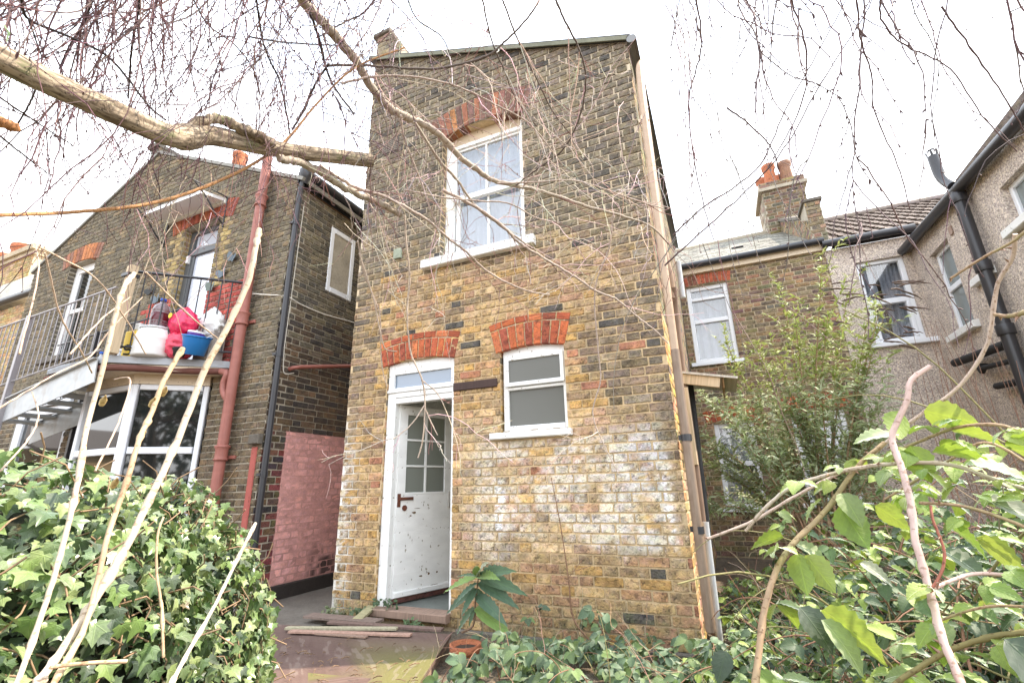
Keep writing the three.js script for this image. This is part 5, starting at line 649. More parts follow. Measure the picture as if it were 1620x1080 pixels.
// ------------------------------------------------------------------ boards and odds and ends on the ground
{
  const tSheet = tex(512, 512, (x, y) => { const a = fbm(x * 6, y * 6, 181, 5, 6), g = fbm(x * 40, y * 4, 185, 3, 40), m = sst(0.36, 0.6, fbm(x * 3 + 5, y * 3, 188, 5, 3)) * sst(0.25, 0.7, x) * sst(0.95, 0.6, y), w = sst(0.66, 0.72, fbm(x * 30, y * 10, 189, 3, 30)); let c = mix3([0.075, 0.04, 0.032], [0.2, 0.135, 0.11], a * 0.7 + g * 0.3); c = mix3(c, [0.15, 0.145, 0.04], m * 0.85); return mix3(c, [0.3, 0.24, 0.2], w * 0.3); }, 1);
  const A = onY2(418, 986, 0.05), B = onY2(714, 1003, 0.06), C = onY2(660, 1085, 0.085), D = onY2(385, 1085, 0.05); function onY2(u, v, y) { const r = ray(u, v); return r.multiplyScalar((y - CAM.y) / r.y).add(CAM); }
  C.addScaledVector(V3().subVectors(C, B), 0.6); D.addScaledVector(V3().subVectors(D, A), 0.6);
  const t = thing('plywood_sheet', 'large dark red brown sheet with yellow moss, lying in front of the step', 'board', V3(-2.8, 0, 0.8)); const mb = new MB(), dn = V3(0, -0.025, 0), q = [A, B, C, D], lo = q.map((p) => p.clone().add(dn));
  mb.quad(D, C, B, A, [[0.01, 0.01], [0.99, 0.01], [0.99, 0.99], [0.01, 0.99]]); for (let k = 0; k < 4; k++) { const a = q[k], b = q[(k + 1) % 4]; mb.quad(a, b, lo[(k + 1) % 4], lo[k], [[0, 0], [1, 0], [1, 0.03], [0, 0.03]]); } mb.quad(lo[0], lo[1], lo[2], lo[3]);
  mb.build('sheet', mat([1, 1, 1], { map: tSheet, bumpMap: tSpeck, bumpScale: 0.003, roughness: 0.75, side: THREE.DoubleSide }), t);
  const bt = new MB(); obox(bt, F(lo[1].clone().add(V3(-0.06, -0.06, 0)), V3().subVectors(lo[2], lo[1]), V3().subVectors(lo[2], lo[1]).cross(UP), UP), 0, 1.2, -0.02, 0.058, -0.03, 0.03); bt.build('bearer', M.woodGrey, t);
  // loose laths
  const lath = (name, label, u0, v0, u1, v1, w, h, y, m, red, tilt = 0) => { const a = onY2(u0, v0, y), b = onY2(u1, v1, y), U = V3().subVectors(b, a); U.y += tilt; const L = U.length(); const th = thing(name, label, 'board', a.clone()); const g = new MB(); obox(g, F(a, U, UP.clone(), V3().crossVectors(UP, U)), 0, L, -w / 2, w / 2, 0, h, null, 0.003); g.build('board', m, th); return th; };
  lath('timber_board', 'pale green lath lying on top of the dark red sheet, nearest the step', 452, 995, 628, 996, 0.05, 0.018, 0.07, mat([0.48, 0.46, 0.33], { map: tWood }));
  lath('timber_board', 'red edged lath lying in front of the pale green lath', 458, 1000, 650, 1006, 0.055, 0.016, 0.066, mat([0.5, 0.33, 0.27], { map: tWood }));
  lath('timber_board', 'short brown lath under the two longer laths', 500, 1003, 580, 1009, 0.04, 0.012, 0.062, M.woodGrey);
  lath('timber_board', 'flat grey brown board at the back edge of the dark red sheet', 487, 975, 600, 985, 0.13, 0.02, 0.055, mat([0.25, 0.19, 0.165], { map: tWood }));
  lath('timber_board', 'long dark strip along the foot of the door step', 520, 986, 700, 998, 0.06, 0.02, 0.055, mat([0.22, 0.15, 0.13], { map: tWood }));
  lath('timber_board', 'short greenish offcut propped against the left end of the step', 565, 982, 604, 958, 0.09, 0.022, 0.06, mat([0.42, 0.4, 0.24], { map: tWood }), 0, 0.06);
  // litter of twigs and dead leaves on the sheet
  const lt = new MB(), r = mulberry(91); for (let k = 0; k < 170; k++) { const a = r(), b = Math.pow(r(), 0.6), p = A.clone().lerp(B, a).lerp(D.clone().lerp(C, a), b); p.y += 0.006; const an = r() * 6.28, L = 0.015 + r() * 0.06, d = V3(Math.cos(an) * L, r() * 0.012, Math.sin(an) * L), q = r() * 0.2; tube(lt, [p, p.clone().addScaledVector(d, 0.5).add(V3(0, 0.006, 0)), p.clone().add(d)], 0.0018 + r() * 0.0018, 4, [0.16 + q, 0.1 + q * 0.7, 0.06 + q * 0.4]); } tag(stuff(lt.build('plant_litter', M.twig, scene)), 'dry twigs and leaf litter scattered on the dark red sheet', 'litter');
  // flower pot
  const pp = onY2(737, 1040, 0.0), pt = thing('flower_pot', 'terracotta flower pot half hidden by leaves at the edge of the sheet', 'flower pot', V3(pp.x + 0.03, -0.06, pp.z + 0.06)); pt.scale.setScalar(0.72); part('pot', lathe([[0, 0], [0.1, 0], [0.135, 0.17], [0.155, 0.17], [0.16, 0.23], [0.135, 0.23], [0.12, 0.18], [0, 0.18]], 28), M.terracotta, pt, true); part('soil', lathe([[0, 0.19], [0.125, 0.19]], 20), mat([0.05, 0.035, 0.025], { side: THREE.DoubleSide }), pt, true);
  // rubble and broken branches in the garden behind
  const rt = mulberry(97); for (let k = 0; k < 3; k++) { const s = 0.12 + k * 0.05, g = new THREE.IcosahedronGeometry(s, 2), p = g.attributes.position; for (let i = 0; i < p.count; i++) { const q = 0.7 + 0.6 * vn(p.getX(i) * 9 + 50 + k * 7, p.getY(i) * 9 + p.getZ(i) * 7 + 50, 99); p.setXYZ(i, p.getX(i) * q * 1.3, p.getY(i) * q * 0.7, p.getZ(i) * q); } g.computeVertexNormals(); const x = 0.05 + k * 0.35, z = -1.5 - (k % 2) * 0.5, o = thing('rubble_stone', ['smallest rubble stone, close to the grey pipe at the house corner', 'middle sized rubble stone lying between two others behind the brambles', 'largest rubble stone, below the low white window behind the shrub'][k], 'stone', V3(x, s * 0.4 - 0.05, z), 'rubble stones behind the brambles'); part('stone', g, mat([0.3 + rt() * 0.15, 0.25 + rt() * 0.1, 0.2], { map: tMortar }), o, true); }
}
// ------------------------------------------------------------------ leaves
function fanLeaf(half, c, fold, droop, seed) {          // lobed leaf: a fan round an inner point, folded along the midrib
  const pts = [...half, ...half.slice(1, -1).reverse().map(([x, y]) => [-x, y])], g = new MB(); const r = mulberry(seed || 1);
  const z = (x, y) => fold * Math.abs(x) - droop * (y - 0.3) * (y - 0.3) + (r() - 0.5) * 0.03; const put = (x, y) => g.v(V3(x, y, z(x, y)), V3(0, 0, 1), [0.5 + x, y]);
  const o = g.v(V3(0, c, 0.0), V3(0, 0, 1), [0.5, c]); const ids = pts.map(([x, y]) => put(x, y)); const mids = pts.map(([x, y]) => put(x * 0.5, lerp(c, y, 0.5)));
  for (let k = 0; k < ids.length; k++) { const n = (k + 1) % ids.length; g.tri(o, mids[k], mids[n]); g.tri(mids[k], ids[k], ids[n]); g.tri(mids[k], ids[n], mids[n]); }
  const q = g.geo(); q.deleteAttribute('color'); q.computeVertexNormals(); return q;
}
function oval(width, fold, droop, serr, seed, n = 13) {      // toothed oval leaf with raised panels between its veins
  const g = new MB(), r = mulberry(seed), prof = (y) => width * Math.pow(Math.sin(Math.PI * Math.pow(y, 0.78)), 0.85) * (1 - 0.25 * y), tw = (r() - 0.5) * 0.4;
  const rows = []; for (let k = 0; k <= n; k++) { const y = k / n, w = k === 0 || k === n ? 0.002 : prof(y) * (1 + (k % 2 ? serr : -serr)), row = []; for (const s of [-1, -0.5, 0, 0.5, 1]) { const x = s * w, rip = (k % 2 ? 0.014 : -0.014) * (Math.abs(s) > 0.2 ? 1 : 0); row.push(g.v(V3(x, y, fold * Math.abs(x) * (1 - 0.5 * Math.abs(x)) - droop * y * y + rip + tw * x * y), V3(0, 0, 1), [0.5 + s * 0.5 * Math.min(1, w / width), y])); } rows.push(row); }
  for (let k = 0; k < n; k++) for (let s = 0; s < 4; s++) { const a = rows[k][s], b = rows[k][s + 1], c = rows[k + 1][s], d = rows[k + 1][s + 1]; g.tri(a, b, d); g.tri(a, d, c); }
  const q = g.geo(); q.deleteAttribute('color'); q.computeVertexNormals(); return q;
}
const IVY = [1, 2, 3, 4, 5, 6].map((k) => { const j = mulberry(k * 7), e = () => (j() - 0.5) * 0.08; return fanLeaf([[0, 0.1], [0.14 + e(), -0.03], [0.34 + e(), 0.0 + e()], [0.52 + e(), 0.12 + e()], [0.4, 0.3], [0.46 + e(), 0.42], [0.58 + e(), 0.6 + e()], [0.4, 0.58], [0.24, 0.64], [0.13, 0.84], [0, 1.06 + e()]], 0.3, 0.22 + e() * 3, 0.3 + e() * 4, k); });
const BRAM = [1, 2, 3, 4].map((k) => oval(0.38, 0.32, 0.26, 0.07, k + 20)), LANCE = [1, 2, 3].map((k) => oval(0.15, 0.4, 0.5, 0.0, k + 40, 5)), LOQ = [1, 2, 3].map((k) => oval(0.14, 0.35, 0.2, 0.07, k + 50, 14));
const leafMat = (c, map, o = {}) => phys(c, { map, bumpMap: map, bumpScale: 0.003, roughness: 0.75, transmission: 0.35, thickness: 0, clearcoat: 0.35, clearcoatRoughness: 0.42, ...o });
// items: { m: Matrix4 (world), g: which shape, c: which tone }; the 300 that show largest become leaves of their own
function foliage(parent, geos, tones, map, items, o = {}) {
  const mats = tones.map((c) => leafMat(c, map, o.mat)), p = V3(), inv = parent.position.clone().negate(), sc = (it) => { p.setFromMatrixPosition(it.m); return p.distanceTo(CAM) / (it.size || 1) + (seen(p, 20) ? 0 : 1000); };
  items.forEach((it) => { it.s = sc(it); it.m.premultiply(new THREE.Matrix4().makeTranslation(inv.x, inv.y, inv.z)); }); items.sort((a, b) => a.s - b.s);
  const n = o.parts ?? 300; items.slice(0, n).forEach((it) => { const m = new THREE.Mesh(geos[it.g % geos.length], mats[it.c % mats.length]); m.name = 'leaf'; it.m.decompose(m.position, m.quaternion, m.scale); m.castShadow = m.receiveShadow = true; parent.add(m); });
  const rest = items.slice(n); geos.forEach((g, k) => { const mine = rest.filter((it) => it.g % geos.length === k); if (!mine.length) return; const im = new THREE.InstancedMesh(g, leafMat([1, 1, 1], map, o.mat), mine.length); im.name = 'foliage'; mine.forEach((it, i) => { im.setMatrixAt(i, it.m); im.setColorAt(i, lin(...tones[it.c % tones.length])); }); im.castShadow = im.receiveShadow = true; parent.add(stuff(im)); });
}
const _q = new THREE.Quaternion(), _s = V3();
function leafAt(p, dir, face, size) {       // dir: where the tip points; face: which way the upper side looks
  const y = dir.clone().normalize(), z = face.clone().addScaledVector(y, -face.dot(y)).normalize(), x = V3().crossVectors(y, z); return new THREE.Matrix4().makeBasis(x.multiplyScalar(size), y.multiplyScalar(size), z.multiplyScalar(size)).setPosition(p);
}
const rv = (r) => V3(r() - 0.5, r() - 0.5, r() - 0.5).multiplyScalar(2);

// ------------------------------------------------------------------ ivy bank on the left
{
  const t = thing('ivy_bank', 'large mound of green ivy filling the lower left corner', 'ivy', V3(-1.8, 0, 3.3)), r = mulberry(101);
  const E = [[V3(-1.62, 0.53, 3.95), V3(0.68, 0.76, 0.62)], [V3(-1.84, 0.5, 3.35), V3(0.66, 0.79, 0.54)], [V3(-1.98, 0.47, 2.9), V3(0.57, 0.74, 0.38)], [V3(-2.3, 0.5, 3.5), V3(0.6, 0.78, 0.8)]];
  const inside = (p, k, s) => { const [c, q] = E[k]; return (((p.x - c.x) / q.x) ** 2 + ((p.y - c.y) / q.y) ** 2 + ((p.z - c.z) / q.z) ** 2) < s; };
  const items = [], stems = new MB();
  for (let k = 0; k < 60000 && items.length < 12500; k++) {
    const e = Math.floor(r() * 4), [c, q] = E[e], d = rv(r).normalize(), n = V3(d.x / q.x, d.y / q.y, d.z / q.z).normalize(); const lump = 1 + 0.16 * (fbm(d.x * 3 + 20 + e * 5, d.y * 3 + d.z * 3 + 20, 103, 3) - 0.5); const p = V3(c.x + d.x * q.x * lump, c.y + d.y * q.y * lump, c.z + d.z * q.z * lump);
    if (p.y < -0.05 || E.some((_, j) => j !== e && inside(p, j, 0.92))) continue; const toC = V3().subVectors(CAM, p).normalize(); if (n.dot(toC) < -0.35) continue; if (!seen(p, 250)) continue;
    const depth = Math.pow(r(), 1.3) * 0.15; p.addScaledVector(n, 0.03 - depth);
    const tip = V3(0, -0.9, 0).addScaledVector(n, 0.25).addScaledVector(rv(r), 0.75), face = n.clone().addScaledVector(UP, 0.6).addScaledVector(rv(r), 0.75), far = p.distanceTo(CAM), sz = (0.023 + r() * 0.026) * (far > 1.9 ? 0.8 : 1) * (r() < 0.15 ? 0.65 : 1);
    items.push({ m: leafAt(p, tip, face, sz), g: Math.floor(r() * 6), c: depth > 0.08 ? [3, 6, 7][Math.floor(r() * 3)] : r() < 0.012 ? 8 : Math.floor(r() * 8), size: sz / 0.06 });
    if (k % 9 === 0) { const a = p.clone().addScaledVector(n, -0.05), b = a.clone().addScaledVector(rv(r), 0.14); tube(stems, [a, a.clone().lerp(b, 0.5).addScaledVector(n, 0.03), b], 0.0022, 4, [0.3, 0.2, 0.12]); }
  }
  // trailing shoots on the right hand end
  for (let s = 0; s < 26; s++) { const p = at(400 + r() * 30, 890 + r() * 150, 2.05 + r() * 0.1), pts = [p.clone()]; for (let k = 0; k < 8; k++) { p.y -= 0.045; p.x += (r() - 0.45) * 0.03; p.z += (r() - 0.5) * 0.03; pts.push(p.clone()); for (let q = 0; q < 2; q++) items.push({ m: leafAt(p.clone().addScaledVector(rv(r), 0.02), V3(0, -1, 0).addScaledVector(rv(r), 0.8), V3(0.6, 0.6, 0.6).addScaledVector(rv(r), 0.6), 0.024 + r() * 0.014), g: Math.floor(r() * 4), c: Math.floor(r() * 7), size: 0.5 }); } tube(stems, pts, 0.0018, 4, [0.3, 0.24, 0.13]); }
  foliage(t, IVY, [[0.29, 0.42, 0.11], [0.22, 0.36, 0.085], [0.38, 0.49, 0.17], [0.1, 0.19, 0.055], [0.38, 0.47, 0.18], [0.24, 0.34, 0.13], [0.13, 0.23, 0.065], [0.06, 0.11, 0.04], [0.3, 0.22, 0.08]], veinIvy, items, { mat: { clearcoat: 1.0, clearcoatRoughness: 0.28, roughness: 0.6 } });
  stuff(stems.build('stems', M.twig, t));
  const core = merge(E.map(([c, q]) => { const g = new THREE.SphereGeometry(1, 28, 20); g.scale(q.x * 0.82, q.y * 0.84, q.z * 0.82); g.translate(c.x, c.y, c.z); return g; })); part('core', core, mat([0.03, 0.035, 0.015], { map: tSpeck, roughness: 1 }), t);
}

// ------------------------------------------------------------------ traced woody stems: [u, v] of the photograph at a distance, made into curves in space
const trace = (list, d0, d1) => list.map(([u, v], k) => at(u, v, lerp(d0, d1, k / (list.length - 1))));
function stem(mb, list, d0, d1, p0, p1, col, r, o = {}) { p0 *= o.k ?? 0.6; p1 *= o.k ?? 0.6;        // p0, p1: half widths in photograph pixels at both ends
  let pts = trace(list, d0, d1); pts = smooth(pts, Math.max(12, list.length * (o.seg || 6))); const n = pts.length, zs = pts.map((q) => px(q)[2]), R = (t) => lerp(p0, p1, t) * zs[Math.min(n - 1, Math.round(t * (n - 1)))] / FOC; if (r) pts.forEach((p, k) => { if (k && k < n - 1) p.addScaledVector(rv(r), R(k / n) * (o.wob ?? 0.35)); });
  const rad = pts.map((p, k) => R(k / (n - 1)) * (1 + (o.knot ?? 0.25) * (r ? (r() < 0.2 ? r() : 0) : 0))); tube(mb, pts, rad, o.sides || 7, col); return pts;
}
// a thin, kinked, drooping twig with side shoots and buds
function twig(mb, p, dir, len, r0, depth, r, o = {}) {
  const n = Math.max(4, Math.round(len / (o.step || 0.07))), st = len / n, pts = [p.clone()], d = dir.clone().normalize(), q = p.clone(), base = o.col || [0.2, 0.12, 0.1];
  for (let k = 0; k < n; k++) { d.addScaledVector(rv(r), o.kink ?? 0.22); d.y -= (o.droop ?? 0.12); d.normalize(); q.addScaledVector(d, st); pts.push(q.clone());
    if (depth > 0 && r() < (o.branch ?? 0.34)) { const s = d.clone().addScaledVector(rv(r), 0.9); twig(mb, q, s, len * (0.25 + 0.4 * r()), r0 * 0.72, depth - 1, r, o); }
    if (r() < (o.buds ?? 0.4)) { const s = d.clone().addScaledVector(rv(r), 1.0).normalize(), L = r0 * (2.5 + r() * 3.5); tube(mb, [q.clone(), q.clone().addScaledVector(s, L * 0.55), q.clone().addScaledVector(s, L)], [r0 * 0.7, r0 * 1.05, r0 * 0.3], 4, base, false); } }
  const c = base.map((v) => v * (0.85 + 0.4 * r())); tube(mb, pts, (t) => r0 * (1 - 0.55 * t), 4, c, false); return pts;
}

// ------------------------------------------------------------------ the bare tree overhead
{
  const t = thing('bare_tree', 'leafless tree with a thick sawn off limb and a net of twigs overhead', 'tree', V3(-2.3, 0, 4.5)), r = mulberry(111);
  const lb = new MB(); const L = [[-140, 20], [-40, 70], [40, 112], [120, 150], [200, 186], [255, 210], [290, 217], [330, 214], [380, 224], [450, 238], [520, 246], [586, 254]];
  const lp = smooth(trace(L, 1.45, 2.45), 60), lr = (u) => { const w = [25, 24, 23, 21, 20, 19.5, 19, 17, 15, 13.5, 12.5, 12], k = u * 11, i = Math.min(10, Math.floor(k)); return lerp(w[i], w[i + 1], k - i) * px(lp[Math.round(u * 60)])[2] / FOC * 0.9; };
  tube(lb, lp, lp.map((p, k) => lr(k / 60) * (1 + 0.07 * (vn(k * 0.7, 3, 113) - 0.5) + (Math.abs(k / 60 - 0.56) < 0.03 ? 0.15 : 0))), 18, null, false, 1); const limb = lb.build('limb', M.bark, t);
  const end = lp[60], dir = V3().subVectors(lp[60], lp[59]).normalize(), cut = new THREE.CircleGeometry(lr(1) * 0.985, 18); cut.lookAt(dir); cut.translate(end.x + dir.x * 0.001, end.y + dir.y * 0.001, end.z + dir.z * 0.001); part('sawn_end', cut, M.woodPale, limb);
  const tr = new MB(); tube(tr, smooth([V3(-2.35, -0.1, 4.75), V3(-2.3, 1.0, 4.7), V3(-2.05, 1.7, 4.55), lp[0].clone().add(V3(-0.25, -0.03, 0.2)), lp[0].clone().add(V3(0.01, 0, 0))], 24), (u) => lerp(0.14, lr(0), u), 14); part('trunk', tr.geo(), M.bark, t);
  // the other limb that climbs from the trunk and spreads above the frame
  const up = new MB(); tube(up, smooth([V3(-2.05, 1.7, 4.55), at(-420, -320, 1.7), at(-60, -420, 2.0), at(330, -330, 2.4), at(455, -110, 2.5), at(470, -12, 2.5)], 24), (u) => lerp(0.09, 0.034, u), 10); part('limb', up.geo(), M.bark, t);
  const BR = (name, list, d0, d1, p0, p1, col, o = {}) => { const mb = new MB(); const p = stem(mb, list, d0, d1, p0, p1, col, r, o); mb.build(name, o.mat || M.twig, t); return p; };
  const cD = [0.13, 0.1, 0.085], cL = [0.42, 0.36, 0.29], cW = [0.5, 0.41, 0.36], paths = [];
  BR('branch', [[288, 208], [305, 196], [328, 189], [352, 190], [378, 200], [402, 213], [430, 226]], 2.03, 2.2, 7, 9, cL, { sides: 10, k: 0.9, mat: M.bark });
  paths.push(BR('branch', [[470, -15], [490, 15], [520, 45], [557, 89], [583, 130], [612, 167], [640, 184], [668, 196], [698, 215], [727, 248], [757, 270], [779, 285], [816, 293], [872, 307], [927, 326], [983, 341], [1031, 359], [1062, 390]], 2.5, 3.1, 12, 1.6, cL, { sides: 9, wob: 0.2, k: 0.7 }));
  paths.push(BR('branch', [[440, 250], [470, 256], [500, 268], [530, 288], [561, 305], [604, 322], [634, 340]], 2.2, 2.6, 8, 6, cL, { sides: 9, k: 0.8 }));
  paths.push(BR('branch', [[505, 262], [540, 284], [561, 296], [609, 311], [642, 328], [676, 348], [698, 367], [716, 382], [742, 402], [764, 424], [794, 443], [835, 460], [870, 466]], 2.4, 2.9, 5, 1.8, cW));
  paths.push(BR('branch', [[700, 300], [757, 330], [801, 363], [816, 380], [842, 397], [875, 417], [912, 439], [942, 460], [975, 473], [1005, 498], [1038, 524], [1057, 543]], 2.7, 3.0, 4.5, 1.6, cW));
  paths.push(BR('branch', [[510, 104], [560, 103], [601, 105], [683, 109], [727, 102], [772, 87], [794, 70], [824, 41], [850, 6], [862, -20]], 2.5, 2.8, 3.4, 2.2, cD));
  paths.push(BR('branch', [[540, 132], [583, 122], [638, 120], [705, 131], [742, 144], [787, 167], [835, 193], [872, 237], [890, 262]], 2.5, 2.9, 3.2, 1.5, cW));
  paths.push(BR('branch', [[873, -15], [894, 33], [913, 70], [926, 111], [924, 156], [913, 196], [890, 237], [846, 270], [816, 293]], 2.6, 2.8, 2.8, 2, cD));
  paths.push(BR('branch', [[790, -15], [813, 48], [831, 89], [853, 133], [876, 178], [905, 215]], 2.6, 2.9, 2.4, 1.5, cD)); paths.push(BR('branch', [[760, -15], [779, 67], [798, 111], [816, 156], [850, 200]], 2.6, 2.9, 2.2, 1.4, cD));
  paths.push(BR('branch', [[634, 182], [637, 210], [646, 237], [668, 293], [687, 348], [700, 372]], 2.6, 2.7, 3.4, 1.6, cW)); paths.push(BR('branch', [[655, 192], [694, 252], [720, 281], [757, 330], [801, 363], [842, 393]], 2.65, 2.9, 4, 2.2, cL));
  paths.push(BR('branch', [[787, 290], [850, 288], [905, 285], [960, 300], [1010, 318], [1050, 330]], 2.75, 3, 2.4, 1.4, cW)); paths.push(BR('branch', [[640, 300], [700, 312], [760, 318], [806, 322], [850, 345], [890, 352]], 2.6, 2.9, 2.4, 1.4, cW));
  paths.push(BR('branch', [[640, 340], [642, 380], [648, 435], [644, 491], [650, 558], [668, 602], [672, 639], [668, 698], [661, 724]], 2.5, 2.6, 2.6, 1.8, [0.6, 0.5, 0.42])); paths.push(BR('branch', [[668, 602], [690, 620], [702, 640]], 2.56, 2.56, 1.8, 1.2, [0.6, 0.5, 0.42])); paths.push(BR('branch', [[672, 640], [650, 672], [622, 695]], 2.58, 2.56, 1.8, 1.2, [0.6, 0.5, 0.42])); paths.push(BR('branch', [[672, 645], [682, 668], [692, 688]], 2.58, 2.56, 1.6, 1.2, [0.6, 0.5, 0.42]));
  paths.push(BR('branch', [[970, 340], [964, 391], [942, 454], [946, 547], [950, 602], [938, 654], [957, 706], [979, 750]], 2.9, 3.0, 2.4, 1.2, cW)); paths.push(BR('branch', [[568, 400], [590, 470], [605, 540], [610, 552], [628, 556]], 2.5, 2.6, 2, 1.3, [0.6, 0.5, 0.42])); paths.push(BR('branch', [[566, 380], [575, 430], [600, 495], [602, 540], [604, 580], [612, 612]], 2.5, 2.6, 1.8, 1.2, [0.55, 0.45, 0.38]));
  // dark boughs against the sky, upper left
  for (const [q, a, b, d] of [[[[28, -12], [33, 0], [44, 30], [104, 56], [167, 87], [200, 122], [237, 170], [262, 190]], 4.2, 2.2, 2.1], [[[222, -15], [215, 33], [207, 85], [202, 155]], 4, 2, 2.4], [[[404, -12], [407, 11], [418, 74], [441, 126], [452, 174], [459, 218]], 3, 2, 2.3], [[[490, 20], [504, 60], [515, 105], [530, 140], [560, 180]], 3.6, 2.4, 2.5], [[[44, 30], [55, 60], [67, 95]], 2.6, 1.5, 2.1], [[[58, 135], [45, 165], [27, 196]], 2.6, 1.8, 1.8], [[[-10, 148], [30, 175], [78, 207], [115, 230]], 2.6, 1.4, 1.9], [[[-10, 208], [30, 240], [74, 274]], 2.8, 1.5, 1.9], [[[150, -12], [130, 40], [110, 70], [92, 110]], 2.6, 1.4, 2.3], [[[395, 58], [440, 66], [500, 70], [545, 72]], 2.4, 1.8, 2.4], [[[300, -12], [330, 40], [370, 70], [400, 110], [410, 150]], 2.4, 1.4, 2.6], [[[520, 100], [500, 130], [480, 175], [462, 205]], 3, 2.4, 2.4], [[[250, 40], [300, 25], [340, -10]], 2, 2, 2.4], [[[600, -12], [575, 20], [545, 35], [500, 60]], 2.6, 1.8, 2.5], [[[640, -12], [660, 30], [700, 60], [715, 100]], 2, 1.4, 2.7]]) paths.push(BR('branch', q, d, d + 0.3, a, b, [0.06, 0.045, 0.045]));
  BR('sawn_branch', [[-40, 175], [-10, 186], [22, 204]], 1.75, 1.8, 14, 13, [0.5, 0.24, 0.1], { sides: 12 });
  const pl = BR('shoot', [[-30, 341], [60, 338], [122, 335], [237, 322], [322, 296], [400, 259], [452, 222], [500, 165], [560, 108], [640, 75]], 1.7, 2.6, 5.5, 2, [0.5, 0.27, 0.12], { sides: 8, wob: 0.1 }); paths.push(pl);
  // small wood: parts, a bundle for every stretch of crown
  const tw = (name, fn) => { const mb = new MB(); fn(mb); stuff(mb.build(name, M.twig, t)); };
  const cS = [0.12, 0.06, 0.065], cR = [0.3, 0.16, 0.15];
  tw('twigs', (mb) => { for (let k = 0; k < 150; k++) { const u = -40 + r() * 660, d = 1.9 + r() * 1.3; twig(mb, at(u, -60 + r() * 90 - (r() < 0.3 ? 0 : 30), d), V3((r() - 0.5) * 1.1, -0.7, (r() - 0.5) * 0.7), (0.25 + r() * 0.55) * d / 2.4, 0.0023 * d / 2.4 * (0.8 + 0.6 * r()), 2, r, { col: cS, kink: 0.26, droop: 0.1, buds: 0.55 }); } });
  tw('twigs', (mb) => { for (let k = 0; k < 60; k++) { const u = 60 + r() * 480, v = 60 + r() * 200, d = 2 + r() * 1.0; twig(mb, at(u, v, d), V3((r() - 0.5) * 1.2, -0.6, (r() - 0.5) * 0.6), (0.2 + r() * 0.4) * d / 2.4, 0.0017 * d / 2.4, 1, r, { col: [0.2, 0.11, 0.12], kink: 0.25, droop: 0.1 }); } });
  tw('twigs', (mb) => { for (let k = 0; k < 34; k++) { const u = 1010 + r() * 640, d = 2.0 + r() * 1.2; const L = (r() < 0.35 ? 0.95 : 0.45) * (0.6 + r() * 0.8); twig(mb, at(u, -70 + r() * 60, d), V3((r() - 0.5) * 0.9, -0.8, (r() - 0.5) * 0.5), L * d / 2.2, 0.0026 * d / 2.4 * (0.8 + 0.5 * r()), 1, r, { col: [0.12, 0.075, 0.08], kink: 0.24, droop: 0.13, branch: 0.16, buds: 0.8, step: 0.05 }); } });
  tw('twigs', (mb) => { for (let k = 0; k < 8; k++) { const u = 1045 + r() * 60, d = 2.4 + r() * 0.6; twig(mb, at(u, -30 + r() * 60, d), V3((r() - 0.5) * 0.35, -1, 0), (0.7 + r() * 0.9), 0.0022, 1, r, { col: [0.2, 0.14, 0.14], kink: 0.15, droop: 0.2, branch: 0.2, buds: 0.6 }); } });
  // long arcs on the right
  for (const q of [[[1052, 420], [1090, 385], [1150, 330], [1230, 250], [1300, 130], [1365, 30], [1385, -10]], [[1065, 372], [1110, 330], [1200, 265], [1240, 180], [1290, 90], [1345, -10]], [[1100, -10], [1110, 70], [1090, 160], [1100, 260], [1115, 330], [1130, 380]], [[1250, -10], [1275, 80], [1270, 160], [1230, 240], [1215, 265]], [[1355, -10], [1362, 60], [1380, 120], [1382, 170], [1420, 260], [1440, 330]], [[1150, 170], [1190, 200], [1225, 240], [1235, 285]], [[1395, -10], [1395, 30], [1430, 70], [1500, 105], [1560, 190], [1610, 240]], [[1490, 10], [1540, 80], [1600, 170], [1625, 215]]]) paths.push(BR('branch', q, 2.4, 2.5, 2.3, 1.3, [0.13, 0.08, 0.08], { wob: 0.8 }));
  // pale twigs in front of the brick wall, growing from the traced boughs
  tw('twigs', (mb) => { paths.slice(0, 18).forEach((p, i) => { const n = i < 12 ? 11 : 2; for (let k = 0; k < n; k++) { const j = Math.floor(p.length * (0.12 + 0.86 * r())), a = p[Math.min(p.length - 2, j)], dd = V3().subVectors(p[Math.min(p.length - 1, j + 1)], a).normalize(); twig(mb, a, dd.multiplyScalar(0.8).addScaledVector(rv(r), 0.9), 0.14 + r() * 0.36, 0.0025, 2, r, { col: r() < 0.75 ? [0.68, 0.58, 0.53] : cR, kink: 0.27, droop: 0.05, buds: 0.45 }); } }); });
  tw('twigs', (mb) => { for (let k = 0; k < 34; k++) { const u = 540 + Math.pow(r(), 1.2) * 520, v = 60 + r() * 330, d = 2.5 + r() * 0.5; twig(mb, at(u, v, d), V3((r() - 0.3) * 1.2, -0.5 + r() * 0.3, (r() - 0.5) * 0.5), 0.2 + r() * 0.4, 0.0022, 2, r, { col: [0.66, 0.55, 0.5], kink: 0.24, droop: 0.06 }); } });
  tw('twigs', (mb) => { for (let k = 0; k < 16; k++) { const u = 180 + r() * 260, v = 260 + r() * 120, d = 2.2 + r() * 0.6; twig(mb, at(u, v, d), V3((r() - 0.5), -0.7, (r() - 0.5) * 0.5), 0.2 + r() * 0.35, 0.0019, 1, r, { col: [0.5, 0.36, 0.32], kink: 0.24, droop: 0.08 }); } });
  const lf = [[25, 62, 1.5, 0.05], [4, 42, 1.45, 0.035], [5, 82, 1.45, 0.04]].map(([u, v, d, s], k) => ({ m: leafAt(at(u - 10, v - 10, d), V3(0.5, -0.5, 0.3), V3(0.2, -0.6, 0.7), s), g: k, c: 0 })); foliage(t, BRAM, [[0.16, 0.34, 0.06]], tVein, lf, {});
}

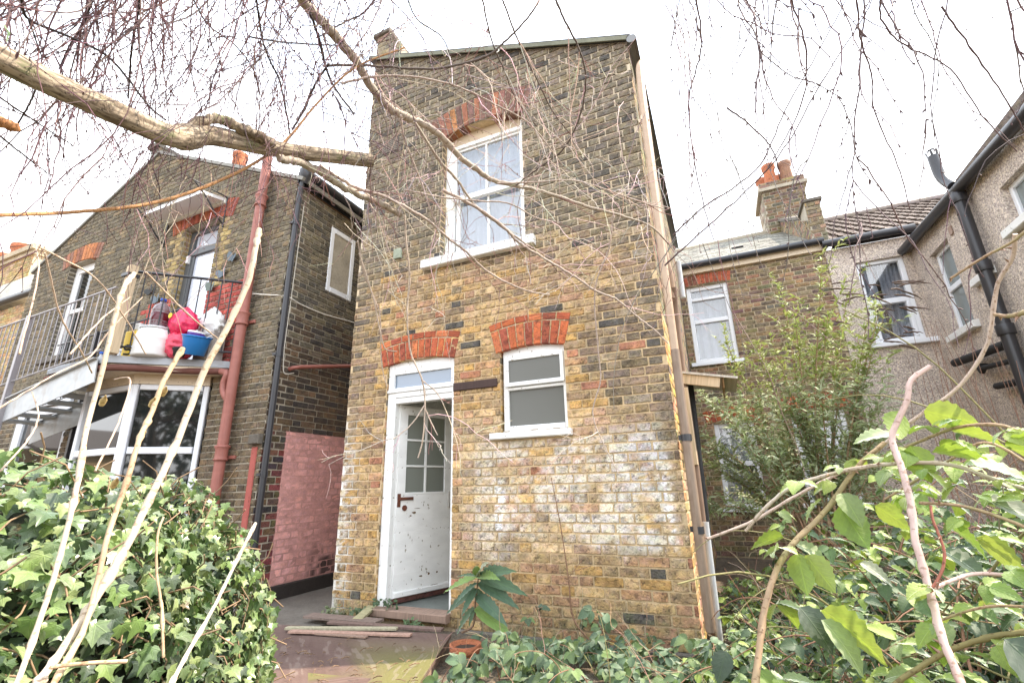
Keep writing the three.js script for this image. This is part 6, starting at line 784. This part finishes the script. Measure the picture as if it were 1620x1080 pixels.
// ------------------------------------------------------------------ cut canes standing in front of the ivy
{
  const t = thing('cut_shrub', 'bare shrub of pale cut canes rising in front of the ivy', 'shrub', V3(-1.05, 0, 3.6)), r = mulberry(121); const C = (list, d0, d1, p0, p1, c) => { const mb = new MB(); const p = stem(mb, list, d0, d1, p0, p1, c, r, { sides: 10, wob: 0.12, knot: 0.6, k: 0.52 }); mb.build('cane', M.twig, t); return p; };
  const pale = (u, p) => mix3([0.5, 0.42, 0.3], [0.66, 0.56, 0.44], vn(u * 14, 3, 123)), brown = (u) => mix3([0.42, 0.28, 0.17], [0.58, 0.46, 0.3], vn(u * 11, 5, 124));
  C([[10, 1110], [26, 1080], [74, 946], [102, 851], [123, 760], [137, 676], [163, 580], [181, 502], [196, 454], [212, 432]], 1.0, 1.3, 8, 6, pale); C([[70, 1110], [84, 1080], [130, 999], [151, 929], [172, 841], [200, 760], [222, 690], [237, 658], [259, 602], [289, 550]], 1.0, 1.3, 8, 7, brown);
  C([[35, 1115], [60, 1080], [98, 1027], [151, 946], [197, 869], [239, 784], [281, 695], [326, 580], [363, 510], [393, 443], [405, 388], [410, 362]], 1.0, 1.4, 13, 7, pale); C([[255, 1110], [271, 1080], [302, 1023], [338, 960], [369, 897], [404, 827]], 1.15, 1.4, 7, 4, (u) => [0.68, 0.6, 0.48]); C([[78, 1056], [95, 1053], [148, 1048], [200, 1046]], 1.02, 1.05, 5, 6, brown); C([[258, 1040], [255, 960], [247, 900], [250, 840], [258, 818]], 1.2, 1.25, 4, 3, brown);
  const mb = new MB(); for (const [u, v, d] of [[160, 640, 1.25], [238, 642, 1.26], [256, 625, 1.27], [338, 560, 1.36], [178, 770, 1.2], [222, 690, 1.25], [115, 800, 1.15]]) { const p = at(u, v, d); tube(mb, [p, p.clone().add(V3(0.012, 0.008, 0.004)), p.clone().add(V3(0.02, 0.016, 0.006))], [0.005, 0.006, 0.001], 6, [0.6, 0.45, 0.2]); } mb.build('bud', M.twig, t);
  // thin whitish twigs crossing in front of the stairs
  const tw = new MB(); for (const q of [[[-10, 650], [40, 620], [90, 590], [140, 565], [175, 520], [225, 470]], [[30, 560], [60, 430], [55, 385]], [[70, 400], [95, 500], [130, 560], [145, 590]], [[0, 745], [40, 700], [60, 660], [50, 620]], [[60, 390], [150, 440], [195, 500], [230, 560]], [[110, 560], [160, 505], [205, 470]], [[150, 745], [190, 660], [205, 600], [180, 600]], [[230, 430], [300, 500], [350, 540]]]) stem(tw, q, 1.5, 1.8, 2.4, 1.6, [0.6, 0.46, 0.36], r); stuff(tw.build('twigs', M.twig, t));
}

// ------------------------------------------------------------------ brambles
const canes = (mb, p, dir, len, r0, r, drop) => { const n = 14, pts = [p.clone()], d = dir.clone().normalize(), q = p.clone(); for (let k = 0; k < n; k++) { d.addScaledVector(rv(r), 0.09); d.y -= drop; d.normalize(); q.addScaledVector(d, len / n); if (q.y < 0.02) q.y = 0.02; pts.push(q.clone()); } tube(mb, pts, (t) => r0 * (1 - 0.5 * t), 6, r() < 0.5 ? [0.3, 0.16, 0.1] : [0.24, 0.22, 0.09]); return pts; };
function trefoil(items, p, out, face, s, r, nc) { const side = V3().crossVectors(out, face).normalize(); for (const [a, q] of [[0, 1], [1.15, 0.85], [-1.15, 0.85]]) { const d = out.clone().multiplyScalar(Math.cos(a)).addScaledVector(side, Math.sin(a)).addScaledVector(rv(r), 0.15); d.y -= 0.2; const sz = s * q * (0.85 + 0.3 * r()); items.push({ m: leafAt(p.clone().addScaledVector(out, s * (a ? 0.15 : 0.3)), d, face.clone().addScaledVector(rv(r), 0.28), sz), g: Math.floor(r() * 4), c: Math.floor(r() * nc), size: sz / 0.06 }); } }
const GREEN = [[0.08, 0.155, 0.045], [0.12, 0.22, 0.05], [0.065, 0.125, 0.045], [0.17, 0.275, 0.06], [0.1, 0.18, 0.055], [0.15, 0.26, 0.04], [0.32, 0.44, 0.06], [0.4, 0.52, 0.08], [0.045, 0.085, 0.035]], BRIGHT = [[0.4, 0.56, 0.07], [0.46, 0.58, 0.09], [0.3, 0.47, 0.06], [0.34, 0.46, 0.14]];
{ // big mass on the right
  const t = thing('bramble_thicket', 'dense bramble thicket filling the lower right corner', 'bramble', V3(1.3, 0, 1.3)), r = mulberry(131), items = [], dead = new MB(), cn = []; 
  for (let k = 0; k < 380; k++) {
    const x = 0.05 + Math.pow(r(), 0.8) * 4.2, z = -1.4 + r() * 4.2; if (z > 2.5 && x < 0.8) continue; const lean = rv(r); lean.y = 0.5 + r() * 0.7; const hgt = 0.5 + 0.45 * sst(0.1, 1.8, x) + 0.15 * sst(0, 2, z), mb = new MB(), pts = canes(mb, V3(x, 0, z), lean, (0.7 + r() * 0.7) * hgt * 1.5, 0.0045, r, 0.13); cn.push(mb);
    for (let j = 2; j < pts.length; j++) { const n = r() < 0.75 ? 1 : 2; for (let q = 0; q < n; q++) { const out = rv(r); out.y *= 0.3; out.normalize(); trefoil(items, pts[j].clone().addScaledVector(out, 0.03), out, V3(0, 1, 0.15).addScaledVector(rv(r), 0.42), 0.05 + r() * 0.045, r, 7); } }
  }
  for (let k = 0; k < 700; k++) { const x = 0.0 + r() * 3.2, z = -1.2 + r() * 3.6, p = V3(x, 0.03 + r() * 0.9 * sst(-0.1, 0.9, x), z); if (p.distanceTo(CAM) < 1.5) continue; twig(dead, p, rv(r).add(V3(0, 0.35, 0)), 0.2 + r() * 0.4, 0.0028, 1, r, { col: r() < 0.5 ? [0.34, 0.24, 0.16] : [0.24, 0.15, 0.09], kink: 0.3, droop: 0.02, buds: 0.1 }); }
  const HT = (x, z) => (0.36 + 0.9 * sst(0.05, 0.85, x) + 0.08 * sst(0.9, 1.6, x)) * (0.62 + 0.38 * sst(0.2, 1.3, z)) * (0.82 + 0.36 * vn(x * 2.6 + 9, z * 2.6 + 9, 133));
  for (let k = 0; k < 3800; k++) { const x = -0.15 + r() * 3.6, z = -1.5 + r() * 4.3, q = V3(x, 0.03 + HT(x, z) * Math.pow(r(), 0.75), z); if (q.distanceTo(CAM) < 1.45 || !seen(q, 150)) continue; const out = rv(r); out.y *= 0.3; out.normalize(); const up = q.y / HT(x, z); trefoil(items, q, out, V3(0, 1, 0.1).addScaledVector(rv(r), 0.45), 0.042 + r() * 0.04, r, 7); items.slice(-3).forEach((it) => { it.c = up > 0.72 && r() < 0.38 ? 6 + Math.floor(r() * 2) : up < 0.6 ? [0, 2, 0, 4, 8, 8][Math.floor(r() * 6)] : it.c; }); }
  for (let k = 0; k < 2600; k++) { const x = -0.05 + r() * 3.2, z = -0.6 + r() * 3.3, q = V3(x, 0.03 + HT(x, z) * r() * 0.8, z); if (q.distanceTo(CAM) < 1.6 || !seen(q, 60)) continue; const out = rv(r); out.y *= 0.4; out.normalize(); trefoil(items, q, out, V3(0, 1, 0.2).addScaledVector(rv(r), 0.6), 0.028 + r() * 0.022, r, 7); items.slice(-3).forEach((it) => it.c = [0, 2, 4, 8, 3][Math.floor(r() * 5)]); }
  for (let k = 0; k < 110; k++) { const x = 0.3 + r() * 2.2, z = 0.6 + r() * 1.9, mb = new MB(), p0 = V3(x, HT(x, z) * (0.3 + 0.4 * r()), z); if (p0.distanceTo(CAM) < 1.5) continue; canes(mb, p0, V3(r() - 0.5, 0.55, r() - 0.5), 0.6 + r() * 0.6, 0.004, r, 0.16); const o = dead.count; dead.p.push(...mb.p); dead.n.push(...mb.n); dead.u.push(...mb.u); dead.c.push(...mb.c); dead.i.push(...mb.i.map((q) => q + o)); }
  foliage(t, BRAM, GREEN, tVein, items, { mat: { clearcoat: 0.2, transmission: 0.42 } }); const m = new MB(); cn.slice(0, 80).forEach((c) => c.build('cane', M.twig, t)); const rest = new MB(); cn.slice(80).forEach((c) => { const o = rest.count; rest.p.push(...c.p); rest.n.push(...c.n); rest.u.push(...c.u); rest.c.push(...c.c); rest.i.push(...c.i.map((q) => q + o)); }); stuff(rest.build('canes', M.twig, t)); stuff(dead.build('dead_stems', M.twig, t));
}
{ // long canes close to the lens
  const t = thing('bramble_bush', 'tall bramble with long pale arching canes and bright backlit leaves, nearest on the right', 'bramble', V3(0.45, 0, 2.9)), r = mulberry(141), items = []; const C = (list, d0, d1, p0, p1, c, leaves = 0, ls = 0.06, o = {}) => { const mb = new MB(), p = stem(mb, list, d0, d1, p0, p1, c, r, { sides: 9, wob: 0.12, knot: 0.3, k: 0.62, ...o }); for (let k = 0; k < p.length - 1; k += 4) if (r() < 0.6) { const a = p[k], s = rv(r).normalize(), rr = p1 * d1 / FOC; tube(mb, [a, a.clone().addScaledVector(s, rr * 1.5)], [rr * 0.4, 0.0003], 4, [0.35, 0.22, 0.16], false); } mb.build('cane', M.twig, t); for (let k = 0; k < leaves; k++) { const a = p[Math.floor(p.length * (0.08 + 0.9 * (k + r()) / leaves)) % p.length], out = rv(r); out.y = out.y * 0.4 - 0.1; out.normalize(); trefoil(items, a.clone().addScaledVector(out, 0.03), out, V3(0, 1, 0.2).addScaledVector(rv(r), 0.4), ls * 0.8 * (0.7 + 0.6 * r()), r, 4); } return p; };
  const pk = (u) => mix3([0.62, 0.47, 0.42], [0.45, 0.28, 0.22], sst(0.2, 0, u) + 0.4 * vn(u * 9, 2, 143)), gb = (u) => mix3([0.3, 0.27, 0.12], [0.4, 0.27, 0.17], vn(u * 8, 4, 144)), rd = [0.3, 0.1, 0.06];
  C([[1535, 1110], [1522, 1080], [1490, 1005], [1472, 935], [1450, 860], [1440, 790], [1425, 735], [1412, 690], [1435, 635], [1442, 602], [1472, 579]], 1.05, 1.3, 10, 6, pk);
  C([[1180, 840], [1210, 805], [1250, 772], [1315, 750], [1380, 737], [1440, 732], [1505, 735], [1565, 755], [1640, 780]], 1.5, 1.35, 4, 6, (u) => mix3([0.66, 0.6, 0.52], [0.4, 0.3, 0.2], vn(u * 9, 7, 145)), 7, 0.055);
  C([[1120, 852], [1190, 825], [1250, 790], [1315, 755], [1365, 730], [1420, 685], [1465, 650], [1510, 619], [1560, 550], [1580, 448], [1603, 406], [1607, 370]], 1.7, 1.5, 3.4, 5, (u) => [0.6, 0.48, 0.4]); C([[1505, 440], [1560, 405], [1603, 382], [1640, 350]], 1.5, 1.48, 3, 4, gb); C([[1573, 497], [1598, 500], [1640, 488]], 1.5, 1.48, 4, 6, gb);
  C([[1188, 1110], [1195, 1080], [1210, 965], [1230, 900], [1255, 860], [1305, 810], [1360, 735], [1400, 700]], 1.2, 1.5, 9, 5, gb, 5, 0.065); C([[1472, 935], [1490, 925], [1515, 915], [1550, 907], [1640, 915]], 1.1, 1.2, 4, 5, pk, 3, 0.06); C([[1473, 800], [1476, 820], [1494, 870], [1492, 900], [1476, 930]], 1.15, 1.1, 3, 3.5, rd); C([[1455, 795], [1520, 800], [1560, 810], [1640, 840]], 1.3, 1.25, 3.5, 5, gb, 5, 0.06);
  C([[1640, 692], [1580, 672], [1520, 675], [1480, 688], [1440, 705], [1390, 725]], 1.3, 1.5, 4.5, 3, gb, 8, 0.065); C([[1390, 1100], [1490, 1035], [1570, 1007], [1640, 998]], 1.15, 1.15, 6, 7, (u) => [0.2, 0.17, 0.06], 4, 0.06); C([[1640, 740], [1560, 700], [1500, 730], [1450, 760], [1400, 790]], 1.6, 1.7, 3.5, 2.5, gb, 9, 0.065); C([[1640, 960], [1560, 960], [1480, 985], [1400, 1030]], 1.3, 1.4, 3.5, 2.5, gb, 6, 0.06);
  // the largest leaves, each by itself
  for (const [u, v, d, s, dx, dy, dz, fx, fy, fz, c] of [[1425, 650, 1.45, 0.1, -0.3, -0.6, 0.2, 0.1, 0.5, -0.8, 0], [1462, 650, 1.45, 0.11, 0.8, -0.3, 0.1, 0.1, 0.4, -0.8, 1], [1440, 705, 1.42, 0.1, 0.2, -0.9, 0.1, 0.2, 0.3, -0.9, 0], [1420, 688, 1.4, 0.11, -0.9, 0.05, 0.3, 0.1, 1, 0.4, 3], [1500, 680, 1.4, 0.1, 0.8, -0.2, 0.2, 0, 1, -0.3, 1], [1330, 780, 1.4, 0.095, 0.3, -0.7, 0.5, 0.0, 1, 0.4, 3], [1330, 800, 1.42, 0.12, 0.3, -0.9, 0.2, -0.1, 0.4, -0.9, 2], [1300, 790, 1.5, 0.09, -0.6, -0.4, 0.3, 0.1, 0.9, -0.3, 0], [1240, 850, 1.4, 0.1, -0.9, -0.1, 0.2, 0.0, 0.7, -0.6, 0], [1262, 875, 1.35, 0.1, 0.05, -1, 0.1, 0.1, 0.2, -0.9, 0], [1275, 878, 1.35, 0.1, 0.5, -0.8, 0.2, -0.1, 0.4, -0.8, 1], [1255, 858, 1.4, 0.09, 0.8, -0.3, 0.5, 0.1, 1, 0.2, 3],
    [1265, 960, 1.2, 0.1, 0.6, -0.8, 0.3, 0.3, 0.6, 0.7, 5], [1300, 965, 1.18, 0.13, 0.8, -0.5, 0.2, 0.1, 0.6, -0.6, 1], [1300, 980, 1.16, 0.11, 0.7, -0.8, 0.3, 0.5, 0.6, 0.4, 3], [1385, 800, 1.5, 0.09, 0.6, -0.5, 0.2, 0, 0.5, -0.8, 1], [1400, 745, 1.5, 0.09, 0.7, 0.2, 0.3, 0, 0.9, 0.3, 1], [1475, 715, 1.35, 0.11, 0.9, -0.1, 0.2, 0, 0.9, -0.3, 0], [1530, 735, 1.3, 0.12, 0.9, -0.2, 0.2, 0, 1, 0.3, 3], [1560, 790, 1.3, 0.12, 0.8, -0.4, 0.3, 0, 0.9, 0.4, 4], [1590, 700, 1.3, 0.13, 0.8, -0.2, 0.2, 0, 0.8, -0.4, 0], [1500, 830, 1.4, 0.09, 0.5, -0.5, 0.3, 0, 0.8, -0.4, 2], [1360, 890, 1.5, 0.085, 0.7, -0.4, 0.3, 0, 0.9, 0.3, 4], [1150, 1030, 1.5, 0.09, -0.4, -0.7, 0.5, 0, 0.8, 0.5, 5], [1200, 1060, 1.3, 0.1, 0.6, -0.6, 0.5, 0, 0.9, 0.3, 2], [1590, 1010, 1.1, 0.13, 0.5, -0.7, 0.4, 0, 0.8, 0.6, 5], [1545, 850, 1.3, 0.1, 0.6, -0.6, 0.3, 0, 0.8, -0.5, 1], [1490, 870, 1.25, 0.09, 0.6, -0.4, 0.3, 0, 0.9, 0.3, 4]])
    items.push({ m: leafAt(at(u, v, d), V3(dx, dy, dz), V3(fx, fy, fz), s * 0.85), g: Math.floor(r() * 4), c, size: 4 });
  foliage(t, BRAM, [...BRIGHT, [0.1, 0.17, 0.06], [0.07, 0.125, 0.06]], tVein, items, { mat: { transmission: 0.6 } });
}
{ // low brambles along the foot of the wall
  const t = thing('bramble_bush', 'low bramble with grey green leaves along the foot of the middle brick wall', 'bramble', V3(-1.1, 0, 0.5)), r = mulberry(151), items = [];
  for (let k = 0; k < 90; k++) { const x = -1.75 + r() * 1.95, z = 0.15 + r() * 1.1; const p = V3(x, 0, z), mb = new MB(), d = rv(r); d.y = 0.5 + r() * 0.6; d.z *= 0.5; const pts = canes(mb, p, d, 0.22 + r() * 0.36, 0.0032, r, 0.16); mb.build('cane', M.twig, t); for (let j = 3; j < pts.length; j += 1) if (r() < 0.62) { const out = rv(r); out.y *= 0.3; out.normalize(); trefoil(items, pts[j].clone().addScaledVector(out, 0.02), out, V3(0, 0.8, 0.6).addScaledVector(rv(r), 0.45), 0.05 + r() * 0.04, r, 7); } }
  foliage(t, BRAM, [[0.1, 0.18, 0.085], [0.12, 0.21, 0.1], [0.145, 0.24, 0.115], [0.08, 0.14, 0.065], [0.17, 0.26, 0.085], [0.12, 0.2, 0.06], [0.2, 0.31, 0.08]], tVein, items, {});
  const dn = new MB(); for (let k = 0; k < 30; k++) twig(dn, V3(-1.9 + r() * 2.2, 0.03, 0.15 + r() * 1.1), V3(r() - 0.5, 0.5, r() - 0.5), 0.2 + r() * 0.3, 0.002, 1, r, { col: [0.45, 0.33, 0.22], kink: 0.25, droop: 0.03, buds: 0.1 }); stuff(dn.build('dead_stems', M.twig, t));
}
{ // young evergreen in the flower pot
  const t = thing('potted_plant', 'young plant with long ribbed evergreen leaves standing by the open door', 'plant', V3(-1.92, 0.15, 0.6)), r = mulberry(161), items = [], b = V3(-1.92, 0.15, 0.6), mb = new MB(); const pts = smooth([b, onZ(748, 990, 0.58), onZ(752, 950, 0.55), onZ(757, 912, 0.52)], 12); tube(mb, pts, (u) => lerp(0.009, 0.005, u), 7, [0.2, 0.13, 0.08]); mb.build('stem', M.twig, t);
  const tip = pts[12]; for (const [u, v, s, c, up] of [[700, 928, 0.25, 2, 0.2], [748, 888, 0.16, 2, 0.5], [762, 884, 0.13, 3, 0.6], [800, 895, 0.24, 0, 0.3], [815, 950, 0.25, 1, 0], [730, 965, 0.22, 1, -0.1], [775, 965, 0.2, 0, -0.2], [795, 975, 0.2, 1, -0.2], [740, 990, 0.19, 0, -0.3], [720, 945, 0.2, 1, 0.1], [780, 905, 0.2, 2, 0], [728, 905, 0.2, 0, 0], [826, 930, 0.2, 0, 0], [700, 965, 0.2, 1, 0], [805, 998, 0.2, 2, 0], [715, 1000, 0.15, 0, -0.3]]) { const e = onZ(u, v, 0.6 + (r() - 0.3) * 0.2), st = pts[Math.max(3, 12 - Math.floor(Math.max(0, (v - 930) / 12)))]; items.push({ m: leafAt(st, V3().subVectors(e, st), V3(0, 0.8, 0.7).addScaledVector(rv(r), 0.2), e.distanceTo(st) * 1.05), g: Math.floor(r() * 3), c, size: 3 }); }
  foliage(t, LOQ, [[0.11, 0.21, 0.1], [0.085, 0.17, 0.09], [0.26, 0.42, 0.09], [0.4, 0.44, 0.25]], tVein, items, {});
}
{ // thin sapling against the wall
  const t = thing('sapling', 'single thin brown bare sapling growing up against the middle brick wall', 'sapling', V3(-1.05, 0, 0.16)), r = mulberry(165), mb = new MB(); tube(mb, smooth([V3(-1.02, 0, 0.16), onZ(908, 980, 0.14), onZ(900, 920, 0.12), onZ(893, 870, 0.1), onZ(883, 810, 0.09), onZ(872, 755, 0.08)], 24), (u) => lerp(0.007, 0.003, u), 6, [0.25, 0.14, 0.08]); for (const [a, b] of [[[900, 923], [880, 900]], [[901, 905], [935, 895]], [[899, 915], [925, 880]]]) tube(mb, [onZ(...a, 0.12), onZ(...b, 0.13)], 0.0025, 5, [0.28, 0.16, 0.1]); mb.build('stem', M.twig, t);
}
{ // weeds by the door frame
  const spots = [[onZ(530, 975, 0.08), 26, 0.09, 'feathery pale weed at the left foot of the middle house wall', [[0.2, 0.25, 0.1], [0.25, 0.27, 0.13]]], [onZ(575, 968, 0.06), 22, 0.07, 'small green weed between the wall and the door frame', [[0.1, 0.17, 0.06], [0.13, 0.2, 0.08]]], [onZ(612, 950, 0.02), 12, 0.05, 'tuft of weed growing out of the bottom of the door frame', [[0.08, 0.15, 0.05]]], [onZ(655, 985, 0.14), 22, 0.05, 'low green weed under the wooden door step', [[0.1, 0.18, 0.05], [0.13, 0.22, 0.07]]]];
  spots.forEach(([p, n, h, lab, tones], i) => { p.y = Math.max(-0.02, p.y - 0.05); const t = thing('weed', lab, 'weed', p), r = mulberry(171 + i), items = [], mb = new MB(); for (let k = 0; k < n; k++) { const a = p.clone().add(V3((r() - 0.5) * 0.22, 0, (r() - 0.5) * 0.06)), b = a.clone().add(V3((r() - 0.5) * h, h * (0.5 + r()), r() * h * 0.6)); tube(mb, [a, b], 0.0015, 4, [0.2, 0.24, 0.1]); for (let q = 0; q < 4; q++) items.push({ m: leafAt(a.clone().lerp(b, 0.3 + 0.7 * r()), rv(r), V3(0, 0.7, 0.7).addScaledVector(rv(r), 0.5), 0.02 + r() * 0.025), g: k, c: k }); } stuff(mb.build('stems', M.twig, t)); foliage(t, BRAM, tones, tVein, items, { parts: 20 }); });
}
{ // buddleia in the neighbour's garden
  const t = thing('buddleia_shrub', 'tall loose shrub with narrow yellow green leaves and dark dried flower spikes', 'shrub', V3(0.85, 0, -2.2)), r = mulberry(181), items = [], P = [[1300, 432], [1340, 470], [1260, 520], [1200, 545], [1160, 590], [1135, 650], [1380, 560], [1390, 640], [1240, 470], [1290, 560], [1180, 700], [1330, 600], [1130, 740], [1220, 620], [1270, 660], [1350, 700], [1150, 545], [1310, 500], [1390, 500], [1360, 760], [1190, 790], [1230, 560], [1120, 690], [1160, 640], [1210, 680], [1300, 620], [1370, 520]]; for (let k = 0; k < 9; k++) P.push([1120 + r() * 290, 560 + r() * 240]);
  P.forEach(([u, v], i) => { const z = -2.2 + (r() - 0.5) * 1.3, e = onZ(u, v, z), b = V3(0.85 + (r() - 0.5) * 0.25, 0, -2.2 + (r() - 0.5) * 0.25), m = b.clone().lerp(e, 0.5).add(V3(0, 0.3, 0)), mb = new MB(), pts = smooth([b, m, e], 20); tube(mb, pts, (q) => lerp(0.016, 0.004, q), 6, [0.36, 0.25, 0.15]); mb.build('branch', M.twig, t);
    const leafy = (p, d, w, tone) => { for (let q = 0; q < 2; q++) { const out = rv(r); out.y = out.y * 0.6 + 0.25; out.addScaledVector(d, 0.6).normalize(); items.push({ m: leafAt(p, out, V3(0, 1, 0.3).addScaledVector(rv(r), 0.6), w * (0.7 + 0.6 * r())), g: Math.floor(r() * 3), c: tone, size: w / 0.1 }); } };
    for (let k = 7; k <= 20; k++) { const d = V3().subVectors(pts[k], pts[k - 1]).normalize(); for (let s = 0; s < 4; s++) leafy(pts[k].clone().addScaledVector(rv(r), 0.02), d, 0.085, Math.floor(r() * 3) + (pts[k].y > 2.2 ? 0 : 3));
      if (r() < 0.85) { const tm = new MB(), tp = twig(tm, pts[k], d.clone().addScaledVector(rv(r), 0.8), 0.2 + r() * 0.3, 0.003, 0, r, { col: [0.36, 0.27, 0.16], droop: -0.02, buds: 0 }); stuff(tm.build('twigs', M.twig, t)); tp.forEach((q, j) => { if (j) for (let s = 0; s < 2; s++) leafy(q, V3().subVectors(q, tp[j - 1]).normalize(), 0.075, Math.floor(r() * 3) + (q.y > 2.2 ? 0 : 3)); }); } } });
  foliage(t, LANCE, [[0.5, 0.58, 0.16], [0.56, 0.62, 0.22], [0.42, 0.52, 0.14], [0.48, 0.56, 0.26], [0.58, 0.64, 0.4], [0.4, 0.5, 0.2]], tVein, items, { mat: { clearcoat: 0.05, transmission: 0.5 } });
  for (let k = 0; k < 34; k++) { const p = onZ(1360 + r() * 75 - (r() < 0.3 ? 70 : 0), 440 + r() * 120, -2.2 + (r() - 0.5) * 0.8), d = V3(0.8, 0.25 - r() * 0.6, (r() - 0.5)).normalize(), L = 0.12 + r() * 0.14, mb = new MB(), pts = []; for (let j = 0; j <= 7; j++) pts.push(p.clone().addScaledVector(d, L * j / 7).add(V3(0, -0.05 * (j / 7) ** 2 * (r() * 0.5 + 0.5), 0))); tube(mb, pts, pts.map((q, j) => 0.003 + 0.009 * Math.sin(Math.PI * (0.15 + 0.85 * j / 7)) * (j % 2 ? 1 : 0.65)), 6, [0.11, 0.07, 0.05]); mb.build('seed_head', M.twig, t); }
}
{ // bare whips in front of the pebbledash
  const t = thing('bare_shrub', 'sparse bare shrub of thin upright whips before the pebbledashed wall', 'shrub', V3(2.2, 0, -2)), r = mulberry(191), mb = new MB(); for (let k = 0; k < 20; k++) { const u = 1430 + r() * 180, v = 480 + r() * 120; const e = onZ(u, v, -2.2), b = V3(e.x + (r() - 0.5) * 0.5, 0.2, -2.2); tube(mb, smooth([b, b.clone().lerp(e, 0.5).add(V3((r() - 0.5) * 0.2, 0, 0)), e], 12), (q) => lerp(0.006, 0.002, q), 5, [0.3, 0.17, 0.12]); } stuff(mb.build('whips', M.twig, t));
}

{ // the other side of the gardens, seen only as reflections in the window glass
  const t = thing('brick_house', 'low yellow brick house beyond the left edge, mirrored in the bay window', 'house', V3(-20, 0, 8)); part('wall', bx(-23, -17, -0.2, 2.5, 3, 13), mat([0.5, 0.36, 0.19], { map: tMortar }), t); const rf = new MB(); obox(rf, F(V3(-16.8, 2.45, 13.2), V3(0, 0, -1), V3(0.3, 1, 0), V3(-1, 0.3, 0)), 0, 10.4, 0, 3.2, -0.1, 0); rf.build('roof', mat([0.15, 0.13, 0.12]), t); for (let k = 0; k < 3; k++) part('window', bx(-17.02, -16.96, 1.1, 2.2, 4 + k * 3, 5 + k * 3), M.whiteClean, t);
  [[-3.9, 7.2, 'taller bare tree behind the photographer, mirrored in the bay window']].forEach(([x, z, lab], i) => { const o = thing('bare_tree', lab, 'tree', V3(x, 0, z)), r = mulberry(201 + i), tr = new MB(); tube(tr, smooth([V3(x, 0, z), V3(x + 0.1, 1.5, z), V3(x - 0.1, 3, z), V3(x, 5.5, z)], 12), (u) => lerp(0.16, 0.04, u), 8, [0.12, 0.1, 0.08]); tr.build('trunk', M.twig, o); const tw = new MB(); for (let k = 0; k < 70; k++) twig(tw, V3(x, 1.2 + r() * 3.6, z), V3(r() - 0.5, 0.3, r() - 0.5), 0.9 + r() * 1.5, 0.022, 2, r, { col: [0.13, 0.1, 0.08], kink: 0.25, droop: 0.01, step: 0.2, buds: 0 }); stuff(tw.build('twigs', M.twig, o)); });
  const e = thing('evergreen_bush', 'dark evergreen behind the photographer, mirrored in the slanting bay pane', 'bush', V3(-3.6, 0, 8.6)), re = mulberry(211), it = []; for (let k = 0; k < 2200; k++) { const d = rv(re).normalize(), p = V3(-3.6 + d.x * 1.7, 2 + d.y * 2.0, 8.6 + d.z * 0.9).addScaledVector(rv(re), 0.25); it.push({ m: leafAt(p, rv(re), d, 0.14 + re() * 0.1), g: 0, c: 0 }); } foliage(e, [BRAM[0]], [[0.05, 0.08, 0.03]], tVein, it, { parts: 0 });
}

renderer.render(scene, camera);
